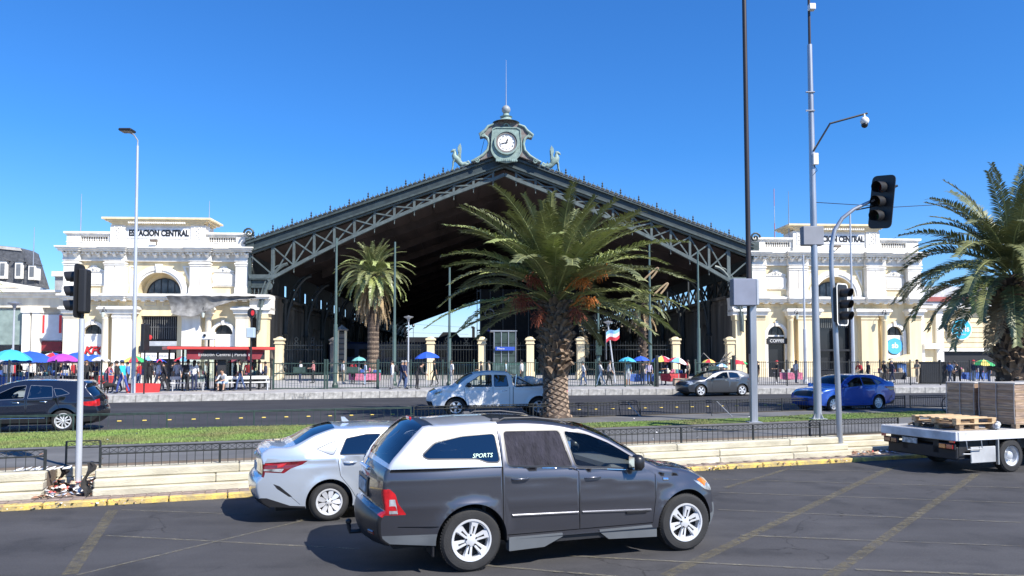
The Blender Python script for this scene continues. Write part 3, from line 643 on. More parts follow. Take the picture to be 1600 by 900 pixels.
k = MB().lathe([(.001, -.03), (.78, -.03), (.78, .03), (.001, .03)], 28, mx=Matrix.Translation((5.95, .34, 3.8)) @ Matrix.Rotation(R(90), 4, 'X')); k.build('round_sign', M('sign_cyan', (.08, .42, .72), .5, var=.05), pr)
k = MB().lathe([(.001, -.02), (.80, -.02), (.80, .02), (.001, .02)], 28, mx=Matrix.Translation((5.87, .39, 3.74)) @ Matrix.Rotation(R(90), 4, 'X')); k.build('sign_shadow_plate', M('sign_navy', (.05, .1, .15), .5), pr)
text('sb', .75, white_paint, pr, (5.95, .30, 3.85), extrude=.008, bold=.02)
MB().prism([(4.7, 2.2), (6.9, 3.0), (6.9, 2.2)], -.9, .3).build('awning', cream_stucco, pr)
MB().box(5.1, 6.7, .5, .6, G, 2.6).build('doorway', window_dark, pr)
MB().box(5.6, 6.5, -.7, -.6, 1.0, 2.1, bev=.03).build('poster', M('poster_blue', (.06, .14, .34), .5, var=.3, scale=3), pr)
# wall lanterns on brackets
def lantern(x, root_lab, side):
    r_ = thing('wall_lantern', root_lab, 'lantern', st(x, -.9, 6.9), PHI)
    MB().tube([(0, .5, -.1), (0, .1, .35), (0, -.2, .35), (0, -.25, .1), (0, -.2, -.05)], .035, 6).build('bracket', black_metal, r_)
    MB().lathe([(.02, .12), (.1, .05), (.18, -.05), (.04, -.06)], 8, mx=Matrix.Translation((0, -.2, -.05))).build('cap', black_metal, r_)
    MB().lathe([(.17, -.06), (.10, -.5), (.02, -.55)], 8, mx=Matrix.Translation((0, -.2, -.05))).build('lamp_glass', lantern_glass, r_)
for x, l in ((-36.5, 'old iron wall lantern left of the window of the left pavilion'), (-27.6, 'old iron wall lantern under the torn awning on left pavilion'), (27.9, 'old iron wall lantern left of the door of right pavilion'), (36.6, 'old iron wall lantern right of the door of right pavilion')): lantern(x, l, 1)
# torn grey netting sagging over the right part of the left pavilion ledge
k = MB(); nx, nz = 26, 8; net = M('netting', (.24, .235, .225), .9, var=.25, scale=2)
for j in range(nz + 1):
    for i in range(nx + 1):
        u_ = i / nx; t = j / nz; x = lerp(-30.9, -22.9, u_) + .5 * t * (1 - u_); sag = (.25 + 1.7 * math.sin(min(1, (1 - u_) * 1.15) * PI * .5) ** 2 * (1 - abs(u_ - .25) ** 1.2)) * t
        k.v.append((x, -1.25 + .35 * math.sin(t * PI) + .04 * math.sin(i * 1.1), 8.3 - sag + .03 * math.sin(i * 1.3 + j)))
k.f = [(j * (nx + 1) + i, j * (nx + 1) + i + 1, (j + 1) * (nx + 1) + i + 1, (j + 1) * (nx + 1) + i) for j in range(nz) for i in range(nx)]; k.m = [0] * len(k.f)
k.v = [(x + 30.9, y, z) for x, y, z in k.v]
tag(k.build('netting', net, smooth=80, loc=st(-30.9, 0), rz=PHI, fix=False), 'torn grey netting sagging from the ledge of the left pavilion', 'netting')

# ---------------------------------------------------------------- the iron shed
shed = thing('station_shed', 'huge dark iron train shed with pitched roof and latticed gable truss', 'train shed', st(0, 0), PHI)
HW, ZE, ZA = 23.9, 13.45, 22.0; SL = (ZA - ZE) / HW; LEN = 160
def zt(x): return ZA - SL * abs(x)
k = MB()
for sx in (-1, 1):
    X = sx * (HW + .3)
    k.add([(0, -.9, ZA), (X, -.9, zt(X)), (X, LEN, zt(X)), (0, LEN, ZA), (0, -.9, ZA - .12), (X, -.9, zt(X) - .12), (X, LEN, zt(X) - .12), (0, LEN, ZA - .12)],
          [(0, 1, 2, 3), (7, 6, 5, 4), (0, 4, 5, 1), (1, 5, 6, 2), (2, 6, 7, 3)], 0)
k.build('roof', slate, shed, fix=True)
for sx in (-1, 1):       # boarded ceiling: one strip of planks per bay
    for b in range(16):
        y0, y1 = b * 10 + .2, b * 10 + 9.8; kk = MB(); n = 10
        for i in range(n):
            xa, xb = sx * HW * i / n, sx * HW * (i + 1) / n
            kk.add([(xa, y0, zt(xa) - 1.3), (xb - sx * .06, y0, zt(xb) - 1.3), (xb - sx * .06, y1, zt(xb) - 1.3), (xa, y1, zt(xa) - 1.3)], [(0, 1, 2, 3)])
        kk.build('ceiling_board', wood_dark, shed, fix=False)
# front fascia in layers
for sx in (-1, 1):
    def strip_(d_top, d_bot, y0, y1, mat, nm):
        a = (0, ZA); X = sx * HW
        MB().add([(0, y0, ZA - d_top), (X, y0, zt(X) - d_top), (X, y0, zt(X) - d_bot), (0, y0, ZA - d_bot), (0, y1, ZA - d_top), (X, y1, zt(X) - d_top), (X, y1, zt(X) - d_bot), (0, y1, ZA - d_bot)],
                 [(0, 1, 2, 3), (7, 6, 5, 4), (0, 4, 5, 1), (3, 2, 6, 7), (1, 5, 6, 2), (0, 3, 7, 4)]).build(nm, mat, shed)
    strip_(.12, .32, -1.05, -.5, iron, 'fascia'); strip_(.32, .95, -.8, -.4, M('fascia_dark', (.028, .042, .045), .5, var=.2), 'fascia'); strip_(.95, 1.12, -.9, -.3, iron, 'fascia'); strip_(1.14, 1.3, -.62, -.2, iron_light, 'top_chord')
# crest tiles and spikes
ct = MB().box(-.20, .20, -.10, .10, 0, .10, bev=.02).mesh('crest_tile', iron_light)
sp1 = MB().lathe([(.05, 0), (.03, .1), (.06, .16), (.02, .22), (.03, .3), (.001, .38)], 6).mesh('finial', iron)
sp2 = MB().lathe([(.07, 0), (.05, .2), (.12, .32), (.04, .42), (.09, .55), (.02, .66), (.001, .8)], 6).mesh('finial', iron)
for sx in (-1, 1):
    n = 50
    for i in range(n):
        x = sx * lerp(2.1, HW, (i + .5) / n); an = math.atan(SL) * (1 if sx > 0 else -1)
        inst('crest_tile', ct, shed, (x, -1.08, zt(x) - .03), (0, an, 0))
        if i % 1 == 0 and i > 3: inst('finial', sp2 if i % 4 == 0 else sp1, shed, (x, -.85, zt(x)))
# gable truss
def zb(x): return ZA - 1.28 - SL * abs(x) - (.75 + 2.15 * (abs(x) / 21.5) ** 2.2)
def bar(nm, a, b, w_, d, mat, y=-.38):
    a = Vector((a[0], y, a[1])); b = Vector((b[0], y, b[1])); D = b - a; L = D.length; an = math.atan2(D.z, D.x)
    mx = Matrix.Translation(a) @ Matrix.Rotation(-an, 4, 'Y')
    return MB().box(0, L, -d / 2, d / 2, -w_ / 2, w_ / 2, mx=mx).build(nm, mat, shed)
XS = [1.1 + i * 1.855 for i in range(12)]
for sx in (-1, 1):
    for i, x in enumerate(XS):
        bar('strut', (sx * x, zt(x) - 1.25), (sx * x, zb(x) - .18), .22, .2, iron_light)
        k = MB().lathe([(.13, 0), (.17, .06), (.10, .1), (.10, .2)], 6, mx=Matrix.Translation((sx * x, -.38, zt(x) - 1.5))); k.lathe([(.001, -.5), (.06, -.4), (.03, -.2), (.09, -.1), (.09, 0)], 6, mx=Matrix.Translation((sx * x, -.38, zb(x) - .15))); k.build('pendant', iron_light, shed)
        if i < len(XS) - 1:
            y = XS[i + 1]
            bar('brace', (sx * x, zt(x) - 1.4), (sx * y, zb(y) + .1), .13, .12, iron_light, -.34); bar('brace', (sx * x, zb(x) + .1), (sx * y, zt(y) - 1.4), .13, .12, iron_light, -.46)
            bar('bottom_chord', (sx * x, zb(x)), (sx * y, zb(y)), .30, .34, iron_light, -.38 + .002 * (i % 2))
        else: bar('bottom_chord', (sx * x, zb(x)), (sx * 22.0, zb(22.0)), .30, .34, iron_light)
    bar('bottom_chord', (0, zb(0) + .1), (sx * XS[0], zb(XS[0])), .30, .34, iron_light, -.37)
    # end panel: verticals, sill beam, entablature box over the column
    X = sx * 23.7
    bar('strut', (sx * 21.6, 13.0), (sx * 21.6, 10.3), .26, .3, iron_light, -.30); bar('strut', (X, 12.5), (X, 8.5), .3, .3, iron, -.30)
    bar('sill_beam', (sx * 21.3, 10.2), (X, 10.2), .35, .4, iron_light, -.36); bar('brace', (sx * 21.6, 10.4), (X, 12.2), .13, .12, iron_light, -.41)
    k = MB(); k.box(sx * 21.9, X, -.3, .2, 9.3, 10.0); k.box(sx * 21.7, X, -.55, .3, 9.9, 10.02); k.box(sx * 21.9, X, -.45, .3, 9.15, 9.3); k.build('entablature', iron, shed)
    for j in range(5): bar('strut', (sx * (22.1 + j * .38), 9.1), (sx * (22.1 + j * .38), 8.6), .08, .1, iron_light, -.3)
    # curved brackets down to the columns, one frame every 10 m
    for b in range(16):
        y = b * 10 - (.38 if b == 0 else 0); pts = []
        for i in range(11):
            t = i / 10; pts.append((sx * (20.2 + 2.6 * math.sin(t * PI / 2)), y, 11.4 - 6.2 * (1 - math.cos(t * PI / 2)) ** .9))
        mt = iron_light if b == 0 else iron_shaded
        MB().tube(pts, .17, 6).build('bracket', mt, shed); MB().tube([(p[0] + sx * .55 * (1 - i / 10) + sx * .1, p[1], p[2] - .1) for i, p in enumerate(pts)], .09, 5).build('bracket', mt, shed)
        k = MB(); k.lathe([(.45, G), (.45, G + .8), (.3, G + .9), (.24, G + 1.4), (.2, 5), (.34, 5.2), (.26, 5.4), (.22, 8.4), (.4, 8.6), (.4, 8.9)], 10, mx=Matrix.Translation((sx * 22.9, y + (2.2 if b == 0 else 0), 0))); k.build('iron_column', iron_shaded, shed, smooth=50)
        k = MB()
        for j in range(3): k.lathe([(.001, -.04), (.34 - .08 * j, -.04), (.34 - .08 * j, .04), (.001, .04)], 12, mx=Matrix.Translation((sx * (21.9 + j * .4), y, 9.3 - j * .9)) @ Matrix.Rotation(R(90), 4, 'X'))
        k.build('bracket_ring', mt, shed)
        if b > 0:   # inner frames: rafters under the ceiling
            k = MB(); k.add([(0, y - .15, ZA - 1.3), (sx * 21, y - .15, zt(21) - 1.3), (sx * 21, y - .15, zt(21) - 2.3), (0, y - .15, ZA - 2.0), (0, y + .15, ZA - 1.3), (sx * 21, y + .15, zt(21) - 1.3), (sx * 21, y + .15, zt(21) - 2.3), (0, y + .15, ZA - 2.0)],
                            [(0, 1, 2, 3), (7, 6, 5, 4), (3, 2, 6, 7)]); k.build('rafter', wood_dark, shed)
    # side valance with openings
    for b in range(16):
        y0, y1 = b * 10 + .3, b * 10 + 9.7
        k = MB(); k.box(X - .1, X + .1, y0, y1, 10.9 if sx > 0 else 10.6, 13.2)
        if sx < 0:
            for ya, yb in ((y0, y0 + 2.2), (y0 + 3.6, y0 + 6.6), (y0 + 7.6, y1)): k.box(X - .08, X + .08, ya, yb, 9.0, 10.6)
            k.box(X - .08, X + .08, y0 + 2.2, y1, 9.0, 9.35)
        else:
            k.box(X - .08, X + .08, y0, y1, 9.0, 9.2)
            for j in range(4):
                ya = lerp(y0, y1, j / 4); yb = lerp(y0, y1, (j + 1) / 4); k.box(X - .09, X + .09, ya - .2, ya + .2, 9.2, 10.9); k.tube([(X, ya, 9.2), (X, yb, 10.9)], .12, 4); k.tube([(X, ya, 10.9), (X, yb, 9.2)], .12, 4)
        k.build('valance', iron_shaded, shed)
k = MB()
for i in range(20): k.sphere((-2.4 + i * .25, -.9, 19.9), .05, 4)

# side wings inside the shed, with blind arches
def wing(sx, lab):  # wing walls carry the shade of the shed in their colour
    r_ = thing('shed_side_wing', lab, 'building', st(sx * 24.3, 7.0), PHI)
    k = MB()
    X0, X1 = 0, sx * 6.0
    for b in range(8):
        y0 = b * 19.0; ops = [(y0 + 1.2, y0 + 3.6), (y0 + 4.6, y0 + 7.0), (y0 + 8.0, y0 + 10.4)]
        kk = MB(); Y = y0
        for a, c in ops:
            kk.box(0, sx * .5, Y, a, G, 9.0); m = (a + c) / 2; ar = arc(m, 5.4, (c - a) / 2, 180, 0, 10)
            for (p, q), (p2, q2) in zip(ar, ar[1:]): kk.add([(0, p, q), (0, p2, q2), (0, p2, 9), (0, p, 9), (sx * .5, p, q), (sx * .5, p2, q2), (sx * .5, p2, 9), (sx * .5, p, 9)], [(0, 1, 2, 3), (7, 6, 5, 4), (0, 4, 5, 1), (1, 5, 6, 2), (2, 6, 7, 3), (3, 7, 4, 0)])
            kk.box(sx * .4, sx * .5, a, c, G, 8); Y = c
        kk.box(0, sx * .5, Y, y0 + 17, G, 9.0); kk.build('wall', grey_shade_stucco, r_)
        MB().box(-sx * .35, sx * .6, y0 - .2, y0 + 17.2, 8.3, 8.55).build('cornice', grey_shade_stucco, r_); MB().box(-sx * .7, sx * .6, y0 - .4, y0 + 17.4, 8.9, 9.2).build('cornice', grey_shade_stucco, r_)
        for yy in (y0 + .3, y0 + 11.5): MB().box(-sx * .3, sx * .2, yy, yy + .7, G, 8.3).build('pilaster', grey_shade_stucco, r_)
    MB().box(sx * .5, sx * 6, 12, 150, G, 9.0).build('core', grey_shade_stucco, r_)
    return r_
wing(-1, 'dim grey side wing with arches running back under left edge of the shed')
wing(1, 'dim grey side wing with arches running back under right edge of the shed')
# far end of the shed: low dark buildings and trains against the sky
fe = thing('depot_building', 'low dark depot silhouetted beyond the far end of the shed', 'building', st(0, 168), PHI)
MB().box(-40, 12, 0, 10, G, 9.3).build('wall', dark, fe); MB().prism([(-13.5, 9.2), (-12, 10.9), (-8, 10.9), (-6.6, 9.2)], 0, 10).build('roof', dark, fe)
for x in (-24, -2.4):
    k = MB().box(x - .45, x + .45, 1, 2, 9, 12.6); k.box(x - .7, x + .1, .9, 2.1, 12.2, 12.8); k.build('chimney', dark, fe)
MB().tube([(-21.5, 2, 9), (-21.5, 2, 13.4)], .08, 6).build('mast', black_metal, fe); MB().sphere((-21.5, 2, 13), .5, 8).build('lamp', black_metal, fe)
MB().tube([(-30, 3, 11), (-4, 3, 10.3)], .03, 4).build('wire', black_metal, fe); MB().tube([(-30, 3, 14), (-1, 3, 12.3)], .03, 4).build('wire', black_metal, fe)
MB().box(-1, .1, -.6, -.5, 9.3, 9.8).build('signal_arm', black_metal, fe)
# train at the platform
tr = thing('train', 'blue and dark passenger train standing on the track inside the shed', 'train', st(-15, 40), PHI)
tb = M('train_blue', (.02, .045, .12), .3, var=.15, scale=1, coat=.4)
k = MB().box(-9, 9, 0, 3, 1.1, 5.0, bev=.3); k.build('body', tb, tr)
for i in range(9): MB().box(-8.3 + i * 1.9, -7.0 + i * 1.9, -.03, .02, 2.8, 4.0, bev=.05).build('window', window_dark, tr)
MB().box(-9, 9, -.02, .01, 2.0, 2.25).build('stripe', M('train_grey', (.25, .28, .3), .4), tr)
# glass partition hall with round clock ring right of the middle
xa, _ = fac(746, 500, 22); xb, _ = fac(905, 500, 22); _, zt_ = fac(790, 452, 22)
hall = thing('glass_hall', 'tall dark steel and glass hall inside the shed behind the big palm', 'building', st(xa, 22), PHI); Wd = xb - xa
k = MB(); k.box(.45, Wd, .2, 14, G, zt_); k.build('glazing', M('hall_glass', (.010, .011, .013), .6, var=.2, spec=.12), hall)
MB().box(.30, .44, 0, .25, G, zt_).build('post', black_metal, hall); MB().box(-.08, .0, 0, .25, G + 3, zt_).build('post', black_metal, hall)
for z in (3.5, 6.0, zt_ - .3): MB().box(0, .4, .02, .2, z, z + .15).build('rail', black_metal, hall)
for i in range(1, 8): MB().box(Wd * i / 8 - .05, Wd * i / 8 + .05, .05, .22, G, zt_).build('mullion', black_metal, hall)
k = MB(); cx_, cz_ = fac(765, 490, 21.8); cx_ -= xa; k.ring(arc(cx_, cz_, .62, 0, 360, 24), arc(cx_, cz_, .5, 0, 360, 24), -.1, .1); k.build('clock_ring', M('ring_grey', (.2, .21, .23), .5), hall)
kx, kz = fac(763, 514, 21.8); MB().prism([(kx - xa - .35, kz - .25), (kx - xa + .35, kz - .3), (kx - xa + .05, kz - .05), (kx - xa, kz + .45), (kx - xa - .1, kz)], -.05, .1).build('blue_emblem', M('emblem_blue', (.05, .06, .5), .5), hall)
# metro entrance of green glass with blue sign
ma = gnd(772, 600, .8); q0 = at(772, 545, 62); q1 = at(806, 545, 62)
me_ = thing('metro_entrance', 'green glass metro entrance with blue sign right of the middle gate', 'entrance', (q0.x, 62, .8), PHI); Wm = q1.x - q0.x
gg = M('green_glass', (.05, .075, .07), .12, var=.2, scale=1.5)
for i in range(3):
    for j in range(4): MB().box(i * Wm / 3 + .02, (i + 1) * Wm / 3 - .02, 0, .04, j * 1.0 + .02, j * 1.0 + .98).build('pane', gg, me_)
MB().box(-.3, Wm + .1, -.1, 2.5, 4.02, 4.1).build('roof', grey_metal, me_)
for i in range(4): MB().box(i * Wm / 3 - .03, i * Wm / 3 + .03, -.06, .06, 0, 4.02).build('post', grey_metal, me_)
MB().box(.1, Wm - .1, -.2, -.08, 2.45, 2.75).build('blue_sign', M('metro_blue', (.03, .08, .42), .5, var=0), me_); text('Metro', .24, white_paint, me_, (.55, -.22, 2.6), extrude=.004)
gx0 = at(828 - 65, 570, 56); gx1 = at(828 - 5, 570, 56)
gr_ = thing('glass_canopy', 'low glass canopy behind the green railing under the metro sign', 'canopy', (at(770, 570, 55).x, 55, .8), PHI); Wc = at(822, 570, 55).x - at(770, 570, 55).x
MB().prism([(0, 1.35), (Wc, 1.35), (Wc, 1.42), (0, 1.42)], 0, 2.5).build('roof', M('canopy_green', (.07, .15, .12), .3), gr_)
for i in range(5): MB().box(i * Wc / 4 - .03, i * Wc / 4 + .03, 0, .06, 0, 1.35).build('post', fence_green, gr_)
for i in range(4): MB().box(i * Wc / 4 + .03, (i + 1) * Wc / 4 - .03, .01, .04, .1, 1.3).build('pane', M('canopy_pane', (.10, .15, .14), .15, var=.3), gr_)

# ---------------------------------------------------------------- clock gable
ck = thing('clock_gable', 'verdigris clock gable with ball finial on top of the shed roof', 'clock', st(.12, -1.35, -.34), PHI)
OUT = [(0, 25.55), (.55, 25.45), (.8, 25.2), (1.15, 24.95), (1.7, 24.75), (1.95, 24.4), (2.5, 23.95), (2.45, 23.75), (2.05, 23.85), (1.75, 23.6), (1.62, 23.1), (1.75, 22.5), (2.2, 22.0), (2.9, 21.55), (3.3, 21.4), (3.0, 21.3), (1.0, 22.05), (0, 22.3)]
MB().prism(OUT + [(-x, z) for x, z in OUT[-2:0:-1]], 0, .9).build('gable_plate', copper_dark, ck)
for sx in (-1, 1):       # raised edge scrolls
    pts = [(sx * x, -.05, z) for x, z in OUT[3:15]]
    MB().tube(pts, [.1, .12, .13, .15, .08, .12, .13, .13, .13, .13, .12, .08], 8).build('scroll', copper, ck, smooth=60)
    k = MB(); sp = [(sx * (2.2 + .24 * (1 - t / 14) * math.cos(t * .8)), -.1, 23.85 + .24 * (1 - t / 14) * math.sin(t * .8)) for t in range(14)]; k.tube(sp, .05, 6); k.build('scroll', copper, ck)
    k = MB(); sp = [(sx * (2.75 + .28 * (1 - t / 14) * math.cos(t * .8)), -.1, 21.45 + .28 * (1 - t / 14) * math.sin(t * .8)) for t in range(14)]; k.tube(sp, .06, 6); k.build('scroll', copper, ck)
sh = [(-1.25, 24.35), (-.95, 24.5), (.95, 24.5), (1.25, 24.35), (1.35, 23.2)] + arc(0, 22.75, 1.42, 0, -180, 14)[1:-1] + [(-1.35, 23.2)]
MB().prism(sh, -.28, .02).build('clock_case', copper, ck)
so = [(x * 1.06, (z - 23) * 1.06 + 23) for x, z in sh]; MB().ring(so + so[:1], sh + sh[:1], -.36, -.05).build('case_moulding', copper, ck)
CZ = 23.12
MB().ring(arc(0, CZ, 1.15, 0, 360, 32), arc(0, CZ, 1.0, 0, 360, 32), -.5, -.2).build('bezel', copper, ck)
MB().ring(arc(0, CZ, 1.0, 0, 360, 32), arc(0, CZ, .82, 0, 360, 32), -.42, -.2).build('bezel', copper_dark, ck)
MB().prism(arc(0, CZ, .9, 0, 360, 32)[:-1], -.33, -.25).build('dial', M('dial_white', (.82, .82, .80), .5, var=.03), ck)
dk = M('dial_black', (.015, .015, .015), .5, var=0)
k = MB()
ROM = ['XII', 'I', 'II', 'III', 'IIII', 'V', 'VI', 'VII', 'VIII', 'IX', 'X', 'XI']
for h in range(12):
    a = R(h * 30); text(ROM[h], .19, dk, ck, (.64 * math.sin(a), -.345, CZ + .64 * math.cos(a)), (R(90), a, 0), extrude=.004, name='numeral')
def hand(ang, L, wd):
    mx = Matrix.Translation((0, -.36, CZ)) @ Matrix.Rotation(R(ang), 4, 'Y')
    MB().prism([(-wd, -.12), (wd, -.12), (wd * 1.4, L * .55), (0, L), (-wd * 1.4, L * .55)], -.012, .012, mx=mx).build('clock_hand', dk, ck)
hand(20, .48, .045); hand(-103, .70, .032)
MB().sphere((0, -.37, CZ), .06, 8).build('hub', dk, ck)
k = MB(); [k.sphere((lerp(-.9, .9, i / 10), -.35, 21.32 - .12 * math.cos(i * .63) + .22 * abs(i - 5) / 5), .15, 6) for i in range(11)]; k.build('garland', copper, ck)
k = MB(); k.ring(arc(0, 24.75, .3, 0, 180, 10), arc(0, 24.75, .18, 0, 180, 10), -.12, .02); k.box(-.45, .45, -.1, 0, 24.62, 24.74); k.build('shell', copper, ck)
k = MB().lathe([(1.3, 25.2), (1.05, 25.3), (.75, 25.38), (.62, 25.5), (.5, 25.6), (.48, 25.72), (.6, 25.8), (.32, 25.9), (.28, 26.1), (.1, 26.15)], 16, mx=Matrix.Translation((0, .45, 0))); k.build('cap', copper, ck, smooth=50)
MB().sphere((0, .45, 26.5), .42, 16).build('ball', M('ball_grey', (.30, .33, .34), .5), ck, smooth=80)
MB().tube([(0, .45, 26.8), (0, .45, 28.2), (0, .45, 31.3)], [.06, .04, .015], 6).build('spire', grey_metal, ck)
MB().tube([(-2.6, .2, 21.3), (-1.9, .2, 24.2)], .02, 4).build('stay_rod', black_metal, ck)

# winged griffins on the slopes
def griffin(x, sx, lab):
    z = zt(x) + .02; r_ = thing('griffin_statue', lab, 'statue', st(x, -.85, z), PHI)
    k = MB(); f_ = lambda px_: sx * px_
    k.tube([(f_(.1), 0, .45), (f_(.25), 0, .75), (f_(.5), 0, .95), (f_(.62), 0, 1.2), (f_(.55), 0, 1.45), (f_(.62), 0, 1.62)], [.22, .32, .34, .24, .17, .14], 8)     # chest, neck
    k.tube([(f_(.5), 0, 1.62), (f_(.68), 0, 1.64), (f_(.88), 0, 1.56), (f_(.95), 0, 1.46)], [.14, .18, .10, .04], 8)                                                 # head, beak
    k.tube([(f_(.1), 0, .5), (f_(-.15), 0, .3), (f_(-.4), 0, .42), (f_(-.62), 0, .3), (f_(-.85), 0, .42), (f_(-.7), 0, .65), (f_(-.5), 0, .55)], [.28, .27, .22, .19, .15, .11, .06], 7)   # coiled tail
    for e in (-.12, .12): k.tube([(f_(.52), e, .9), (f_(.72), e, .55), (f_(.75), e, .1), (f_(.85), e, -.25)], [.16, .10, .08, .07], 6)                                # fore legs
    k.tube([(f_(.52), 0, 1.7), (f_(.5), 0, 1.86)], [.05, .01], 5)
    k.build('body', copper, r_, smooth=60)
    for e in (-.16, .16):
        k = MB()
        for j in range(7):
            a = 60 + j * 9; L = 1.35 - abs(j - 2) * .12
            p0 = Vector((f_(.35 - j * .05), e, .95)); p1 = p0 + Vector((-sx * math.cos(R(a)) * L * .7, e * .6, math.sin(R(a)) * L)); k.tube([p0, p0.lerp(p1, .5) + Vector((-sx * .08, 0, 0)), p1], [.08, .12, .03], 5)
        k.build('wing', copper, r_, smooth=60)
griffin(-4.15, -1, 'verdigris winged griffin on the roof left of the clock'); griffin(4.35, 1, 'verdigris winged griffin on the roof right of the clock')
for x, sx, lab in ((-23.6, -1, 'dark iron volute ornament where the shed roof meets left pavilion'), (24.0, 1, 'dark iron volute ornament where the shed roof meets right pavilion')):
    k = MB(); k.tube([(sx * (.1 + .5 * (1 - t / 18) * math.cos(t * .6)), 0, .7 + .5 * (1 - t / 18) * math.sin(t * .6)) for t in range(18)], .10, 6); k.box(-.4, .4, -.2, .2, -.9, .25)
    tag(k.build('volute', iron, loc=st(x, -.7, 13.5), rz=PHI), lab, 'ornament')

# ---------------------------------------------------------------- plaza gates: cream piers with iron railing
pier_x = [437, 534, 673, 753, 828, 907, 1055, 1140, 516]
pmesh = None; k = MB(); k.box(-.38, .38, -.38, .38, 0, .7, bev=.03); k.box(-.31, .31, -.31, .31, .7, 3.0, bev=.02); k.box(-.38, .38, -.38, .38, 3.0, 3.08); k.box(-.33, .33, -.33, .33, 3.08, 3.3); k.box(-.42, .42, -.42, .42, 3.3, 3.45, bev=.02); k.lathe([(.38, 3.45), (.2, 3.58), (.001, 3.62)], 4)
pmesh = k.mesh('gate_pier', cream_stucco)
labs = ['beside left pavilion by the bus shelter', 'left of the nearer palm trunk behind green gate', 'behind the royal blue umbrella', 'left of the metro entrance', 'right of the metro entrance', 'right of the big palm trunk', 'behind the market umbrellas', 'next to right pavilion column', 'in shade left of the lattice mast']
for i, px in enumerate(pier_x):
    if i in (1,): continue
    q = at(px, 530, 63); o = bpy.data.objects.new('gate_pier', pmesh); COL.objects.link(o); o.location = (q.x, 63, .8); o.rotation_euler = (0, 0, PHI)
    if i == 8: o.location = (q.x, 64.5, .8); o.data = o.data.copy(); o.data.materials[0] = grey_shade_stucco  # darker stucco puts the shade on this pier into its colour
    tag(o, 'cream plaster gate pier ' + labs[i], 'pier', 'cream gate piers along the plaza')
def iron_rail(pa, pb, lab):
    a = at(pa, 530, 63); b = at(pb, 530, 63); r_ = thing('gate_railing', lab, 'railing', (a.x, 63.0, .8), 0); L = b.x - a.x
    for z in (.4, 2.5, 2.85): MB().box(0, L, -.03, .03, z, z + .07).build('rail', fence_black, r_)
    k = MB(); n = int(L / .22)
    for i in range(n): k.tube([(L * (i + .5) / n, 0, .1), (L * (i + .5) / n, 0, 3.15 + .12 * (i % 2))], .022, 4, cap=False)
    tag(k.build('bars', fence_black, r_, fix=False), kind='stuff')
    k = MB()
    for c in (L * .28, L * .72):
        for zz in (3.05, 3.4): k.ring(arc(c, zz, .16, 0, 360, 10), arc(c, zz, .11, 0, 360, 10), -.02, .02)
    k.build('ornament', fence_black, r_)
iron_rail(590, 667, 'dark iron gate railing behind the blue umbrella, left half'); iron_rail(679, 748, 'dark iron gate railing between the two middle cream piers'); iron_rail(759, 824, 'dark iron gate railing behind the metro entrance'); iron_rail(913, 1050, 'dark iron gate railing behind the right market umbrellas'); iron_rail(447, 505, 'short dark railing beside the first cream pier')
# pale lattice mast
r_ = thing('lattice_mast', 'pale ladder-like lattice mast with pointed cap left of palm', 'mast', (at(534, 540, 60).x, 60, .8), PHI)
for sx in (-.38, .22): MB().box(sx, sx + .16, -.1, .1, 0, 4.0).build('side_rail', cream_stucco, r_)
for i in range(9): MB().box(-.22, .22, -.06, .06, .4 + i * .42, .48 + i * .42).build('rung', black_metal, r_)
MB().box(-.3, .3, .02, .1, 0, 3.9).build('back_panel', grey_shade_stucco, r_)
MB().lathe([(.5, 4.0), (.5, 4.1), (.15, 4.35), (.001, 4.5)], 4).build('cap', grey_shade_stucco, r_)

# ================================================================ SIDE BUILDINGS
lb = thing('mansard_building', 'white building with grey slate mansard roof and dormers at far left', 'building', st(-52.5, 2.0), PHI)
def lx(px, py, dy=2.0): x, z = fac(px, py, dy); return x + 52.5, z
# front block: pilasters at px 45 and 55-60; pediment above
MB().box(-10, 11.9, .6, 12, G, 8.6).build('wall', white_stucco, lb)
k = MB(); k.box(-10, 11.9, -.1, .6, 8.3, 8.6); k.box(-10, 12.1, -.5, .6, 8.6, 8.8); k.box(-10, 12.3, -.8, .6, 8.8, 9.0); k.build('cornice', white_stucco, lb)
MB().box(-10, 11.9, .1, .6, 7.4, 8.3).build('frieze', pale_cream, lb)
x0, _ = lx(0, 400); 
MB().prism([(-10, 9.0), (9.2, 9.0), (9.0, 9.25), (-3.5, 11.2), (-10, 12.0)], -.3, .3).build('pediment', white_stucco, lb)
MB().prism([(-10, 9.25), (7.0, 9.25), (-3.6, 10.9), (-10, 11.6)], -.42, -.3).build('tympanum', pale_cream, lb)
for px in (42, 57):
    x, _ = lx(px, 500); k = MB(); k.box(x - .35, x + .35, -.15, .6, G, 7.0); k.box(x - .45, x + .45, -.25, .6, 6.9, 7.4); k.build('pilaster', white_stucco, lb)
x, _ = lx(20, 500); MB().box(x - 2.2, x + 1.3, .3, .62, 3.9, 7.2).build('green_panel', M('pale_green', (.25, .32, .29), .6), lb); MB().box(x - 2.2, x + 1.3, .3, .64, G, 3.8).build('shopfront', dark, lb)
mk = MB(); mk.prism([(-10, 9.6), (6.6, 9.6), (5.4, 13.2), (4.9, 13.5), (-10, 15.0)], 3.0, 5.5).build('mansard_roof', slate, lb)
k = MB(); k.add([(-10, 2.9, 15.0), (5.0, 2.9, 13.45), (5.2, 2.9, 13.15), (-10, 2.9, 14.6), (-10, 3.2, 15.0), (5.0, 3.2, 13.45), (5.2, 3.2, 13.15), (-10, 3.2, 14.6)], [(0, 1, 2, 3), (7, 6, 5, 4), (0, 4, 5, 1), (3, 2, 6, 7), (1, 5, 6, 2)]); k.build('roof_edge', M('roof_pale', (.5, .48, .44), .8), lb)
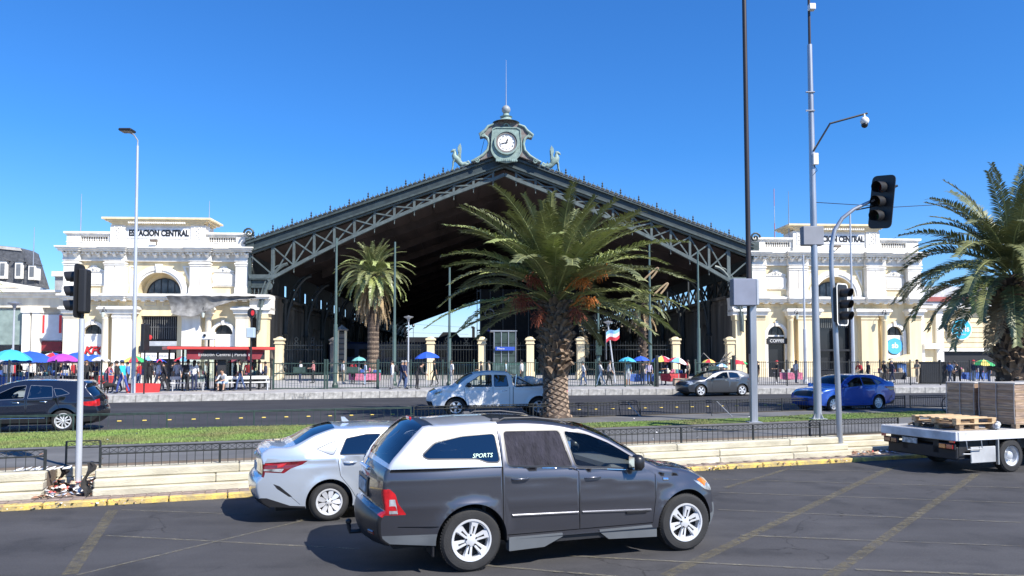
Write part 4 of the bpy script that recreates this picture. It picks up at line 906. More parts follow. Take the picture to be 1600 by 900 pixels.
for px, sc_ in ((2, 1), (27, .95), (48, .85)):
    x, _ = lx(px, 420, 4.5); z = 10.4 - (.1 if px > 40 else 0); d = MB().box(x - .36, x + .36, 2.7, 3.6, z, z + 1.75 * sc_, bev=.02).build('dormer', white_stucco, lb)
    MB().prism([(x - .6, z + 1.75 * sc_), (x + .6, z + 1.75 * sc_), (x, z + 2.1 * sc_)], 2.6, 3.6).build('dormer_roof', slate, d); MB().box(x - .2, x + .2, 2.66, 2.72, z + .3, z + 1.5 * sc_).build('pane', M('dormer_grey', (.16, .17, .18), .3), d)
# wing with the red and white sign panel
kw = thing('shop_wing', 'cream shop wing with red and white banner left of the left pavilion', 'building', st(-42.8, 2.2), PHI)
MB().box(-3.9, 2.3, .4, 10, G, 7.6).build('wall', cream_stucco, kw); MB().box(-4.0, 2.3, 0, .6, 7.6, 8.1).build('cornice', white_stucco, kw)
MB().box(-3.0, 3.0, 6, 12, 7.6, 11.2).build('rear_block', M('rear_grey', (.35, .36, .38), .8), kw); MB().box(-3.2, 3.0, 5.7, 6.2, 11.0, 11.5).build('rear_cornice', white_stucco, kw)
x0 = fac(62, 520, 2.2)[0] + 42.8; x1 = fac(95, 520, 2.2)[0] + 42.8
b = MB().box(x0, x1, .2, .35, 4.3, 6.75).build('banner', M('banner_white', (.55, .6, .68), .6, var=.05), kw)
for a in (.04, .86): MB().box(lerp(x0, x1, a), lerp(x0, x1, a + .12), .16, .2, 5.0, 6.7).build('stripe', red_paint, b)
MB().box(x0 - .3, x1, .1, .35, 3.3, 4.2).build('shop_fascia', M('dark_red', (.22, .02, .03), .6), kw); MB().box(x0, x1, .2, .38, G, 3.2).build('shopfront', dark, kw)
# right wing with round cyan sign
rw = thing('shop_wing', 'yellow shop wing with round cyan sign at far right behind palm', 'building', st(41.0, 1.5), PHI)
xx = lambda px: fac(px, 520, 1.5)[0] - 41.0
MB().box(-.5, 30, .4, 12, G, 7.4).build('wall', cream_stucco, rw); MB().box(-.5, 30, .0, .5, 7.4, 7.6).build('cornice', white_stucco, rw); MB().box(-.5, 30, -.3, .5, 7.6, 7.85).build('cornice', white_stucco, rw)
for i in range(14):
    z = 3.7 + i * .5
    if z < 7.2: MB().box(xx(1476), 30, .36, .41, z, z + .03).build('groove', M('groove', (.45, .36, .2), .8), rw)
for px in (1440, 1470, 1575): k = MB().box(xx(px) - .35, xx(px) + .35, .1, .42, G, 7.4); k.build('pilaster', white_stucco, rw)
MB().box(xx(1474), xx(1560), .05, .4, 3.3, 3.65).build('lintel', white_stucco, rw); MB().box(xx(1474), xx(1560), .35, .5, G, 3.3).build('shopfront', dark, rw)
MB().box(xx(1443), xx(1470), -.2, .3, 3.55, 4.1).build('sign_board', white_paint, rw)
sx_ = xx(1502)
MB().lathe([(.001, -.05), (1.12, -.05), (1.12, .05), (.001, .05)], 32, mx=Matrix.Translation((sx_, .05, 5.55)) @ Matrix.Rotation(R(90), 4, 'X')).build('sign_rim', white_paint, rw)
MB().lathe([(.001, -.03), (1.0, -.03), (1.0, .03), (.001, .03)], 32, mx=Matrix.Translation((sx_, -.01, 5.55)) @ Matrix.Rotation(R(90), 4, 'X')).build('round_sign', M('sign_cyan2', (.04, .45, .66), .5, var=.04), rw)
text('paris', .85, white_paint, rw, (sx_, -.06, 5.55), extrude=.008, bold=.015); text('estacion', .28, white_paint, rw, (sx_, -.06, 5.0), extrude=.006)
rb = thing('rear_building', 'pale flat-roofed building behind the right palm fronds', 'building', st(46, 26), PHI)
MB().box(-6, 26, 0, 10, G, 12.2).build('wall', M('rear_white', (.55, .56, .58), .8), rb); MB().box(-2, 26, -.2, 0, 10.2, 10.8).build('red_band', M('rear_red', (.35, .10, .09), .7), rb)
for i in range(8): MB().box(-4 + i * 3, -2.6 + i * 3, -.05, .02, 8.4, 9.8).build('window', window_dark, rb)
# thin flag poles / aerials on the roofs
for px, y0, y1, dy, lab in ((52, 415, 355, 3, 'thin roof mast above the mansard roof'), (126, 362, 303, 1, 'thin roof mast at the left corner of the left pavilion'), (326, 385, 314, 0, 'thin roof mast right of the left name board'), (1233, 372, 299, 0, 'thin dark roof mast left of the right name board')):
    x, z0 = fac(px, y0, dy); _, z1 = fac(px, y1, dy); tag(MB().tube([(0, 0, z0), (0, 0, lerp(z0, z1, .5)), (0, 0, z1)], [.05, .04, .02], 6).build('roof_mast', grey_metal, loc=st(x, dy), rz=PHI), lab, 'mast')
am = thing('aerial_tower', 'distant red and white aerial tower between the right poles', 'aerial', (at(1211, 400, 300).x, 300, .8))
z1 = at(1211, 298, 300).z; tm_ = M('aerial_red', (.5, .2, .2), .6, var=0)
for j in range(10): MB().tube([(0, 0, z1 * j / 10), (0, 0, z1 * (j + 1) / 10)], .35 - .025 * j, 4).build('section', tm_ if j % 2 else pale_metal, am)

# ================================================================ VEHICLES
def paintM(name, col, metal=.55, rough=.28, coat=1.):
    m = M(name, col, rough, metal, var=.04, scale=.7, coat=coat); return m
tyre_m = M('tyre', (.022, .022, .023), .8, var=.15, scale=6, bump=.3, bscale=60)
rim_m = M('alloy', (.72, .73, .75), .3, metal=.35, var=.05)
rim_dark = M('rim_dark', (.012, .012, .013), .7, var=.1)
trim_black = M('trim_black', (.016, .016, .018), .35, var=0)
plastic_grey = M('plastic_grey', (.10, .11, .12), .6, var=.1)
chrome = M('chrome', (.75, .76, .78), .12, metal=1., var=0)
lamp_red = M('lamp_red', (.55, .012, .018), .12, var=.25, scale=9, coat=1.)
lamp_dark_red = M('lamp_dark_red', (.16, .006, .012), .12, var=.3, scale=9, coat=1.)
lamp_clear = M('lamp_clear', (.55, .58, .60), .1, metal=.4, var=.35, scale=12, coat=1.)
lamp_orange = M('lamp_orange', (.80, .20, .03), .15, var=.1, coat=1.)
plate_m = M('plate', (.55, .56, .56), .5, var=.3, scale=14)
interior_m = M('interior', (.10, .10, .105), .8, var=.1)
car_glass = glassM('car_glass', (.82, .88, .86), 1.38)
car_tint = glassM('car_tint', (.05, .055, .06), 1.5, .10)
gap_m = M('panel_gap', (.004, .004, .005), .9, var=0)
cloth_dark = M('window_cloth', (.030, .028, .040), .95, var=.25, scale=5, bump=2.5, bscale=9, streak=(1.6, 1, .7))

def inside(p, poly):
    x, y = p; c = False; j = len(poly) - 1
    for i in range(len(poly)):
        xi, yi = poly[i]; xj, yj = poly[j]
        if (yi > y) != (yj > y) and x < (xj - xi) * (y - yi) / (yj - yi) + xi: c = not c
        j = i
    return c
def dist_line(p, pl, closed):
    P = Vector(p); best = 9
    n = len(pl)
    for i in range(n if closed else n - 1):
        a = Vector(pl[i]); b = Vector(pl[(i + 1) % n]); ab = b - a; t = max(0, min(1, (P - a).dot(ab) / max(1e-9, ab.length_squared))); d = (a + ab * t - P).length
        if d < best: best = d
    return best
def roundpoly(pts, r, n=4):
    out = []; N_ = len(pts)
    for i in range(N_):
        p = Vector(pts[i]); a = (Vector(pts[i - 1]) - p); b = (Vector(pts[(i + 1) % N_]) - p); ra = min(r, a.length * .45, b.length * .45)
        a = p + a.normalized() * ra; b = p + b.normalized() * ra
        for j in range(n + 1):
            t = j / n; q = a.lerp(p, t).lerp(p.lerp(b, t), t); out.append((q.x, q.y))
    return out
def offpoly(pts, d):
    A = sum(pts[i - 1][0] * pts[i][1] - pts[i][0] * pts[i - 1][1] for i in range(len(pts))); sg = 1 if A > 0 else -1; out = []
    n = len(pts)
    for i in range(n):
        p = Vector(pts[i]); e0 = (p - Vector(pts[i - 1])); e1 = (Vector(pts[(i + 1) % n]) - p)
        if e0.length < 1e-6 or e1.length < 1e-6: continue
        e0.normalize(); e1.normalize(); n0 = Vector((e0.y, -e0.x)) * sg; n1 = Vector((e1.y, -e1.x)) * sg; m = (n0 + n1)
        if m.length < .2: m = n0
        m.normalize(); q = p + m * d / max(.5, m.dot(n0)); out.append((q.x, q.y))
    return out
def catmull(P, step):
    out = []; n = len(P)
    for i in range(n - 1):
        p0 = P[max(0, i - 1)]; p1 = P[i]; p2 = P[i + 1]; p3 = P[min(n - 1, i + 2)]
        L = math.hypot(p2[0] - p1[0], p2[1] - p1[1]); k = max(1, int(L / step))
        for j in range(k):
            t = j / k; v = []
            for c in range(len(p1)):
                if c < 2:
                    m1 = (p2[c] - p0[c]) / 2; m2 = (p3[c] - p1[c]) / 2
                    # limit tangents by the shorter neighbour to avoid overshoot
                    l0 = math.hypot(p1[0] - p0[0], p1[1] - p0[1]) or L; l2 = math.hypot(p3[0] - p2[0], p3[1] - p2[1]) or L
                    m1 = ((p2[c] - p1[c]) / L * l0 + (p1[c] - p0[c]) / l0 * L) / (l0 + L) * L if p0 is not p1 else p2[c] - p1[c]
                    m2 = ((p3[c] - p2[c]) / l2 * L + (p2[c] - p1[c]) / L * l2) / (l2 + L) * L if p3 is not p2 else p2[c] - p1[c]
                    v.append((2 * t ** 3 - 3 * t ** 2 + 1) * p1[c] + (t ** 3 - 2 * t ** 2 + t) * m1 + (-2 * t ** 3 + 3 * t ** 2) * p2[c] + (t ** 3 - t ** 2) * m2)
                else: v.append(lerp(p1[c], p2[c], t))
            out.append((tuple(v), i + t))
    out.append((tuple(P[-1]), n - 1)); return out

class Car:
    def __init__(s, S, name, label, cat, loc, rz, group=None):
        s.S = S; s.root = thing(name, label, cat, loc, rz, group); s.W = S['W']; s.belt = S['belt']; s.step = S.get('step', .05)
        s.wx = [0, S['wb']]; s.wz = S['r']; s.ra = S['ra']
        s.body()
    def Y(s, x, z):
        S = s.S; y = s.W / 2; x0 = S['rim'][0][0]; x1 = max(p[0] for p in S['rim']); xm = min(p[0] for p in S['rim'])
        y -= S.get('tr', .10) * max(0, 1 - (x - xm) / .8) ** 2; y -= S.get('tf', .17) * max(0, 1 - (x1 - x) / .9) ** 2
        zb = interp(s.belt, x)
        if z > zb:
            h = z - zb; y -= .012 + S.get('tum', .36) * (h * h / (h + .05))
        else:
            t = (zb - z); y -= S.get('sh', .012) * max(0, 1 - t / S.get('shw', .03)) ** 1.3; y -= S.get('low', .10) * max(0, (t - .35)) ** 1.6
            cz = zb - S.get('crease', .17)
            y -= S.get('step_in', .018) * (1 / (1 + math.exp((z - cz) / -.012)) if False else (.5 + .5 * math.tanh((z - cz) / .02)) * math.exp(-max(0, z - cz) / .09))
            if 'crease2' in S: c2 = interp(S['crease2'], x); y += .005 * math.exp(-((z - c2) / .05) ** 2)
        for w_ in s.wx:
            d = math.hypot(x - w_, (z - s.wz)); f_ = S.get('flare', .02)
            if d < s.ra + .13: y += f_ * (1 - max(0, d - s.ra) / .13) ** 1.5 if d > s.ra - .05 else f_
        return y
    def nrm(s, x, z):
        e = .004; dx = (s.Y(x + e, z) - s.Y(x - e, z)) / (2 * e); dz = (s.Y(x, z + e) - s.Y(x, z - e)) / (2 * e)
        return Vector((-dx, 1, -dz)).normalized()
    def sp(s, x, z, sg, off=0.):
        n = s.nrm(x, z); return Vector((x + n.x * off, sg * (s.Y(x, z) + n.y * off), z + n.z * off))
    def emit(s, name, mats, V, F, NN, parent=None, MI=None):
        if not F: return None
        me = bpy.data.meshes.new(name); me.from_pydata(V, [], F)
        if not isinstance(mats, (list, tuple)): mats = [mats]
        for m in mats: me.materials.append(m)
        if MI: me.polygons.foreach_set('material_index', MI)
        me.polygons.foreach_set('use_smooth', [True] * len(F)); me.update()
        me.normals_split_custom_set_from_vertices([tuple(n) for n in NN])
        o = bpy.data.objects.new(name, me); COL.objects.link(o); o.parent = parent or s.root; return o
    def body(s):
        S = s.S; rim = catmull(S['rim'], s.step); R2 = []
        for i, (p, u) in enumerate(rim):
            a = rim[max(0, i - 1)][0]; b = rim[min(len(rim) - 1, i + 1)][0]; d = Vector((b[0] - a[0], b[1] - a[1])).normalized(); f_ = .85 * max(0, min(1, (p[2] - .05) / .015)) * p[2]; cc = p[3] * (.6 if d.x > .9 else S.get('ck', .9)); R2.append(((p[0] + d.y * f_, p[1] - d.x * f_, p[2], cc), u))
        rim = R2
        # ---- side sheet by constrained triangulation
        out = [(p[0], p[1]) for p, u in rim]
        zs = S['sill']; ra = s.ra
        xF, xR = s.wx[1], s.wx[0]; a0 = math.asin(min(.99, (zs - s.wz) / ra)) if abs(zs - s.wz) < ra else 0
        bot = []
        for wx in (xF, xR):
            n = max(10, int(28 * .05 / s.step)); bot += [(wx + ra * math.cos(lerp(a0, PI - a0, i / n)), s.wz + ra * math.sin(lerp(a0, PI - a0, i / n))) for i in range(n + 1)]
        # bottom of bumpers: from the front low point to the arch
        outline = out + bot
        outline = [p for i, p in enumerate(outline) if i == 0 or math.dist(p, outline[i - 1]) > 1e-4]
        loops = [outline]; regs = S['regions']      # (name, poly, mat, part?)
        cuts = S.get('gaps', [])                    # polylines, half width
        for r_ in regs: loops.append(r_['poly'])
        gl = []
        for pl, hw in cuts:
            # a thin quad strip along the polyline
            L = []; Rr = []
            for i, p in enumerate(pl):
                a = Vector(pl[max(0, i - 1)]); b = Vector(pl[min(len(pl) - 1, i + 1)]); d = (b - a).normalized(); n = Vector((-d.y, d.x)) * hw; L.append((p[0] + n.x, p[1] + n.y)); Rr.append((p[0] - n.x, p[1] - n.y))
            g = L + Rr[::-1]; gl.append(g); loops.append(g)
        V2 = []; E = []
        for lp in loops:
            b = len(V2); V2 += [Vector(p) for p in lp]; E += [(b + i, b + (i + 1) % len(lp)) for i in range(len(lp))]
        xs = [p[0] for p in outline]; zs_ = [p[1] for p in outline]; st_ = s.step * 1.2; x = min(xs)
        while x < max(xs):
            z = min(zs_)
            while z < max(zs_):
                V2.append(Vector((x + .003, z + .002))); z += st_
            x += st_
        vs, es, fs, *_ = geometry.delaunay_2d_cdt(V2, E, [], 0, 1e-5)
        cls = {}
        for f in fs:
            c = ((vs[f[0]].x + vs[f[1]].x + vs[f[2]].x) / 3, (vs[f[0]].y + vs[f[1]].y + vs[f[2]].y) / 3)
            if not inside(c, outline): continue
            key = None
            for i, r_ in enumerate(regs):
                if r_.get('over') and inside(c, r_['poly']): key = i; break
            if key is None:
                for g in gl:
                    if inside(c, g): key = 'gap'; break
            if key is None:
                for i, r_ in enumerate(regs):
                    if inside(c, r_['poly']): key = i; break
            cls.setdefault('body' if key is None else key, []).append(f)
        bV = []; bF = []; bN = []; bM = []
        for key, ff in cls.items():
            for sg in (-1, 1):
                mp = {}; V = []; F = []; NN = []
                rec = regs[key].get('recess', 0) if isinstance(key, int) else (-.006 if key == 'gap' else 0)
                for f in ff:
                    q = []
                    for i in f:
                        if i not in mp:
                            mp[i] = len(V); co = vs[i]; V.append(tuple(s.sp(co.x, co.y, sg, rec))); n = s.nrm(co.x, co.y); NN.append(Vector((n.x, sg * n.y, n.z)))
                        q.append(mp[i])
                    F.append(q if sg < 0 else q[::-1])
                if key in ('body', 'gap'):
                    b = len(bV); bV += V; bN += NN; bF += [[b + i for i in q] for q in F]; bM += [1 if key == 'gap' else 0] * len(F)
                else:
                    r_ = regs[key]
                    if r_.get('near') and sg != S['near']: 
                        alt = r_.get('alt'); 
                        if alt: s.emit(r_['name'], alt, V, F, NN)
                        continue
                    s.emit(r_['name'], r_['mat'], V, F, NN)
        # ---- cap sheet over the top
        cols = [(0, math.radians(a)) for a in (0, 22, 45, 68, 90)]; ts = [.03, .07, .12, .25, .42, .6, .8, 1.0]
        rows = []; us = []
        for i, (p, u) in enumerate(rim):
            a = rim[max(0, i - 1)][0]; b = rim[min(len(rim) - 1, i + 1)][0]; d = Vector((b[0] - a[0], b[1] - a[1])).normalized(); n = Vector((-d.y, d.x))
            x, z, r_, c_ = p; yo = s.Y(x, z); half = []
            for _, an in cols: o = r_ * math.sin(an); half.append((x + n.x * o, yo - r_ * (1 - math.cos(an)), z + n.y * o))
            for t in ts: o = r_ + c_ * (1 - (1 - t) ** 2); half.append((x + n.x * o, (yo - r_) * (1 - t), z + n.y * o))
            row = [Vector((h[0], -h[1], h[2])) for h in half] + [Vector(h) for h in half[-2::-1]]; rows.append(row); us.append(u)
        nc = len(rows[0]); nr = len(rows); s.rows = rows; s.us = us; s.nc = nc; s.ts = ts
        NR = []
        for i in range(nr):
            for j in range(nc):
                di = rows[min(nr - 1, i + 1)][j] - rows[max(0, i - 1)][j]; dj = rows[i][min(nc - 1, j + 1)] - rows[i][max(0, j - 1)]
                n = dj.cross(di); n = -n if n.length > 1e-12 else Vector((0, 0, 1)); n.normalize()
                if j == 0 or j == nc - 1: p = rim[i][0]; m = s.nrm(p[0], p[1]); n = Vector((m.x, (-1 if j == 0 else 1) * m.y, m.z))
                NR.append(n)
        # orient check
        mid = nr // 2
        ref = NR[mid * nc + nc // 2]
        if ref.z < 0: NR = [(-n if 0 < k % nc < nc - 1 else n) for k, n in enumerate(NR)]
        parts = {}
        for i in range(nr - 1):
            um = (us[i] + us[i + 1]) / 2
            for j in range(nc - 1):
                tj = min(j, nc - 2 - j); t = -1 if tj < 4 else ([0] + ts)[tj - 4] + .001
                key = 'body'
                for c in S['caps']:
                    if c['u'][0] <= um < c['u'][1] and t >= c.get('t', -2): key = c['name'] + '|' + str(c['u']); cm = c
                parts.setdefault(key, []).append((i, j))
        cmap = {c['name'] + '|' + str(c['u']): c for c in S['caps']}
        for key, cells in parts.items():
            mp = {}; V = []; F = []; NN = []
            for i, j in cells:
                q = []
                for a, b in ((i, j), (i, j + 1), (i + 1, j + 1), (i + 1, j)):
                    k_ = a * nc + b
                    if k_ not in mp: mp[k_] = len(V); V.append(tuple(rows[a][b])); NN.append(NR[k_])
                    q.append(mp[k_])
                F.append(q[::-1])
            if key == 'body':
                b = len(bV); bV += V; bN += NN; bF += [[b + i for i in q] for q in F]; bM += [0] * len(F)
            else: c = cmap[key]; s.emit(c['name'], c['mat'], V, F, NN)
        s.bodyobj = s.emit('body', [S['paint'], gap_m], bV, bF, bN, MI=bM)
        # ---- arch liners, floor, underside
        W2 = s.W / 2
        for wx in s.wx:
            for sg in (-1, 1):
                n = 16; pr = []; k = MB()
                for i in range(n + 1):
                    a = lerp(a0, PI - a0, i / n); x = wx + ra * math.cos(a); z = s.wz + ra * math.sin(a); pr.append(((x, sg * (s.Y(x, z) - .002), z), (x, sg * (W2 - .34), z)))
                b = [];
                for a_, c_ in pr: b += [a_, c_]
                k.add(b, [(2 * i, 2 * i + 1, 2 * i + 3, 2 * i + 2) for i in range(n)]); k.add([b[2 * i + 1] for i in range(n + 1)], [tuple(range(n + 1))])
                k.build('arch_liner', rim_dark, s.root, fix=False)
        x0 = S['rim'][0][0] + .08; x1 = S['rim'][-1][0] - .1; k = MB(); wi = W2 - .36
        k.box(x0, x1, -wi, wi, zs - .08, zs + .08); k.box(ra + .02, s.wx[1] - ra - .02, -W2 + .08, W2 - .08, zs - .05, zs + .1); k.build('underbody', rim_dark, s.root)
        if S.get('inner', True):
            zb = interp(s.belt, 1.5); k = MB(); xf = s.wx[1] - ra
            xr = S.get('cab0', .2)
            k.box(xf - .12, xf + .0, -W2 + .16, W2 - .16, zs, zb - .02); k.box(xr, xr + .05, -W2 + .25, W2 - .25, zs, zb - .1); k.box(xf - .62, xf - .1, -W2 + .2, W2 - .2, zb - .2, zb + .0, bev=.05); k.build('dashboard', interior_m, s.root)
            for xs_ in (xf - 1.15, xf - 2.0 if xf - 2.0 > xr else None):
                if xs_ is None: continue
                for y in (-.37, .37):
                    k = MB(); k.box(xs_, xs_ + .5, y - .25, y + .25, zs + .1, zs + .32, bev=.06)
                    mx = Matrix.Translation((xs_, y, zs + .28)) @ Matrix.Rotation(R(-14), 4, 'Y'); k.box(-.09, .07, -.25, .25, 0, .62, bev=.06, mx=mx); k.box(-.06, .05, -.13, .13, .64, .84, bev=.04, mx=mx); k.build('seat', interior_m, s.root)
            mx = Matrix.Translation((xf - .72, .37, zb + .02)) @ Matrix.Rotation(R(65), 4, 'Y'); k = MB(); k.tube([(.18 * math.cos(R(a)), .18 * math.sin(R(a)), 0) for a in range(0, 361, 20)], .016, 6, mx=mx); k.tube([(0, -.18, 0), (0, .18, 0)], .02, 5, mx=mx); k.build('steering_wheel', trim_black, s.root)
        for wx in s.wx:
            for sg in (-1, 1): s.wheel(wx, sg)
    def cap_at(s, u, t):
        """point and normal on the cap: u control index, t -1..1 across"""
        i = min(range(len(s.us)), key=lambda q: abs(s.us[q] - u)); row = s.rows[i]; yy = t * abs(row[4].y)
        b = None
        for j in range(len(row) - 1):
            if row[j].y <= yy <= row[j + 1].y: f_ = (yy - row[j].y) / max(1e-6, row[j + 1].y - row[j].y); b = row[j].lerp(row[j + 1], f_); jj = j; break
        if b is None: b = row[len(row) // 2]; jj = len(row) // 2
        i2 = min(len(s.rows) - 1, i + 1); i1 = max(0, i - 1)
        tx = s.rows[i2][jj] - s.rows[i1][jj]; ty = row[min(len(row) - 1, jj + 1)] - row[jj]; n = tx.cross(ty).normalized()
        return b, n
    def wheel(s, wx, sg):
        S = s.S; r = S['r']; wd = S.get('tw', .22); rr = S.get('rr', r * .62); yo = s.W / 2 - S.get('inset', .03)
        mx = Matrix.Translation((wx, sg * yo, r)) @ Matrix.Rotation(R(90) * (1 if sg < 0 else -1), 4, 'X')    # local +z = outwards
        key = (id(S), r)
        if 'wm' not in S:
            k = MB(); k.lathe([(rr - .01, -wd), (rr + .02, -wd), (r - .035, -wd + .005), (r - .008, -wd + .03), (r, -wd * .7), (r, -wd * .3), (r - .008, -.03), (r - .035, -.004), (rr + .045, .004), (rr + .012, -.004), (rr, -.02), (rr - .005, -.05)], 44)
            for i in range(64):
                a = 2 * PI * i / 64; m2 = Matrix.Rotation(a, 4, 'Z'); k.box(r - .006, r + .002, -.009, .009, -wd * .9, -.035, mx=m2)
            S['wm'] = k.mesh('tyre', tyre_m, smooth=35)
            k = MB(); st_ = S.get('rim_style', 'five')
            k.lathe([(rr + .012, -.006), (rr + .008, .006), (rr - .012, .004), (rr - .02, -.02), (rr - .03, -.03), (rr - .03, -wd * .8)], 40, 0)
            k.lathe([(rr - .03, -.10), (.001, -.10)], 24, 1)
            def spoke(a, w0, w1, r0=.05, r1=None, z0=-.012, z1=-.02, th=.025):
                r1 = r1 or rr - .012; m2 = Matrix.Rotation(a, 4, 'Z')
                k.add([(r0, -w0, z0), (r0, w0, z0), (r1, w1, z1), (r1, -w1, z1), (r0, -w0 * .7, z0 - th), (r0, w0 * .7, z0 - th), (r1, w1 * .7, z1 - th), (r1, -w1 * .7, z1 - th), ((r0 + r1) / 2, 0, (z0 + z1) / 2 + .008)],
                      [(0, 1, 8), (1, 2, 8), (2, 3, 8), (3, 0, 8), (0, 4, 5, 1), (1, 5, 6, 2), (2, 6, 7, 3), (3, 7, 4, 0)], 0, m2)
            if st_ == 'twin':
                for i in range(6):
                    for e in (-1, 1):
                        a = i * PI / 3 + .3; m2 = Matrix.Rotation(a, 4, 'Z'); w_ = .0145
                        k.add([(.05, e * .017 - .012, -.02), (.05, e * .017 + .012, -.02), (rr - .01, e * .030 + w_, -.012), (rr - .01, e * .030 - w_, -.012), (.05, e * .012 - .012, -.05), (.05, e * .012 + .018, -.05), (rr - .01, e * .052 + w_, -.045), (rr - .01, e * .052 - w_, -.045)], [(0, 1, 2, 3), (0, 4, 5, 1), (1, 5, 6, 2), (2, 6, 7, 3), (3, 7, 4, 0)], 0, m2)
                hub = .07
                for i in range(6):
                    m2 = Matrix.Rotation(i * PI / 3 + .3, 4, 'Z'); k.add([(rr - .075, -.03, -.013), (rr - .075, .03, -.013), (rr - .01, .055, -.008), (rr - .01, -.055, -.008)], [(0, 1, 2, 3)], 0, m2)
            elif st_ == 'petal':
                for i in range(9):
                    a = i * 2 * PI / 9; m2 = Matrix.Rotation(a, 4, 'Z'); pr = [(.04, .01), (.10, .035), (.15, .042), (rr - .012, .030)]
                    vs_ = [(x, -y_, -.012 + .008 * (x > .08)) for x, y_ in pr] + [(x, y_ * .9, -.018) for x, y_ in pr[::-1]]; n = len(vs_)
                    k.add(vs_ + [(v[0], v[1] * .8, v[2] - .03) for v in vs_], [tuple(range(n))] + [(i_, (i_ + 1) % n, (i_ + 1) % n + n, i_ + n) for i_ in range(n)], 0, m2)
                hub = .05
            else:
                n = {'five': 5, 'seven': 7, 'ten': 10}[st_]
                for i in range(n): spoke(2 * PI * i / n + .2, .035 if n < 8 else .018, .045 if n < 8 else .022)
                hub = .06
            k.lathe([(hub + .01, -.035), (hub, -.012), (hub * .6, -.004), (.001, -.002)], 16, 0)
            for i in range(5):
                a = 2 * PI * i / 5 + .4; k.lathe([(.011, -.02), (.011, .002), (.001, .004)], 6, 1, Matrix.Translation((hub * .95 * math.cos(a), hub * .95 * math.sin(a), 0)))
            S['rm'] = k.mesh('rim', [S.get('rimmat', rim_m), rim_dark], smooth=30)
        o = bpy.data.objects.new('wheel', S['wm']); COL.objects.link(o); o.parent = s.root; o.matrix_local = mx
        q = bpy.data.objects.new('rim', S['rm']); COL.objects.link(q); q.parent = o
    def mirror(s, x, z, mat, w_=.2, h=.17):
        for sg in (-1, 1):
            p = s.sp(x, z, sg, .11); m = MB().box(p.x - .07, p.x + .09, p.y - w_ / 2 * .8, p.y + w_ / 2 * .8, p.z - h / 2, p.z + h / 2, bev=.045); q = s.sp(x, z - .03, sg, -.02)
            m.tube([q, p], .025, 6); o = m.build('mirror', mat, s.root, smooth=60); MB().box(p.x - .078, p.x - .072, p.y - w_ * .32, p.y + w_ * .32, p.z - h * .38, p.z + h * .38).build('mirror_glass', chrome, o)
    def handle(s, x, z, mat, L=.2):
        for sg in (-1, 1):
            k = MB(); k.tube([s.sp(x - L / 2, z, sg, .0), s.sp(x - L / 2 + .03, z, sg, .032), s.sp(x, z, sg, .038), s.sp(x + L / 2 - .03, z, sg, .032), s.sp(x + L / 2, z, sg, .0)], .013, 6); k.build('door_handle', mat, s.root, smooth=60)
    def strip_side(s, nm, x0, x1, z0, z1, h, off, mat, near=None, n=16):
        for sg in (-1, 1):
            if near and sg != near: continue
            v = []
            for i in range(n + 1):
                t = i / n; x = lerp(x0, x1, t); z = lerp(z0, z1, t)
                for dz, o in ((-h / 2, 0), (-h / 2 * .6, off), (h / 2 * .6, off), (h / 2, 0)): v.append(s.sp(x, z + dz, sg, o + .001))
            k = MB().add(v, [(4 * i + j, 4 * i + j + 1, 4 * i + j + 5, 4 * i + j + 4) for i in range(n) for j in range(3)]); k.build(nm, mat, s.root, smooth=60)
def reg(name, pts, mat, r=.03, **kw): return dict(name=name, poly=roundpoly(pts, r), mat=mat, **kw)
def framed(name, pts, mat, frame, r=.04, w_=.022, **kw):
    p = roundpoly(pts, r); return [dict(name=name, poly=p, mat=mat, over=kw.get('over', True), recess=-.006, **{k: v for k, v in kw.items() if k != 'over'}), dict(name='window_frame', poly=offpoly(p, w_), mat=frame, over=True)]

# ---------------------------------------------------------------- 1 the near dark grey pickup with its canopy
paint_grey = paintM('paint_dark_grey', (.082, .084, .100), .7, .33); paint_canopy_glare = paintM('paint_canopy_sun_glare', (.66, .67, .69), .5, .32)  # pale canopy colour holds the sun's reflection, put into the paint
RIM = [(-.98, .40, .03, .10), (-1.07, .47, .04, .13), (-1.09, .60, .05, .14), (-1.08, .72, .05, .14), (-1.035, .76, .04, .12), (-1.03, 1.0, .05, .11), (-1.0, 1.24, .05, .10), (-.985, 1.275, .04, .09), (-.80, 1.48, .05, .11), (-.60, 1.675, .05, .10), (-.55, 1.72, .05, .07), (-.44, 1.745, .06, .06), (-.1, 1.775, .07, .05), (.38, 1.79, .08, .05), (.95, 1.775, .08, .06), (1.36, 1.715, .08, .06), (1.50, 1.675, .06, .07),
       (1.9, 1.49, .05, .13), (2.28, 1.27, .05, .15), (2.44, 1.175, .05, .11), (2.56, 1.15, .06, .06), (2.9, 1.10, .09, .05), (3.18, 1.03, .10, .06), (3.36, .94, .08, .11), (3.46, .82, .05, .17), (3.51, .65, .05, .2), (3.53, .45, .04, .2), (3.44, .31, .03, .16)]
W_rear = [(.45, 1.68), (1.22, 1.665), (1.33, 1.225), (.47, 1.275)]
W_front = [(1.29, 1.66), (1.62, 1.605), (1.95, 1.47), (2.27, 1.27), (2.27, 1.155), (1.39, 1.225)]
W_can = [(-.60, 1.43), (-.44, 1.57), (-.1, 1.635), (.33, 1.655), (.36, 1.32), (.20, 1.325), (.08, 1.37), (-.55, 1.395)]
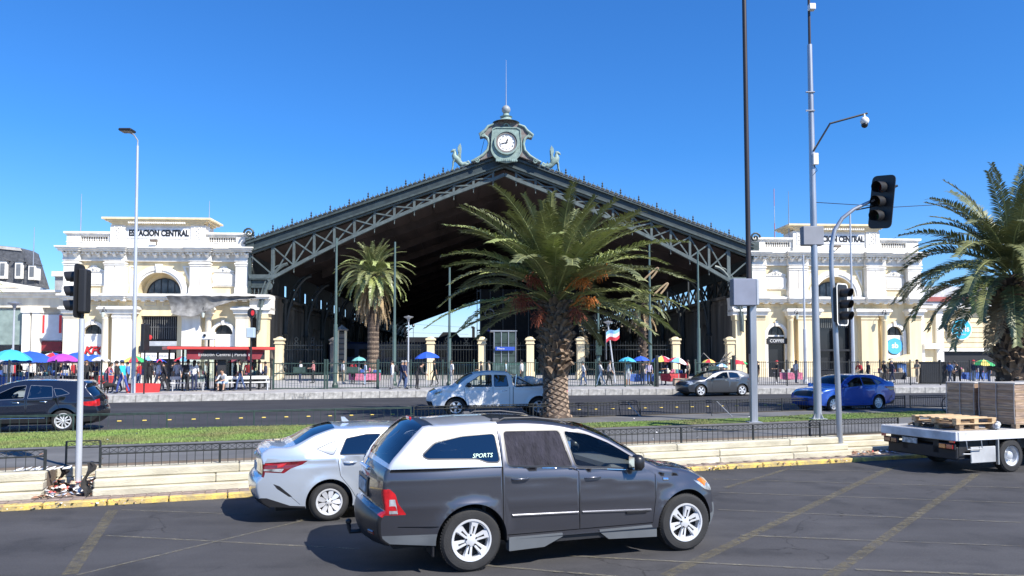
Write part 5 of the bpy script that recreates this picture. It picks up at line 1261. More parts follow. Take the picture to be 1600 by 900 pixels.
S1 = dict(W=1.88, wb=3.02, r=.385, ra=.45, sill=.36, belt=[(-1.1, 1.27), (.4, 1.255), (1.4, 1.19), (2.4, 1.10), (3.2, .98), (3.6, .9)], rim=RIM, paint=paint_grey, step=.045, near=-1, tw=.25, rr=.245, rim_style='twin', flare=.03, tum=.42, crease=.21, sh=.034, shw=.13, step_in=.004, crease2=[(-1.1, .82), (1, .80), (2.5, .74), (3.6, .70)], low=.12,
    regions=framed('window', W_can, car_tint, trim_black, .05, .018) + framed('window_cloth', W_rear, cloth_dark, trim_black, .05, .02) + framed('window', W_front, car_glass, trim_black, .05, .022) + [
        dict(name='tail_lamp', poly=roundpoly([(-1.12, 1.05), (-1.0, 1.055), (-.93, .99), (-.90, .88), (-.80, .745), (-1.12, .745)], .02), mat=lamp_red, over=True),
        dict(name='headlamp', poly=roundpoly([(3.14, .99), (3.32, .965), (3.6, .80), (3.6, .74), (3.38, .80), (3.2, .92)], .02), mat=lamp_clear, over=True),
        dict(name='canopy', poly=[(-1.2, 1.283), (.385, 1.262), (.372, 1.5), (.352, 1.9), (-1.2, 1.9)], mat=paint_canopy_glare),
        dict(name='bumper', poly=[(-1.2, .2), (-.43, .2), (-.43, .50), (-.9, .50), (-1.2, .50)], mat=plastic_grey),
        dict(name='front_bumper', poly=[(3.44, .2), (3.7, .2), (3.7, .50), (3.46, .46)], mat=plastic_grey),
        dict(name='door', poly=[(.44, .42), (1.44, .42), (1.42, 1.15), (1.255, 1.72), (.42, 1.74), (.41, 1.2)], mat=paint_grey),
        dict(name='door', poly=[(1.45, .42), (2.52, .44), (2.55, 1.06), (2.30, 1.20), (1.6, 1.66), (1.27, 1.72), (1.43, 1.15)], mat=paint_grey)],
    gaps=[([(.40, .36), (.392, 1.26), (.365, 1.82)], .006), ([(.455, .42), (1.44, .415), (2.5, .425), (2.54, .75), (2.55, 1.06)], .005), ([(1.445, .42), (1.43, 1.15), (1.34, 1.20)], .005), ([(-1.05, 1.272), (.39, 1.256)], .005), ([(-.9, .60), (-.42, .585)], .005), ([(3.12, 1.02), (2.6, 1.11)], .004)],
    caps=[dict(name='bumper', u=(0, 3.2), mat=trim_black), dict(name='tailgate', u=(3.2, 7), mat=paintM('paint_tailgate', (.02, .022, .028), .5, .3), t=-.5), dict(name='tail_lamp', u=(3.2, 5.2), t=-2, mat=lamp_red), dict(name='tailgate', u=(3.2, 7.0), t=.02, mat=paint_grey),
          dict(name='canopy', u=(7, 13.0), mat=paint_canopy_glare), dict(name='rear_window', u=(7.15, 9.6), t=-.5, mat=car_tint), dict(name='spoiler', u=(9.6, 11), t=-.5, mat=trim_black), dict(name='windscreen', u=(16, 19.0), t=.03, mat=car_glass), dict(name='cowl', u=(19, 19.8), t=.0, mat=trim_black),
          dict(name='headlamp', u=(23, 24.3), t=-2, mat=lamp_clear), dict(name='bonnet', u=(20, 23), t=.07, mat=paint_grey), dict(name='grille', u=(23.2, 24.9), t=.25, mat=trim_black), dict(name='front_bumper', u=(25.2, 27), t=-2, mat=plastic_grey)])
S1['caps'] = [c for c in S1['caps'] if not (c['name'] == 'tailgate' and c.get('t') == -.5)]
a = gnd(735, 893); b = gnd(1069, 860); th1 = math.atan2(b.y - a.y, b.x - a.x); nn = Vector((-math.sin(th1), math.cos(th1), 0)); org = a + nn * .86
C1 = Car(S1, 'pickup_truck', 'dark grey pickup with rear canopy in painted sun reflection, nearest vehicle in the foreground lane', 'pickup truck', org, th1)
def local_box(car, nm, mat, u, t, w_, h, d, off=0., parent=None, mi=None, bev=.01, tilt=0):
    p, n = car.cap_at(u, t); up = Vector((0, 0, 1)); y = Vector((0, 1, 0)); z = (up - n * up.dot(n)).normalized() if abs(n.z) < .95 else Vector((1, 0, 0)); y = z.cross(n)
    mx = Matrix(((y.x, n.x, z.x, p.x + n.x * off), (y.y, n.y, z.y, p.y + n.y * off), (y.z, n.z, z.z, p.z + n.z * off), (0, 0, 0, 1)))
    return MB().box(-w_ / 2, w_ / 2, -.02, d, -h / 2, h / 2, bev=bev, mx=mx).build(nm, mat, parent or car.root)
def dress_pickup(C):
    r_ = C.root
    C.mirror(2.22, 1.20, trim_black, .22, .20); C.handle(.62, 1.10, paint_grey, .22); C.handle(1.62, 1.06, paint_grey, .22)
    C.strip_side('moulding', .52, 1.42, .655, .635, .024, .018, chrome); C.strip_side('moulding', 1.47, 2.47, .634, .60, .024, .018, chrome)
    C.strip_side('door_badge', 2.10, 2.40, .585, .585, .045, .02, trim_black); C.strip_side('fender_badge', 2.66, 2.74, .99, .985, .045, .008, chrome)
    C.strip_side('belt_chrome', .48, 1.36, 1.238, 1.198, .012, .004, chrome); C.strip_side('belt_chrome', 1.40, 2.27, 1.196, 1.128, .012, .004, chrome)
    for sg in (-1, 1):       # side steps and mud flap, roof rails
        MB().prism([(.48, .385), (.48, .22), (.95, .235), (1.2, .345), (1.2, .385)], sg * .80, sg * .925).build('side_skirt', plastic_grey, r_); MB().prism([(1.72, .385), (1.72, .36), (1.85, .26), (2.56, .235), (2.56, .40)], sg * .80, sg * .925).build('side_skirt', plastic_grey, r_); MB().box(1.1, 1.9, sg * .78, sg * .89, .28, .385).build('sill', black_plastic, r_)
        MB().box(-.49, -.46, sg * .60, sg * .90, .22, .52, bev=.01).build('mud_flap', trim_black, r_)
        k = MB(); yy = sg * .66
        k.tube([(.42, yy, 1.80), (.50, yy, 1.835), (.9, yy, 1.835), (1.25, yy, 1.79), (1.36, yy, 1.74)], .011, 6); k.box(.32, .44, yy - .03, yy + .03, 1.77, 1.84, bev=.02); k.build('roof_rail', [M('rail_grey', (.06, .06, .065), .6)], r_)
    p = local_box(C, 'plate_recess', trim_black, 5.0, 0, .62, .24, .004, bev=.003); local_box(C, 'number_plate', plate_m, 4.9, 0, .46, .15, .02, bev=.004)
    local_box(C, 'tailgate_handle', chrome, 5.75, 0, .5, .05, .035, bev=.015); local_box(C, 'badge', chrome, 6.3, 0, .13, .10, .02, bev=.02)
    local_box(C, 'brake_light', lamp_red, 9.9, 0, .22, .03, .02, bev=.008); local_box(C, 'reflector', lamp_dark_red, 1.6, -.8, .16, .05, .012); local_box(C, 'reflector', lamp_dark_red, 1.6, .8, .16, .05, .012)
    k = MB().tube([(-1.15, 0, .40), (-1.34, 0, .40), (-1.36, 0, .50)], .028, 8); k.sphere((-1.36, 0, .53), .04, 10); k.tube([(-1.28, .1, .38), (-1.34, .2, .40), (-1.30, .28, .40)], .015, 6); k.build('tow_hook', black_metal, r_)
    for sg in (-1, 1):
        MB().add([C.sp(-1.0, .93, sg, .004), C.sp(-.935, .93, sg, .004), C.sp(-.90, .76, sg, .004), C.sp(-1.0, .76, sg, .004)], [(0, 1, 2, 3)]).build('lamp_clear', lamp_clear, r_, fix=False)
        MB().add([C.sp(3.30, .965, sg, .004), C.sp(3.42, .90, sg, .004), C.sp(3.38, .84, sg, .004), C.sp(3.24, .94, sg, .004)], [(0, 1, 2, 3)]).build('indicator', lamp_orange, r_, fix=False)
    q = C.sp(.14, 1.40, -1, .006); n = C.nrm(.14, 1.40)
    text('SPORTS', .075, M('decal_green', (.55, .75, .62), .5, var=0), r_, (q.x, q.y, q.z), (R(90) - math.asin(n.z), 0, 0), extrude=.001, shear=.3)
    MB().tube([(-.62, 0, 1.55), (-.9, .12, 1.36)], .008, 5).build('wiper', trim_black, r_)
dress_pickup(C1)

# ---------------------------------------------------------------- 2 the silver sedan beside it
paint_silver = paintM('paint_silver_blue', (.56, .62, .70), .55, .26)
RIM = SED_RIM = [(-.88, .28, .03, .06), (-1.0, .36, .03, .13), (-1.05, .50, .05, .16), (-1.06, .66, .05, .16), (-1.0, .74, .04, .13), (-.985, .95, .04, .12), (-1.0, 1.10, .03, .10), (-.92, 1.13, .05, .04), (-.66, 1.165, .06, .04), (-.56, 1.185, .06, .06), (-.2, 1.325, .05, .10), (.10, 1.415, .05, .08), (.22, 1.435, .06, .06), (.6, 1.465, .07, .05), (1.0, 1.46, .07, .05), (1.25, 1.43, .07, .06), (1.36, 1.40, .06, .08), (1.8, 1.2, .05, .12), (2.14, 1.01, .05, .12), (2.26, .97, .06, .08), (2.7, .92, .08, .06), (3.1, .82, .08, .09), (3.28, .68, .05, .16), (3.32, .50, .04, .18), (3.26, .28, .03, .12)]
def sedan_spec(paint, **kw):
    Wq = [(-.20, 1.155), (.02, 1.245), (.19, 1.285), (.06, 1.07), (.02, 1.065)]
    S = dict(W=1.73, wb=2.6, r=.31, ra=.37, sill=.24, belt=[(-1.1, 1.02), (.1, 1.03), (1.5, .98), (2.3, .93), (3.4, .80)], rim=SED_RIM, paint=paint, step=.05, near=-1, tw=.2, rr=.20, rim_style='petal', flare=.015, tum=.45, crease=.12, step_in=.007, low=.10, cab0=.1, ck=.6,
        regions=framed('quarter_window', Wq, paintM('quarter_panel', (.26, .28, .32), .3, .3), trim_black, .02, .010) + framed('window', [(.16, 1.06), (.27, 1.30), (.6, 1.355), (.83, 1.355), (.84, 1.045)], car_tint, trim_black, .03, .014) + framed('window', [(.92, 1.04), (.92, 1.36), (1.2, 1.34), (1.55, 1.2), (1.85, 1.02), (1.86, .985)], car_glass, trim_black, .03, .014) + [
            dict(name='tail_lamp', poly=roundpoly([(-1.2, .96), (-.34, .985), (-.42, .93), (-.60, .87), (-.70, .80), (-1.2, .84)], .015), mat=lamp_dark_red, over=True),
            dict(name='headlamp', poly=roundpoly([(2.9, .84), (3.1, .83), (3.5, .70), (3.5, .62), (3.1, .72)], .02), mat=lamp_clear, over=True),
            dict(name='bumper_trim', poly=roundpoly([(-.86, .64), (-.76, .60), (-.57, .43), (-.62, .43), (-.8, .56)], .01), mat=trim_black, over=True),
            dict(name='lower_bumper', poly=[(-1.2, .1), (-.36, .1), (-.37, .27), (-.60, .29), (-.95, .42), (-1.2, .43)], mat=trim_black),
            dict(name='door', poly=[(.34, .50), (.18, .72), (.14, 1.02), (.18, 1.25), (.3, 1.37), (.86, 1.39), (.88, .30), (.46, .30)], mat=paint),
            dict(name='door', poly=[(.89, .30), (.88, 1.39), (1.2, 1.38), (1.9, 1.03), (1.98, .95), (1.98, .30)], mat=paint)],
        gaps=[([(.46, .295), (.34, .50), (.17, .72), (.12, 1.02)], .004), ([(.885, .29), (.88, 1.03)], .004), ([(1.99, .30), (1.98, .92)], .004), ([(.46, .292), (1.99, .292)], .004), ([(-.60, .44), (-.45, .30)], .003)],
        caps=[dict(name='lower_bumper', u=(0, 1.7), mat=trim_black), dict(name='tail_lamp', u=(4.05, 5.05), t=-2, mat=lamp_dark_red), dict(name='boot_panel', u=(4.05, 5.05), t=.42, mat=paint), dict(name='boot_lid', u=(7.0, 9.0), t=.05, mat=paint), dict(name='rear_window', u=(9.2, 11.2), t=.0, mat=car_tint), dict(name='windscreen', u=(16, 18.3), t=.0, mat=car_glass),
              dict(name='headlamp', u=(21.1, 22.0), t=-2, mat=lamp_clear), dict(name='bonnet', u=(19, 21.1), t=.05, mat=paint), dict(name='grille', u=(21.3, 22.6), t=.25, mat=trim_black)])
    S.update(kw); return S
S2_ = sedan_spec(paint_silver)
a = gnd(514, 815); th2 = R(20.5); nn = Vector((-math.sin(th2), math.cos(th2), 0))
C2 = Car(S2_, 'sedan_car', 'silver sedan with dark red tail lamps driving behind the near pickup', 'car', a + nn * .83, th2)
C2.handle(.32, .93, paint_silver, .2); C2.handle(1.1, .92, paint_silver, .2); C2.mirror(1.95, 1.0, paint_silver, .2, .14)
local_box(C2, 'number_plate', plate_m, 4.45, 0, .36, .12, .015, bev=.003); local_box(C2, 'badge', chrome, 5.6, 0, .14, .07, .012)
MB().prism([(.3, 1.52), (.42, 1.52), (.34, 1.60), (.28, 1.60)], -.02, .02).build('roof_fin', paint_silver, C2.root)
for sg in (-1, 1): MB().add([C2.sp(-1.0, .87, sg, .004), C2.sp(-.70, .87, sg, .004), C2.sp(-.74, .82, sg, .004), C2.sp(-1.0, .845, sg, .004)], [(0, 1, 2, 3)]).build('lamp_clear', lamp_clear, C2.root, fix=False)
for sg in (-1, 1): MB().add([C2.sp(-.98, .955, sg, .004), C2.sp(-.66, .955, sg, .004), C2.sp(-.72, .90, sg, .004), C2.sp(-.80, .885, sg, .004), C2.sp(-.80, .93, sg, .004), C2.sp(-.98, .935, sg, .004)], [(0, 1, 2, 3, 4, 5)]).build('lamp_red', lamp_red, C2.root, fix=False)

# ---------------------------------------------------------------- 3 the far cars, all heading left
paint_navy = paintM('paint_navy_black', (.012, .016, .032), .4, .25)
RIM = [(-.80, .32, .03, .08), (-.92, .45, .04, .12), (-.94, .62, .05, .13), (-.88, .78, .05, .12), (-.87, .98, .05, .12), (-.80, 1.08, .05, .10), (-.62, 1.28, .05, .10), (-.50, 1.44, .05, .08), (-.62, 1.50, .04, .05), (-.40, 1.545, .06, .05), (.1, 1.585, .07, .05), (.8, 1.60, .08, .05), (1.35, 1.57, .07, .06), (1.5, 1.52, .06, .08), (2.0, 1.27, .05, .12), (2.36, 1.05, .05, .10), (2.5, 1.02, .06, .07), (3.0, .97, .08, .06), (3.35, .88, .08, .10), (3.48, .70, .05, .16), (3.5, .48, .04, .16), (3.42, .30, .03, .10)]
RIM[7:9] = [(-.56, 1.42, .05, .07), (-.60, 1.49, .03, .05)]
S3 = dict(W=1.82, wb=2.64, r=.345, ra=.41, sill=.30, belt=[(-1, 1.12), (0, 1.06), (1.5, 1.0), (2.4, .95), (3.6, .85)], rim=RIM, paint=paint_navy, step=.07, near=1, tw=.22, rr=.23, rim_style='ten', flare=.02, tum=.42, crease=.10,
    regions=framed('window', [(-.16, 1.20), (.08, 1.34), (.30, 1.36), (.20, 1.12)], car_tint, M('window_chrome', (.25, .26, .28), .3, metal=.6, var=0), .03, .012) + framed('window', [(.30, 1.10), (.36, 1.42), (.95, 1.46), (.99, 1.06)], car_tint, M('window_chrome', (.25, .26, .28), .3, metal=.6, var=0), .03, .012) + framed('window', [(1.10, 1.06), (1.08, 1.46), (1.4, 1.42), (1.9, 1.16), (1.98, 1.02)], car_glass, bpy.data.materials['window_chrome'], .03, .012) + [
        dict(name='tail_lamp', poly=roundpoly([(-1.1, .98), (-.42, .92), (-.40, .86), (-.7, .80), (-1.1, .80)], .02), mat=lamp_red, over=True),
        dict(name='cladding', poly=[(-1.2, .1), (3.7, .1), (3.7, .40), (3.1, .40), (2.2, .42), (.45, .42), (-.45, .42), (-1.2, .52)], mat=trim_black)],
    gaps=[([(.30, .42), (.10, .75), (.24, 1.05)], .006), ([(1.04, .34), (1.04, 1.03)], .006), ([(2.15, .4), (2.12, .98)], .006)],
    caps=[dict(name='bumper', u=(0, 1.8), mat=trim_black), dict(name='tail_lamp', u=(3.0, 4.1), t=-2, mat=lamp_red), dict(name='tailgate', u=(2.9, 5), t=.25, mat=paint_navy), dict(name='rear_window', u=(5.1, 7.2), t=.0, mat=car_tint), dict(name='windscreen', u=(13, 15.3), t=.0, mat=car_glass), dict(name='headlamp', u=(18, 19), t=-2, mat=lamp_clear), dict(name='bonnet', u=(16, 18), t=.0, mat=paint_navy), dict(name='grille', u=(18.1, 19.8), t=.2, mat=trim_black)])
def facing_left(rear_px, th, yoff):
    a = gnd(*rear_px, .455); n = Vector((-math.sin(th), math.cos(th), 0)); return a + n * yoff, th + PI
p, rz = facing_left((104, 675), R(16), .88)
p = p - U * .12
C3 = Car(S3, 'hatchback_car', 'black crossover hatchback with red tail lamp passing at far left behind the fence', 'car', p, rz)
C3.root.scale = (.93,) * 3; C3.mirror(1.9, 1.02, paint_navy, .2, .14); C3.handle(.55, .95, chrome); C3.handle(1.3, .93, chrome); C3.strip_side('sill_chrome', .5, 2.1, .44, .44, .03, .006, chrome)

paint_white = paintM('paint_white', (.84, .84, .83), 0., .45, .3)
RIM = [(-1.05, .48, .03, .05), (-1.12, .60, .04, .06), (-1.10, .80, .04, .04), (-1.10, 1.08, .03, .02), (-1.04, 1.10, .03, .02), (.5, 1.12, .03, .02), (.92, 1.13, .03, .02), (.98, 1.16, .04, .04), (1.06, 1.55, .05, .05), (1.14, 1.66, .06, .05), (1.5, 1.72, .07, .05), (2.1, 1.71, .07, .05), (2.35, 1.65, .06, .07), (2.7, 1.42, .05, .11), (3.0, 1.2, .05, .10), (3.1, 1.16, .06, .06), (3.5, 1.11, .08, .05), (3.8, 1.02, .08, .08), (3.92, .85, .05, .14), (3.97, .60, .04, .15), (3.9, .38, .03, .10)]
S4 = dict(W=1.82, wb=3.1, r=.37, ra=.43, sill=.42, belt=[(-1.2, 1.10), (1, 1.13), (2.4, 1.12), (3.1, 1.08), (4, .98)], rim=RIM, paint=paint_white, step=.07, near=1, tw=.23, rr=.22, rim_style='five', flare=.05, tum=.38, crease=.14, cab0=1.1,
    regions=framed('window', [(1.16, 1.18), (1.22, 1.58), (1.66, 1.60), (1.67, 1.17)], car_tint, trim_black, .03, .02) + framed('window', [(1.78, 1.17), (1.78, 1.60), (2.2, 1.58), (2.62, 1.30), (2.75, 1.17)], car_glass, trim_black, .03, .02) + [
        dict(name='tail_lamp', poly=roundpoly([(-1.3, 1.0), (-1.0, 1.0), (-1.0, .78), (-1.3, .78)], .02), mat=lamp_red, over=True), dict(name='headlamp', poly=roundpoly([(3.6, 1.02), (4.2, .98), (4.2, .80), (3.62, .84)], .03), mat=lamp_clear, over=True),
        dict(name='bumper', poly=[(3.60, .2), (4.2, .2), (4.2, .72), (3.7, .68)], mat=paint_white)],
    gaps=[([(.97, .42), (.97, 1.14)], .012), ([(1.72, .42), (1.73, 1.16)], .006), ([(1.10, .45), (1.10, 1.14)], .006), ([(2.72, .42), (2.80, 1.12)], .006)],
    caps=[dict(name='bumper', u=(0, 1.6), mat=chrome), dict(name='tailgate', u=(2, 4), t=.05, mat=paint_white), dict(name='load_cover', u=(4, 6.3), t=.03, mat=trim_black), dict(name='rear_window', u=(7.2, 8.3), t=.07, mat=car_tint), dict(name='windscreen', u=(12.2, 14.2), t=.0, mat=car_glass), dict(name='bonnet', u=(15, 17), t=.03, mat=paint_white), dict(name='headlamp', u=(17, 17.8), t=-2, mat=lamp_clear), dict(name='grille', u=(17.1, 18), t=.2, mat=chrome), dict(name='lower_bumper', u=(19, 20), t=-2, mat=trim_black)])
p, rz = facing_left((842, 650), R(9), .88)
C4 = Car(S4, 'pickup_truck', 'white double cab pickup passing behind the big palm trunk, bonnet in palm shade', 'pickup truck', p, rz)
C4.root.scale = (1, 1, .95); C4.mirror(2.62, 1.2, trim_black, .2, .18); C4.handle(1.3, 1.0, chrome); C4.handle(1.95, 1.0, chrome); C4.strip_side('side_step', 1.05, 2.6, .40, .40, .08, .08, chrome)
k = MB(); k.tube([(.86, -.62, 1.12), (.80, -.62, 1.60), (.80, .62, 1.60), (.86, .62, 1.12)], .03, 8); k.tube([(.80, -.62, 1.5), (.1, -.62, 1.14)], .025, 6); k.tube([(.80, .62, 1.5), (.1, .62, 1.14)], .025, 6); k.build('roll_bar', chrome, C4.root)
k = MB(); r = random.Random(5)
for i in range(7): k.box(-.8 + i * .22 + r.uniform(-.05, .05), -.55 + i * .22 + r.uniform(-.02, .1), -.6, .6 - r.random() * .3, 1.145, 1.28 + r.random() * .2, bev=.07)
o = k.build('white_sacks', M('sack_white', (.72, .72, .72), .8, var=.12, scale=5, bump=.6, bscale=9), smooth=80); o.location = p; o.rotation_euler = (0, 0, rz); tag(o, 'white wrapped sacks piled on the bed of the white pickup', 'sack')

S5 = sedan_spec(paintM('paint_graphite', (.075, .08, .09), .6, .3), step=.09, near=1, rim_style='five', wb=2.7, W=1.78, r=.33, ra=.385, rr=.22)
RIM5 = []
for x, z, r_, c_ in S5['rim']: RIM5.append((x + (.1 if x > 1.5 else 0), z + (-.01 if z > 1.2 else 0), r_, c_))
S5['rim'] = RIM5
p, rz = facing_left((1160, 618.5), R(18), .86)
C5 = Car(S5, 'sedan_car', 'dark grey sedan in the far lane beside the market umbrellas', 'car', p, rz); C5.mirror(1.95, 1.0, S5['paint'], .2, .14); C5.handle(.32, .93, chrome); C5.handle(1.1, .92, chrome)
S6 = sedan_spec(paintM('paint_blue', (.02, .085, .42), .3, .25), step=.09, near=1, rim_style='seven', wb=2.5)
S6['rim'] = [(x if x < 2 else x - .08, z, r_, c_) for x, z, r_, c_ in S6['rim']]
p, rz = facing_left((1373, 641), R(24), .83)
C6 = Car(S6, 'sedan_car', 'bright blue sedan in the far lane behind the two steel poles', 'car', p, rz); C6.mirror(1.95, 1.0, S6['paint'], .2, .14); C6.handle(.32, .93, S6['paint']); C6.handle(1.1, .92, S6['paint'])

# ---------------------------------------------------------------- 4 flatbed truck
a = gnd(1583, 738); tn = Vector((-math.sin(TH), math.cos(TH), 0))
tk = thing('flatbed_truck', 'white flatbed truck seen from behind at the right edge, loaded with pallets', 'truck', a + N * .0, TH)
TW = 2.1; bed = M('bed_white', (.72, .72, .72), .5, var=.1, scale=3, col2=(.45, .45, .46)); deck = M('bed_deck', (.46, .44, .41), .9, var=.2, scale=5, streak=(.3, 4, 1), bump=.4)
MB().box(-1.68, 4.3, .03, TW - .03, .86, .955).build('deck', deck, tk)
MB().box(-1.72, -1.66, 0, TW, .76, .965, bev=.015).build('bed_rail', bed, tk); MB().box(-1.658, 4.3, -.02, .04, .76, .965, bev=.012).build('bed_rail', bed, tk); MB().box(-1.658, 4.3, TW - .04, TW + .02, .76, .965, bev=.012).build('bed_rail', bed, tk)
for i in range(12): MB().box(-1.64 + i * .5, -1.15 + i * .5, .05, TW - .05, .955, .968, bev=.004).build('deck_board', deck, tk)
k = MB(); k.box(-1.6, 4.4, .55, .70, .45, .76); k.box(-1.6, 4.4, TW - .7, TW - .55, .45, .76); [k.box(x, x + .12, .1, TW - .1, .66, .77) for x in (-1.5, -.6, .3, 1.2, 2.1, 3.0)]; k.build('chassis', dark, tk)
k = MB(); k.box(-1.60, -1.52, .1, TW - .1, .33, .62, bev=.02); k.box(-1.5, -.6, .12, .6, .35, .75); k.build('under_guard', dark, tk)  # guard coloured dark to paint in the shade under the bed
for y in (.28, TW - .28):
    lb_ = MB().box(-1.70, -1.64, y - .22, y + .22, .56, .70, bev=.015).build('lamp_housing', black_plastic, tk); MB().box(-1.72, -1.70, y - .19, y - .02, .58, .68, bev=.01).build('tail_lamp', lamp_red if y < 1 else lamp_dark_red, lb_); MB().box(-1.72, -1.70, y, y + .17, .58, .68, bev=.01).build('indicator', lamp_orange if y < 1 else lamp_dark_red, lb_)
MB().box(-1.735, -1.72, .03, .17, .72, .77, bev=.008).build('marker_lamp', lamp_red, tk); MB().box(-1.735, -1.72, TW - .17, TW - .03, .70, .76, bev=.008).build('marker_lamp', lamp_red, tk)
MB().box(-1.66, -1.63, 1.1, 1.52, .60, .73, bev=.006).build('number_plate', plate_m, tk)
k = MB(); k.tube([(-1.45, -.03, .76), (-1.45, -.05, .58), (-1.0, -.05, .58), (-1.0, -.03, .76)], .012, 6); k.build('rope_hook', galv, tk)
MB().box(-1.28, -.52, -.0, .03, .26, .62, bev=.01).build('side_guard', M('guard_grey', (.42, .43, .44), .5, var=.15), tk)
k = MB(); k.box(-.47, -.44, -.02, .04, .20, .76); k.tube([(-1.55, -.02, .48), (-1.32, -.02, .47), (-1.30, -.02, .30)], .018, 6); k.build('bracket', galv, tk)
def truck_wheel(x, y, flip):
    R_ = .375; mx = Matrix.Translation((x, y, R_)) @ Matrix.Rotation(R(90) * (1 if not flip else -1), 4, 'X')
    k = MB().lathe([(.20, -.22), (R_ - .03, -.22), (R_, -.19), (R_, -.03), (R_ - .03, .0), (.25, .01), (.225, -.01)], 36); 
    for i in range(36): k.box(R_ - .004, R_ + .004, -.012, .014, -.2, -.01, mx=Matrix.Rotation(i * PI / 18, 4, 'Z'))
    o = k.build('wheel', tyre_m, tk, smooth=35); o.matrix_local = mx
    k = MB().lathe([(.232, .0), (.225, -.015), (.20, -.03), (.185, -.11), (.10, -.12), (.09, -.04), (.06, -.02), (.001, -.02)], 28); [k.lathe([(.014, -.12), (.014, -.09), (.001, -.088)], 6, 0, Matrix.Translation((.14 * math.cos(j * 1.047), .14 * math.sin(j * 1.047), 0))) for j in range(6)]
    q = k.build('rim', pale_metal, None, smooth=40); q.parent = o
truck_wheel(0, .02, False); truck_wheel(0, TW - .02, True); truck_wheel(3.2, .05, False); truck_wheel(3.2, TW - .05, True)
k = MB(); k.prism([(4.4, .45), (6.0, .45), (6.0, 1.2), (5.7, 1.35), (5.3, 2.1), (4.4, 2.15)], .05, TW - .05); k.build('cab', paint_white, tk); MB().prism([(4.7, 1.3), (5.6, 1.3), (5.25, 1.95), (4.7, 1.95)], .03, .06).build('window', car_tint, tk)
# tarp mat scrap at the left of the bed
k = MB(); r = random.Random(9)
for i in range(7): k.tube([(-1.3 + r.random() * .2, 1.75 - i * .1, .98), (-1.22 + r.random() * .2, 1.70 - i * .1, 1.02 + r.random() * .04), (-1.1, 1.66 - i * .1, .98)], .028, 5)
o = k.build('rope', M('rope_brown', (.14, .12, .10), .9), smooth=60); o.location = tk.location; o.rotation_euler = (0, 0, TH); tag(o, 'coil of dark strap lying on the left of the truck bed', 'strap')
wood = M('pallet_wood', (.62, .45, .26), .8, var=.2, scale=6, streak=(.3, 4, 4), bump=.4, col2=(.36, .24, .13))
wood2 = M('pallet_wood_grey', (.36, .26, .17), .85, var=.2, scale=6, streak=(.3, 4, 4), bump=.4)
def pallet(lab, x, y, z, rot, mat, L=1.15, D=.95):
    pr = Vector(tk.location) + U * x + N * y; r_ = thing('pallet', lab, 'pallet', (pr.x, pr.y, z), TH + rot)
    for i in range(6): MB().box(-L / 2, L / 2, -D / 2 + i * (D - .12) / 5, -D / 2 + i * (D - .12) / 5 + .12, .118, .138, bev=.004).build('board', mat, r_)
    for xx in (-L / 2, -.07, L / 2 - .14):
        MB().box(xx, xx + .14, -D / 2, D / 2, .10, .118, bev=.003).build('bearer', mat, r_)
        for yy in (-D / 2, -.06, D / 2 - .12): MB().box(xx + .005, xx + .135, yy + .003, yy + .117, .02, .10, bev=.004).build('block', mat, r_)
    for yy in (-D / 2, -.06, D / 2 - .12): MB().box(-L / 2, L / 2, yy, yy + .12, 0, .02, bev=.003).build('board', mat, r_)
    return r_
pallet('old brown pallet lying directly on the truck bed under the new one', -.82, .82, .968, .02, wood2, 1.1, 1.2)
pallet('fresh yellow wooden pallet on top of the brown pallet', -.85, .80, 1.106, -.03, wood, 1.2, 1.25)
k = MB(); r = random.Random(4)
for i in range(6): k.sphere((-.35 + r.uniform(-.08, .08), -.0 + r.uniform(.05, .14), 1.02 + r.uniform(0, .09)), .07, 8)
o = k.build('plastic_wrap', M('clear_wrap', (.62, .64, .66), .25, var=.3, scale=20, bump=.8, bscale=25), smooth=80); o.location = (tk.location.x, tk.location.y, 0); o.rotation_euler = (0, 0, TH); tag(o, 'crumpled clear plastic wrap beside the pallets on truck bed', 'plastic wrap')
card = M('cardboard', (.42, .29, .18), .8, var=.2, scale=3, bump=.3, bscale=14, streak=(.4, .4, 6)); film = M('stretch_film', (.47, .33, .22), .3, var=.2, scale=5, bump=.8, bscale=7, streak=(.5, .5, 3), col2=(.24, .17, .13), coat=.5)
def stack(lab, x0, x1, y0, y1, z0, h, n):
    pr = Vector(tk.location); r_ = thing('wrapped_stack', lab, 'cardboard stack', (pr.x + U.x * x0 + N.x * y0, pr.y + U.y * x0 + N.y * y0, z0), TH)
    dx, dy = x1 - x0, y1 - y0
    for xx in (0, dx / 2 - .06, dx - .12):
        for yy in (.0, dy - .12): MB().box(xx, xx + .12, yy, yy + .12, 0, .09).build('block', wood2, r_)
    MB().box(0, dx, 0, dy, .09, .115).build('pallet_deck', wood2, r_)
    r = random.Random(int(h * 100) + n)
    for i in range(n):
        za = .116 + (h - .12) * i / n; zb_ = .116 + (h - .12) * (i + 1) / n; j = r.uniform(-.006, .006)
        MB().box(.015 + j, dx - .015 + j, .015 - j, dy - .015 - j, za + .001, zb_ - .002, bev=.003).build('cardboard_layer', film if (i * 7 + n) % 4 else card, r_)
    k = MB(); k.box(-.004, dx + .004, -.004, dy + .004, h - .02, h + .012, bev=.01); k.build('top_sheet', M('top_sheet', (.55, .52, .48), .4, var=.15), r_)
    for e in (.02, dy * .5, dy - .02): MB().tube([(-.008, e, .1), (-.012, e + .01, h * .5), (-.004, e, h)], .012, 5).build('film_fold', M('film_fold', (.40, .36, .33), .3), r_)
stack('film wrapped brown cardboard stack on the far side of truck bed', .33, 1.4, 1.17, 1.98, .968, 1.03, 15)
stack('film wrapped brown cardboard stack on the near side of truck bed', .30, 1.45, .12, 1.05, .968, 1.05, 17)
stack('paler cardboard stack behind the others at right edge of the photo', 1.55, 2.7, .10, 1.05, .968, 1.06, 20)
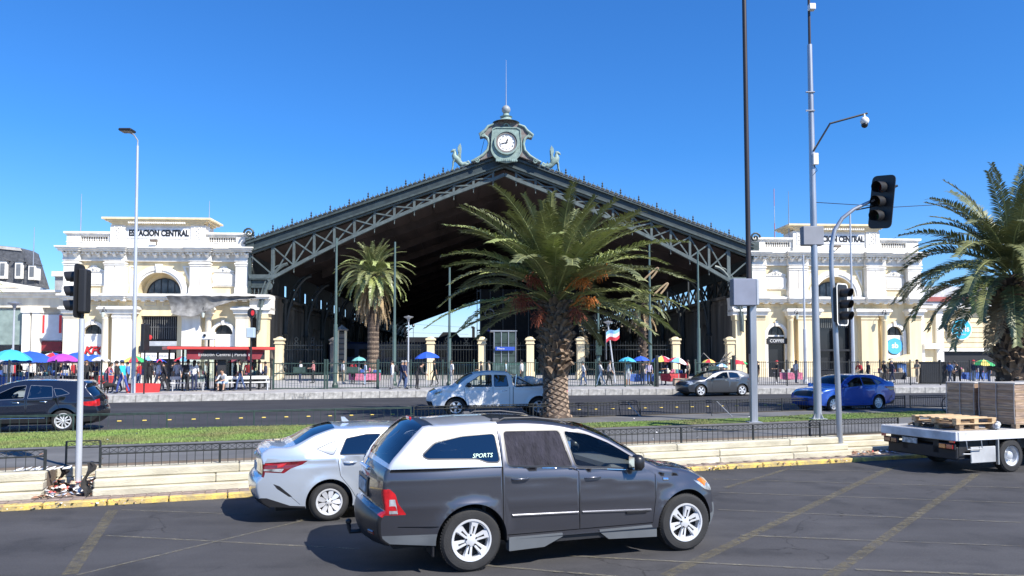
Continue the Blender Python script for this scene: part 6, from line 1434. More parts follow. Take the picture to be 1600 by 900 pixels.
# bicycle waiting at the far road edge
def bicycle(lab, p, rz):
    r_ = thing('bicycle', lab, 'bicycle', p, rz)
    for x in (0, 1.05):
        o = MB().tube([(x + .33 * math.cos(R(a)), 0, .34 + .33 * math.sin(R(a))) for a in range(0, 361, 15)], .018, 6).build('wheel', tyre_m, r_); k = MB(); [k.tube([(x, 0, .34), (x + .33 * math.cos(R(a)), 0, .34 + .33 * math.sin(R(a)))], .003, 3) for a in range(0, 360, 24)]; k.build('spokes', galv, o)
    k = MB(); fr = [(0, 0, .34), (.42, 0, .32), (.35, 0, .78), (0, 0, .34)]; k.tube(fr, .014, 6); k.tube([(.42, 0, .32), (.90, 0, .80), (.35, 0, .74)], .016, 6); k.tube([(1.05, 0, .34), (.90, 0, .85), (.88, 0, .98)], .016, 6); k.build('frame', black_metal, r_)
    MB().box(.22, .46, -.07, .07, .82, .87, bev=.02).build('saddle', trim_black, r_); MB().tube([(.80, -.26, 1.0), (.90, -.05, .98), (.90, .05, .98), (.80, .26, 1.0)], .014, 6).build('handlebar', black_metal, r_)
bicycle('black bicycle on the far road half hidden by the cardboard stacks', gnd(1476, 646, .455) + Vector((.2, 0, 0)), R(8))

# ================================================================ PALMS
def leafM(name, c1, c2, rough=.45):
    m = M(name, c1, rough, var=.2, scale=1.3, col2=c2, spec=.6); return m
leaf_g = leafM('palm_leaf', (.21, .22, .085), (.08, .095, .04)); leaf_l = leafM('palm_leaf_light', (.34, .38, .13), (.16, .20, .06)); leaf_dry = leafM('palm_leaf_dry', (.42, .31, .16), (.20, .13, .07), .8)
rachis_m = M('palm_rachis', (.34, .36, .14), .5, var=.15); rachis_dry = M('rachis_dry', (.40, .29, .18), .8, var=.2)
boot_m = M('palm_boot', (.24, .17, .115), .9, var=.35, scale=5, bump=.5); boot_l = M('palm_scar', (.34, .25, .18), .9, var=.35, scale=6, bump=.5); trunk_m = M('palm_trunk', (.085, .06, .045), .95, var=.3, scale=5, bump=.8)
def frond_mesh(L, e0, bend, nl, leaf, mats, seed, droop=.35, pw=1.35, twist=0., wid=.028, V=.25):
    r = random.Random(seed); k = MB(); n = 22; pts = []; p = Vector((0, 0, 0)); sw = r.uniform(-.3, .3)
    for i in range(n + 1):
        t = i / n; a = R(e0 - bend * t ** pw); pts.append(p.copy()); p = p + Vector((math.cos(a), sw * t * .5, math.sin(a))) * (L / n)
    k.tube(pts, [lerp(.035, .006, i / n) for i in range(n + 1)], 5, 1)
    for i in range(nl):
        t = .10 + .90 * (i + .5) / nl; f_ = t * n; j = min(n - 1, int(f_)); q = pts[j].lerp(pts[j + 1], f_ - j); T = (pts[j + 1] - pts[j]).normalized()
        side = T.cross(Vector((0, 0, 1))).normalized(); up = side.cross(T).normalized()
        if twist: side = (Matrix.Rotation(twist * t, 3, T) @ side); up = side.cross(T)
        l = leaf * (.35 + .65 * math.sin(PI * min(1, t * 1.05) ** .75)) if t < .97 else leaf * .45
        if t < .2: l *= .6
        for sg in (-1, 1):
            if r.random() < .04: continue
            d = (T * r.uniform(.45, .75) + side * sg * .85 + up * (V + r.uniform(-.15, .15))).normalized(); ll = l * r.uniform(.85, 1.1)
            a = q; b = q + d * ll * .55; g = Vector((0, 0, -1)); d2 = (d + g * droop * r.uniform(.6, 1.3)).normalized(); c = b + d2 * ll * .5
            w_ = (T - d * T.dot(d)).normalized() * wid * (.8 + .3 * r.random())
            k.add([a - w_ * .5, a + w_ * .5, b + w_, b - w_, c], [(0, 1, 2, 3), (3, 2, 4)], 0 if r.random() > .0 else 1)
    return k.mesh('frond', mats, fix=False)
def palm(name_label, base, H_, tr, boots, classes, lean=(0, 0), seed=1, skirt=0, trunk_prof=None, boot_scale=1.):
    r_ = thing('palm_tree', name_label, 'palm tree', base); r = random.Random(seed)
    prof = trunk_prof or [(tr * 1.25, 0), (tr * 1.05, .4), (tr, H_ * .5), (tr, H_ * .9), (tr * .7, H_ + .2)]
    pts = [(lean[0] * z / H_, lean[1] * z / H_, z) for _, z in prof]
    MB().tube(pts, [a for a, _ in prof], 18).build('trunk', trunk_m, r_, smooth=60)
    def rad(z):
        for (a, za), (b, zb_) in zip(prof, prof[1:]):
            if z <= zb_: return lerp(a, b, (z - za) / (zb_ - za))
        return prof[-1][0]
    if boots:
        bm_ = []
        for i in range(4):
            q = random.Random(i); k = MB(); s_ = boot_scale
            k.add([(-.04, -.13 * s_, -.08 * s_), (-.04, .13 * s_, -.08 * s_), (.05, .10 * s_, .05 * s_), (.05, -.10 * s_, .05 * s_), (.20 * s_ + q.uniform(0, .06), -.055 * s_, .17 * s_), (.20 * s_ + q.uniform(0, .06), .055 * s_, .17 * s_), (.12 * s_, -.06 * s_, .22 * s_), (.12 * s_, .06 * s_, .22 * s_), (-.04, -.08 * s_, .14 * s_), (-.04, .08 * s_, .14 * s_)],
                  [(0, 1, 2, 3), (3, 2, 5, 4), (4, 5, 7, 6), (6, 7, 9, 8), (0, 3, 4, 6, 8), (1, 9, 7, 5, 2)]); bm_.append(k.mesh('leaf_base', boot_m))
        sc2 = MB().add([(.0, -.12, 0), (.055, 0, -.055), (.0, .12, 0), (.05, 0, .05), (-.03, 0, -.07), (-.03, 0, .07)], [(0, 1, 3), (1, 2, 3), (0, 4, 1), (1, 4, 2), (0, 3, 5), (3, 2, 5)]).mesh('leaf_scar', boot_l)
        n = boots
        for i in range(n):
            z = H_ * (i + .5) / n * .98 + .02; a = i * 2.39996; rr = rad(z); low = z < 1.45
            if not low and r.random() < .12: continue
            o = inst('leaf_scar' if low else 'leaf_base', sc2 if low else bm_[r.randrange(4)], r_, (rr * math.cos(a) * .97 + lean[0] * z / H_, rr * math.sin(a) * .97 + lean[1] * z / H_, z), (0, r.uniform(-.15, .15), a + r.uniform(-.1, .1)))
            if low: o.scale = (1.1, 1.1, 1.1)
            else: o.scale = (r.uniform(.75, 1.35), r.uniform(.75, 1.2), r.uniform(.8, 1.35)); o.rotation_euler = (r.uniform(-.3, .3), r.uniform(-.35, .35), a + r.uniform(-.3, .3))
    top = Vector((lean[0], lean[1], H_)); ga = 0
    for cnt, L, e0, bend, nl, leaf, mats, kw in classes:
        vars_ = [frond_mesh(L * r.uniform(.93, 1.05), e0 + r.uniform(-4, 4), bend + r.uniform(-6, 8), nl, leaf, mats, seed * 100 + v * 7 + int(e0), **{k_: v_ for k_, v_ in kw.items() if k_ not in ('dz', 'az', 'side')}) for v in range(3)]
        az = kw.get('az')
        for i in range(cnt):
            a = ga + (i + r.uniform(-.25, .25)) * 2 * PI / cnt if not az else R(r.uniform(*az))
            if kw.get('side') and 215 < math.degrees(a) % 360 < 325: continue
            inst('frond', vars_[(i * 5 + i // 3) % 3], r_, top + Vector((math.cos(a) * tr * .35, math.sin(a) * tr * .35, kw.get('dz', 0) + r.uniform(-.05, .05))), (r.uniform(-.22, .22), r.uniform(-.10, .10), a), (r.uniform(.85, 1.08), r.uniform(.8, 1.1) , r.uniform(.9, 1.08)))
        ga += 1.1
    return r_, top
G1 = [leaf_g, rachis_m]; G2 = [leaf_l, rachis_m]; DR = [leaf_dry, rachis_dry]
b1 = gnd(868, 652, .5); b1 = Vector((b1.x, b1.y, .5))
P1, top1 = palm('big Canary palm with orange fruit clusters standing on the median before the shed', b1, 4.1, .60, 270,
    [(9, 3.3, 84, 34, 80, .50, G1, {'dz': .5}), (13, 3.9, 70, 50, 85, .54, G1, {'dz': .45}), (15, 4.6, 57, 52, 85, .57, G1, {'dz': .4}), (14, 4.7, 43, 58, 90, .6, G2, {'dz': .3, 'droop': .5}), (13, 4.8, 28, 60, 90, .6, G1, {'dz': .2, 'droop': .5}), (9, 3.2, 46, 60, 70, .5, G2, {'dz': .1}), (8, 1.9, 30, 40, 40, .4, G1, {'dz': -.1}), (11, 4.5, 12, 54, 90, .56, G2, {'dz': .05, 'side': 1, 'droop': .6}), (8, 4.0, -3, 44, 80, .5, G1, {'dz': -.1, 'side': 1}), (3, 2.2, -30, 60, 50, .3, DR, {'dz': -.2, 'side': 1})],
    seed=3, trunk_prof=[(.58, 0), (.47, .25), (.41, .9), (.42, 1.5), (.44, 2.2), (.48, 3.0), (.48, 3.9), (.35, 4.5)], boot_scale=1.15)
orange = M('date_orange', (.62, .20, .035), .6, var=.25, scale=20); orange_d = M('date_red', (.28, .07, .035), .7, var=.3, scale=20)
def cluster(p0, p1, mat, n, spread, lab='fruit_cluster'):
    k = MB(); r = random.Random(int(p1.x * 100) + n); mid = p0.lerp(p1, .55) + Vector((0, 0, .22)); k.tube([p0, mid, p1], [.035, .03, .02], 6)
    for i in range(n):
        d = Vector((r.gauss(0, 1), r.gauss(0, 1), r.gauss(-.7, .8))).normalized() * spread * r.uniform(.5, 1); st_ = mid.lerp(p1, r.uniform(.3, 1)); e = st_ + d; m_ = st_.lerp(e, .5) + Vector((0, 0, .08)); k.tube([st_, m_, e + Vector((0, 0, -.08))], .007, 3, cap=False)
        for q in range(3): k.sphere(m_.lerp(e, r.random()) + Vector((r.uniform(-.02, .02), r.uniform(-.02, .02), -.02)), .017, 4)
    k.build(lab, mat, P1)
def pc(px, py, dY): q = at(px, py, b1.y + dY); return q - b1
cluster(pc(875, 462, -.5), pc(915, 436, -1.2), orange, 70, .42); cluster(pc(890, 480, -.5), pc(928, 470, -1.1), orange, 60, .36); cluster(pc(860, 470, -.4), pc(828, 432, -1.0), orange_d, 60, .40)
cluster(pc(850, 485, -.4), pc(808, 468, -.7), orange_d, 90, .55); cluster(pc(890, 490, -.4), pc(905, 490, -.9), orange_d, 70, .45); cluster(pc(855, 490, -.5), pc(838, 500, -.9), orange_d, 60, .4); cluster(pc(900, 470, -.2), pc(945, 420, -.8), orange, 50, .35)
k = MB()
for px, py in ((1030, 428), (1045, 452)):     # curled dry fronds at the right
    c = pc(px - 25, py + 10, -.3); k.tube([c + Vector((.9 * math.sin(t / 10 * 2.6) * .6, 0, .45 * math.sin(t / 10 * 3.0))) for t in range(11)] , .035, 6)
k.build('dry_stalk', rachis_dry, P1)
b2 = at(583, 560, 58)
palm('feather palm with shaggy dead skirt left of the big palm', Vector((b2.x, 58, .8)), 8.1, .42, 0,
    [(8, 2.9, 84, 40, 46, .42, G1, {'dz': .3}), (12, 3.1, 66, 70, 46, .42, G1, {'dz': .2, 'wid': .035}), (14, 3.3, 46, 95, 46, .44, G2, {'dz': .1, 'wid': .035}), (16, 3.3, 22, 100, 46, .44, G1, {'wid': .035}), (16, 3.2, 0, 86, 44, .42, G2, {'dz': -.1, 'wid': .035}), (16, 3.0, -30, 58, 40, .36, G1, {'dz': -.2}), (26, 3.0, -52, 36, 40, .26, DR, {'dz': -.3, 'droop': 1.}), (22, 3.4, -66, 22, 40, .2, DR, {'dz': -.5, 'droop': 1.})], seed=5)
for o in bpy.data.objects:
    if o.name.startswith('palm_tree') and 'skirt' in o.get('label', ''):
        k = MB().tube([(0, 0, z * .18) for z in range(0, 46)], [.44 + .035 * (z % 2) - .002 * z for z in range(46)], 14); k.build('bark_rings', M('ring_bark', (.23, .17, .12), .95, var=.3, scale=8, bump=.6), o)
b3 = Vector((785 / FPX * 29, 29, .5))
palm('dark dense palm at the right edge above the flatbed truck', b3, 5.1, .62, 230,
    [(8, 4.0, 82, 40, 80, .52, G1, {'dz': .5}), (11, 4.3, 68, 62, 85, .55, G1, {'dz': .45}), (13, 4.5, 52, 76, 85, .58, G1, {'dz': .4}), (13, 4.6, 36, 82, 90, .6, G1, {'dz': .3}), (13, 4.6, 20, 84, 90, .6, G1, {'dz': .2}), (12, 4.4, 4, 76, 90, .58, G1, {'dz': .05}), (8, 4.0, -14, 60, 80, .5, G1, {'dz': -.1}), (3, 3.4, -34, 50, 60, .42, DR, {'dz': -.2, 'az': (200, 250)}), (3, 3.9, 10, 90, 80, .5, [leaf_l, rachis_dry], {'dz': 0, 'az': (150, 230)})], seed=8, boot_scale=1.15)
b4 = at(1005, 560, 60)
palm('slim palm trunk behind the blue market umbrella', Vector((b4.x, 60, .8)), 6.0, .27, 120, [(10, 2.6, 60, 60, 40, .36, G1, {'dz': .3}), (12, 2.8, 30, 80, 40, .36, G1, {'dz': .2}), (12, 2.6, 0, 70, 40, .36, G1, {}), (14, 2.2, -50, 35, 34, .24, DR, {'dz': -.2, 'droop': 1.})], seed=11, boot_scale=.6)
b5 = Vector((-900 / FPX * 42, 42, .8))
palm('palm with dry yellow hanging fronds at the left edge', b5, 5.6, .5, 60, [(10, 3.2, 60, 60, 50, .42, G1, {'dz': .3}), (12, 3.3, 30, 80, 50, .42, G1, {'dz': .2}), (12, 3.3, 0, 70, 50, .42, DR, {}), (14, 3.2, -20, 60, 50, .4, DR, {'dz': -.2, 'droop': .8})], seed=12)

# ================================================================ POLES, LAMPS, TRAFFIC LIGHTS
def pole_at(px, py, z): p = gnd(px, py, z); return Vector((p.x, p.y, z))
def top_of(base, px, py):
    """point straight over (or leaning from) the base plane at the same depth"""
    q = at(px, py, base.y); return q - base
# left lamp post
b = pole_at(208, 614, .8); r_ = thing('street_lamp', 'tall pale lamp post on the far pavement before left pavilion', 'street lamp', b); t = top_of(b, 215, 228)
k = MB().tube([(0, 0, 0), t * .25, t * .62, t], [.12, .105, .085, .06], 10); k.build('post', pale_metal, r_, smooth=60)
MB().tube([t, t + Vector((0, 0, .3)), t + Vector((-.12, -.2, .55)), t + Vector((-.35, -.6, .62))], .035, 6).build('arm', pale_metal, r_, smooth=60)
MB().box(-.62, .05, -.95, -.35, 0, .14, bev=.05, mx=Matrix.Translation(t + Vector((.05, 0, .55)))).build('lamp_head', black_plastic, r_)
# park style lamps
def park_lamp(px, py, ytop, lab, Y, mat=pale_metal, lean=0):
    b = at(px, 560, Y); b.z = .8; r_ = thing('park_lamp', lab, 'lamp', b); h = at(px, ytop, Y).z - .8
    MB().tube([(0, 0, 0), (lean * .6, 0, h * .6), (lean, 0, h)], [.07, .055, .045], 8).build('post', mat, r_)
    k = MB().lathe([(.05, -.35), (.12, -.1), (.34, .0), (.36, .05), (.1, .1), (.02, .14)], 12, mx=Matrix.Translation((lean, 0, h + .2))); k.build('lamp_shade', grey_metal, r_)
park_lamp(20, 0, 480, 'slim park lamp with flat shade at far left by mansard building', 44); park_lamp(638, 0, 500, 'slim park lamp with flat shade between palm and blue umbrella', 56); park_lamp(961, 0, 508, 'leaning slim park lamp with flat shade right of big palm', 56, lean=-.5)
# dark green lamp poles in front of the shed
for px, y0, lab, Y in ((524, 372, 'green lamp pole left of the skirted palm', 47), (616, 378, 'green lamp pole crossing the skirted palm', 50), (702, 418, 'green lamp pole between blue umbrella and metro entrance', 50), (935, 470, 'green lamp pole just right of the big palm trunk', 50), (1016, 380, 'green lamp pole above the market umbrellas', 52), (1092, 392, 'green lamp pole left of the right pavilion', 52), (1258, 398, 'pale thin pole left of the right pavilion arch', 54), (1333, 330, 'pale thin pole crossing the right pavilion arch', 54)):
    b = at(px, 560, Y); b.z = .8; h = at(px, y0, Y).z - .8; mt = fence_green if px < 1200 else pale_metal
    r_ = thing('lamp_pole', lab, 'pole', b); MB().tube([(0, 0, 0), (0, 0, h * .42), (0, 0, h * .421), (0, 0, h)], [.13, .12, .085, .06], 8).build('shaft', M('pole_green', (.08, .13, .12), .5, var=.1) if px < 1200 else mt, r_); MB().lathe([(.2, 0), (.2, .15), (.13, .3)], 8).build('base', mt, r_)
    if px == 935: MB().box(-.2, .2, -.25, .1, 2.0, 3.0, bev=.03).build('box', fence_green, r_)
# left traffic light
b = pole_at(122, 768, .08); tl = thing('traffic_light', 'black traffic light on pale pole at left seen from the side', 'traffic light', b); t = top_of(b, 128, 498)
MB().tube([(0, 0, 0), t * .5, t], [.058, .055, .052], 14).build('pole', pale_metal, tl, smooth=60)
MB().tube([t, t + Vector((.0, 0, .30))], .035, 8).build('bracket', black_metal, tl)
def signal_head(root, loc, face, tilt=0, sc_=1., border=None, plate=True):
    """faces local +x after rotation"""
    M_ = Matrix.Translation(loc) @ Matrix.Rotation(R(face), 4, 'Z') @ Matrix.Rotation(R(tilt), 4, 'X') @ Matrix.Scale(sc_, 4)
    h = MB().box(-.13, .04, -.15, .15, -.46, .46, bev=.03, mx=M_).build('housing', black_plastic, root)
    out = roundpoly([(-.26, -.56), (.26, -.56), (.26, .56), (-.26, .56)], .12, 5)
    k = MB(); k.prism(out, .04, .06, 'x', mx=M_); k.build('back_plate', black_plastic, root)
    if border:
        inn = offpoly(out, -.035); n = len(out); vs = [(.064, a[0], a[1]) for a in out] + [(.064, a[0], a[1]) for a in inn]; n2 = min(len(out), len(inn)); k = MB(); k.add([(.064, a[0], a[1]) for a in out[:n2]] + [(.064, a[0], a[1]) for a in inn[:n2]], [(i, (i + 1) % n2, (i + 1) % n2 + n2, i + n2) for i in range(n2)], 0, M_); k.build('plate_border', border, root, fix=False)
    for i, c in enumerate((lamp_dark_red, M('lens_amber', (.12, .06, .01), .2), M('lens_green', (.02, .07, .04), .2))):
        z = .30 - .30 * i; k = MB(); n = 14; vs = []
        for j in range(n + 1):
            a = lerp(-50, 230, j / n); vs += [(.05, .125 * math.cos(R(a)), z + .125 * math.sin(R(a))), (.30 - .04 * math.cos(R(a - 90)) * -1, .118 * math.cos(R(a)), z + .118 * math.sin(R(a)) - .012)]
        k.add(vs, [(2 * j, 2 * j + 1, 2 * j + 3, 2 * j + 2) for j in range(n)], 0, M_); k.build('visor', black_plastic, root, fix=False, smooth=80)
        MB().sphere((.045, 0, z), .11, 12, sc_=(.25, 1, 1), mx=M_).build('lens', c, root, smooth=80)
    return h
signal_head(tl, at(128, 455, b.y) - b, 188, 0, .92)
# right traffic light with curved mast arm
b = pole_at(1313, 710, .08); tr2 = thing('traffic_light', 'traffic light on curved grey mast at right with two black heads', 'traffic light', b)
pts = [(1313, 710), (1309, 600), (1305, 510), (1299, 420), (1299, 385), (1304, 360), (1316, 341), (1334, 327), (1366, 312)]
P = [at(x, y, b.y) - b for x, y in pts]; P[0] = Vector((0, 0, 0))
MB().tube(P, [.075, .072, .07, .06, .058, .055, .05, .048, .042], 14).build('mast', grey_metal, tr2, smooth=60)
MB().tube([at(1338, 328, b.y) - b, at(1368, 322, b.y) - b], .02, 6).build('brace', black_metal, tr2); MB().tube([at(1390, 296, b.y) - b, at(1402, 290, b.y) - b], .035, 6).build('mast_end', black_metal, tr2)
signal_head(tr2, at(1380, 316, b.y) - b, 213, -7, 1.26)
signal_head(tr2, at(1313, 476, b.y - .15) - b, 305, 0, 1.0, border=M('plate_white', (.75, .75, .72), .5, var=0))
# tall dark pole with cabinet
b = pole_at(1178, 660, .5); r_ = thing('lighting_mast', 'very tall brown mast with grey cabinet right of the shed', 'mast', b); mid = top_of(b, 1170, 432); tp = top_of(b, 1162, -40)
MB().tube([mid + (tp - mid) * -.25, mid, mid.lerp(tp, .5), tp], [.085, .085, .08, .07], 12).build('upper_shaft', brown_metal, r_, smooth=60)
MB().box(-.11, .11, -.11, .11, .0, 4.5, bev=.02).build('lower_shaft', grey_metal, r_); MB().box(-.22, .22, -.22, .22, 0, .03).build('base_plate', grey_metal, r_)
c = at(1163, 457, b.y - .2) - b; k = MB().box(c.x - .42, c.x + .38, c.y - .2, c.y + .22, c.z - .44, c.z + .44, bev=.02, mx=Matrix.Identity(4)); cb = k.build('cabinet', M('cabinet_grey', (.24, .26, .33), .5, var=.06), r_)
MB().box(c.x + .33, c.x + .41, c.y - .215, c.y + .21, c.z - .42, c.z + .42, bev=.01).build('cabinet_door', pale_metal, cb)
# second mast with dome camera
b = pole_at(1278, 655, .5); r_ = thing('camera_mast', 'tall grey mast with dome camera arm and box right of the brown mast', 'mast', b); t1 = top_of(b, 1265, 70); t2 = top_of(b, 1263, -40)
MB().tube([(0, 0, 0), t1 * .45, t1], [.135, .115, .085], 12).build('lower_shaft', grey_metal, r_, smooth=60); MB().tube([t1, t2], [.05, .045], 8).build('upper_shaft', brown_metal, r_)
MB().box(-.24, .24, -.24, .24, 0, .03).build('base_plate', pale_metal, r_)
for a in range(4): MB().prism([(.12, .03), (.24, .03), (.12, .25)], -.01, .01, mx=Matrix.Rotation(a * PI / 2 + .5, 4, 'Z')).build('gusset', grey_metal, r_)
q = lambda x, y: at(x, y, b.y - .1) - b
MB().tube([q(1271, 236), q(1297, 193), q(1355, 177)], .035, 8).build('camera_arm', black_metal, r_)
k = MB().sphere(q(1351, 189), .15, 12); k.tube([q(1350, 178), q(1351, 186)], .04, 8); k.build('dome_camera', white_paint, r_, smooth=60); MB().sphere(q(1351, 195), .115, 12).build('dome_glass', trim_black, r_, smooth=60)
for y in (144, 173):
    MB().tube([q(1259, y), q(1273, y)], .03, 5).build('step', grey_metal, r_)
MB().box(-.06, .12, -.2, -.1, q(1270, 258).z, q(1270, 240).z, bev=.01, mx=Matrix.Translation((q(1272, 250).x, 0, 0))).build('junction_box', white_paint, r_)
MB().tube([q(1272, 258), q(1277, 266), q(1270, 274)], .01, 4).build('cable', black_metal, r_)
MB().box(-.10, .12, -.1, .12, 0, .22, bev=.02, mx=Matrix.Translation(q(1268, 16))).build('top_sensor', white_paint, r_)
c = q(1271, 368); MB().box(c.x - .36, c.x + .36, c.y - .02, c.y + .3, c.z - .33, c.z + .33, bev=.02).build('control_box', M('box_grey', (.26, .27, .30), .5, var=.06), r_)
w0 = at(1272, 316, 40); w1 = at(1500, 318, 48)
tag(MB().tube([(0, 0, 0), (w1 - w0) * .5 + Vector((0, 0, -.25)), w1 - w0], .02, 4).build('overhead_wire', black_metal, loc=w0), 'thin overhead wire running from the camera mast to the right palm', 'wire')
# red round sign with grey box (left of the shed)
b = at(392, 560, 42); b.z = .8; r_ = thing('round_red_sign', 'round red sign above a pale blue box on a pole by left pavilion', 'sign', b); h = at(392, 492, 42).z - .8
MB().tube([(0, 0, 0), (0, 0, h)], .06, 8).build('post', black_metal, r_); MB().lathe([(.001, -.1), (.27, -.1), (.27, .1), (.001, .1)], 20, mx=Matrix.Translation((0, 0, h + .1)) @ Matrix.Rotation(R(90), 4, 'X') @ Matrix.Scale(.75, 4, (1, 0, 0))).build('disc', black_metal, r_)
MB().lathe([(.001, -.02), (.15, -.02), (.15, .02), (.001, .02)], 20, mx=Matrix.Translation((.1, -.13, h + .1)) @ Matrix.Rotation(R(90), 4, 'X') @ Matrix.Scale(.6, 4, (1, 0, 0))).build('red_face', red_paint, r_)
z = at(392, 520, 42).z - .8; MB().box(-.22, .22, -.2, .1, z - .28, z + .28, bev=.03).build('control_box', M('pale_blue', (.42, .52, .60), .5, var=.05), r_)
# white speaker camera box above the shelter
b = at(326, 540, 44); b.z = .8; r_ = thing('camera_post', 'white box camera on a post above the bus shelter roof', 'camera', b); z = at(326, 525, 44).z - .8
MB().tube([(0, 0, 0), (0, 0, z)], .06, 8).build('post', black_metal, r_); MB().box(-.36, .36, -.2, .2, z - .22, z + .22, bev=.03).build('camera_box', white_paint, r_); MB().lathe([(.001, 0), (.08, 0), (.08, .05), (.001, .05)], 10, mx=Matrix.Translation((-.15, -.22, z + .03)) @ Matrix.Rotation(R(90), 4, 'X')).build('lens', trim_black, r_)
b = at(226, 560, 38.5); b.z = .8; r_ = thing('info_panel', 'narrow dark information panel on a thin post left of shelter', 'sign', b)
MB().tube([(0, 0, 0), (0, 0, 3.6)], .04, 8).build('post', black_metal, r_); MB().box(-.09, .09, -.3, .3, 2.2, 3.55, bev=.02).build('panel', black_plastic, r_)

# ================================================================ BUS SHELTER
p0 = gnd(256, 612.5, .8); p1 = gnd(420, 609, .8); dv = (p1 - p0); rz = math.atan2(dv.y, dv.x); SL_ = dv.length
bs = thing('bus_shelter', 'bus shelter with bright red roof edge on the far pavement', 'bus shelter', p0, rz)
h = at(330, 546, p0.y).z - .8
MB().box(0, SL_ + .1, -.9, 1.2, h, h + .14, bev=.03).build('roof', M('shelter_roof', (.70, .06, .05), .4, var=.04), bs); MB().box(.03, SL_ + .07, -.87, 1.17, h + .14, h + .17).build('roof_top', black_metal, bs)
MB().box(1.0, SL_ - .4, -.6, -.5, h - .55, h - .01).build('sign_band', black_plastic, bs)
for a, b in ((1.02, 1.9), (SL_ - 1.4, SL_ - .42)): MB().prism([(a, h - .53), (b - .25, h - .53), (b, h - .03), (a, h - .03)], -.62, -.60).build('red_end', M('dark_red2', (.22, .02, .03), .5), bs)
text('Estación Central | Parada 8', .25, M('band_text', (.5, .5, .5), .5, var=0), bs, (SL_ / 2 + .2, -.63, h - .28), extrude=.003)
for x in (.35, 1.05, 2.75, 3.0, SL_ - .35):
    MB().box(x - .05, x + .05, .9, 1.0, 0, h, bev=.01).build('post', black_metal, bs)
MB().box(2.65, 3.1, -.3, -.15, 0, h - .5, bev=.02).build('info_panel', black_plastic, bs)
MB().box(1.1, 2.7, .93, .96, .5, 2.3).build('glass_panel', glass_clear, bs); MB().box(3.1, SL_ - .4, .93, .96, .5, 2.3).build('glass_panel', glass_clear, bs)
def bench(lab, px, py, L):
    p = gnd(px, py, .8); r_ = thing('bench', lab, 'bench', p, rz)
    MB().box(0, L, 0, .38, .42, .47, bev=.01).build('seat', white_paint, r_); MB().box(0, L, .36, .40, .62, .80, bev=.01).build('backrest', white_paint, r_)
    for x in (.1, L - .14): MB().box(x, x + .05, .05, .35, 0, .42).build('leg', pale_metal, r_); MB().box(x, x + .04, .36, .39, .42, .8).build('back_post', pale_metal, r_)
bench('white metal bench under the shelter roof at right', 338, 611, 2.9); bench('white metal bench at left part of the shelter', 266, 611.5, 1.8)
p = gnd(198, 614, .8); tag(MB().prism([(0, 0), (1.55, 0), (1.6, .45), (-.05, .5)], 0, .5).build('street_block', M('red_block', (.60, .03, .03), .5, var=.12, scale=3), loc=p, rz=rz), 'red painted low street seat beside the walking man in cyan', 'seat block')

# ================================================================ UMBRELLAS AND STALLS
umb_c = {}
def umbM(cols):
    if cols not in umb_c: umb_c[cols] = [M('umbrella_cloth', tuple(c), .7, var=.06, scale=3) for c in cols]
    return umb_c[cols]
BL = (.02, .09, .50); CY = (.05, .40, .62); RD = (.55, .03, .05); WH = (.75, .75, .76); PU = (.38, .06, .45); GR = (.04, .38, .12); YE = (.75, .65, .15); LB = (.20, .45, .75); TE = (.16, .42, .38); GY = (.40, .40, .45); MA = (.45, .06, .10)
UMB = [((18, 546), 60, (CY,), 41.5, 'cyan market umbrella at far left'), ((46, 548.5), 72, (BL,), 43, 'royal blue market umbrella at far left before the mansard building'), ((12, 560), 34, (GY,), 42.6, 'grey lilac umbrella low at the left edge'), ((82, 551), 48, (RD, BL, WH), 46, 'red, white and blue striped umbrella behind the purple one'), ((99, 552.5), 50, (PU,), 43.5, 'bright purple market umbrella at left'), ((121, 550.5), 46, (BL,), 46.5, 'blue umbrella behind left traffic light pole'), ((148, 554), 38, (BL,), 47, 'small blue umbrella right of left traffic light'), ((158, 557), 28, (GY, WH), 44, 'pale lace patterned umbrella near the black dog'),
       ((210, 556), 38, (RD, GR, YE), 45, 'red, green and yellow umbrella behind the cyan shirt man'), ((232, 556.5), 26, (LB, WH), 46.5, 'light blue and white umbrella left of the shelter'), ((250, 561), 22, (RD, BL), 47, 'dark red umbrella behind the people at the shelter'), ((287, 556.5), 30, (LB, WH, RD), 46, 'blue and white umbrella seen through the shelter'), ((377, 555.5), 38, (MA,), 45, 'dark pink umbrella seen through the right of the shelter'), ((561, 557.5), 23, (TE,), 52, 'small teal umbrella left of the skirted palm trunk'), ((667, 549.5), 39, (BL,), 49, 'royal blue umbrella over the pedestrians in the middle'),
       ((981, 558), 28, (CY,), 50, 'turquoise umbrella, leftmost of the right market row'), ((1001, 556.5), 28, (BL,), 51, 'royal blue umbrella beside the turquoise one on the right'), ((1034, 556), 34, (BL, YE, RD, WH), 51.5, 'umbrella striped blue, yellow and red on right market row'), ((1060, 558.5), 34, (WH, RD, LB), 50, 'white umbrella with orange stripes leaning at the right market'), ((1108, 561), 22, (YE, RD), 55, 'cream and pink umbrella behind the grey sedan'), ((1128, 568), 20, (LB, WH), 53, 'low light blue umbrella behind the grey sedan'), ((1150, 562), 26, (RD,), 56, 'red awning umbrella next to the tall brown mast'), ((1160, 564), 18, (GR, RD), 57, 'small green and red umbrella right of the tall brown mast'), ((1537, 562), 34, (GR, YE), 54, 'green and yellow umbrella at right beside dark palm')]
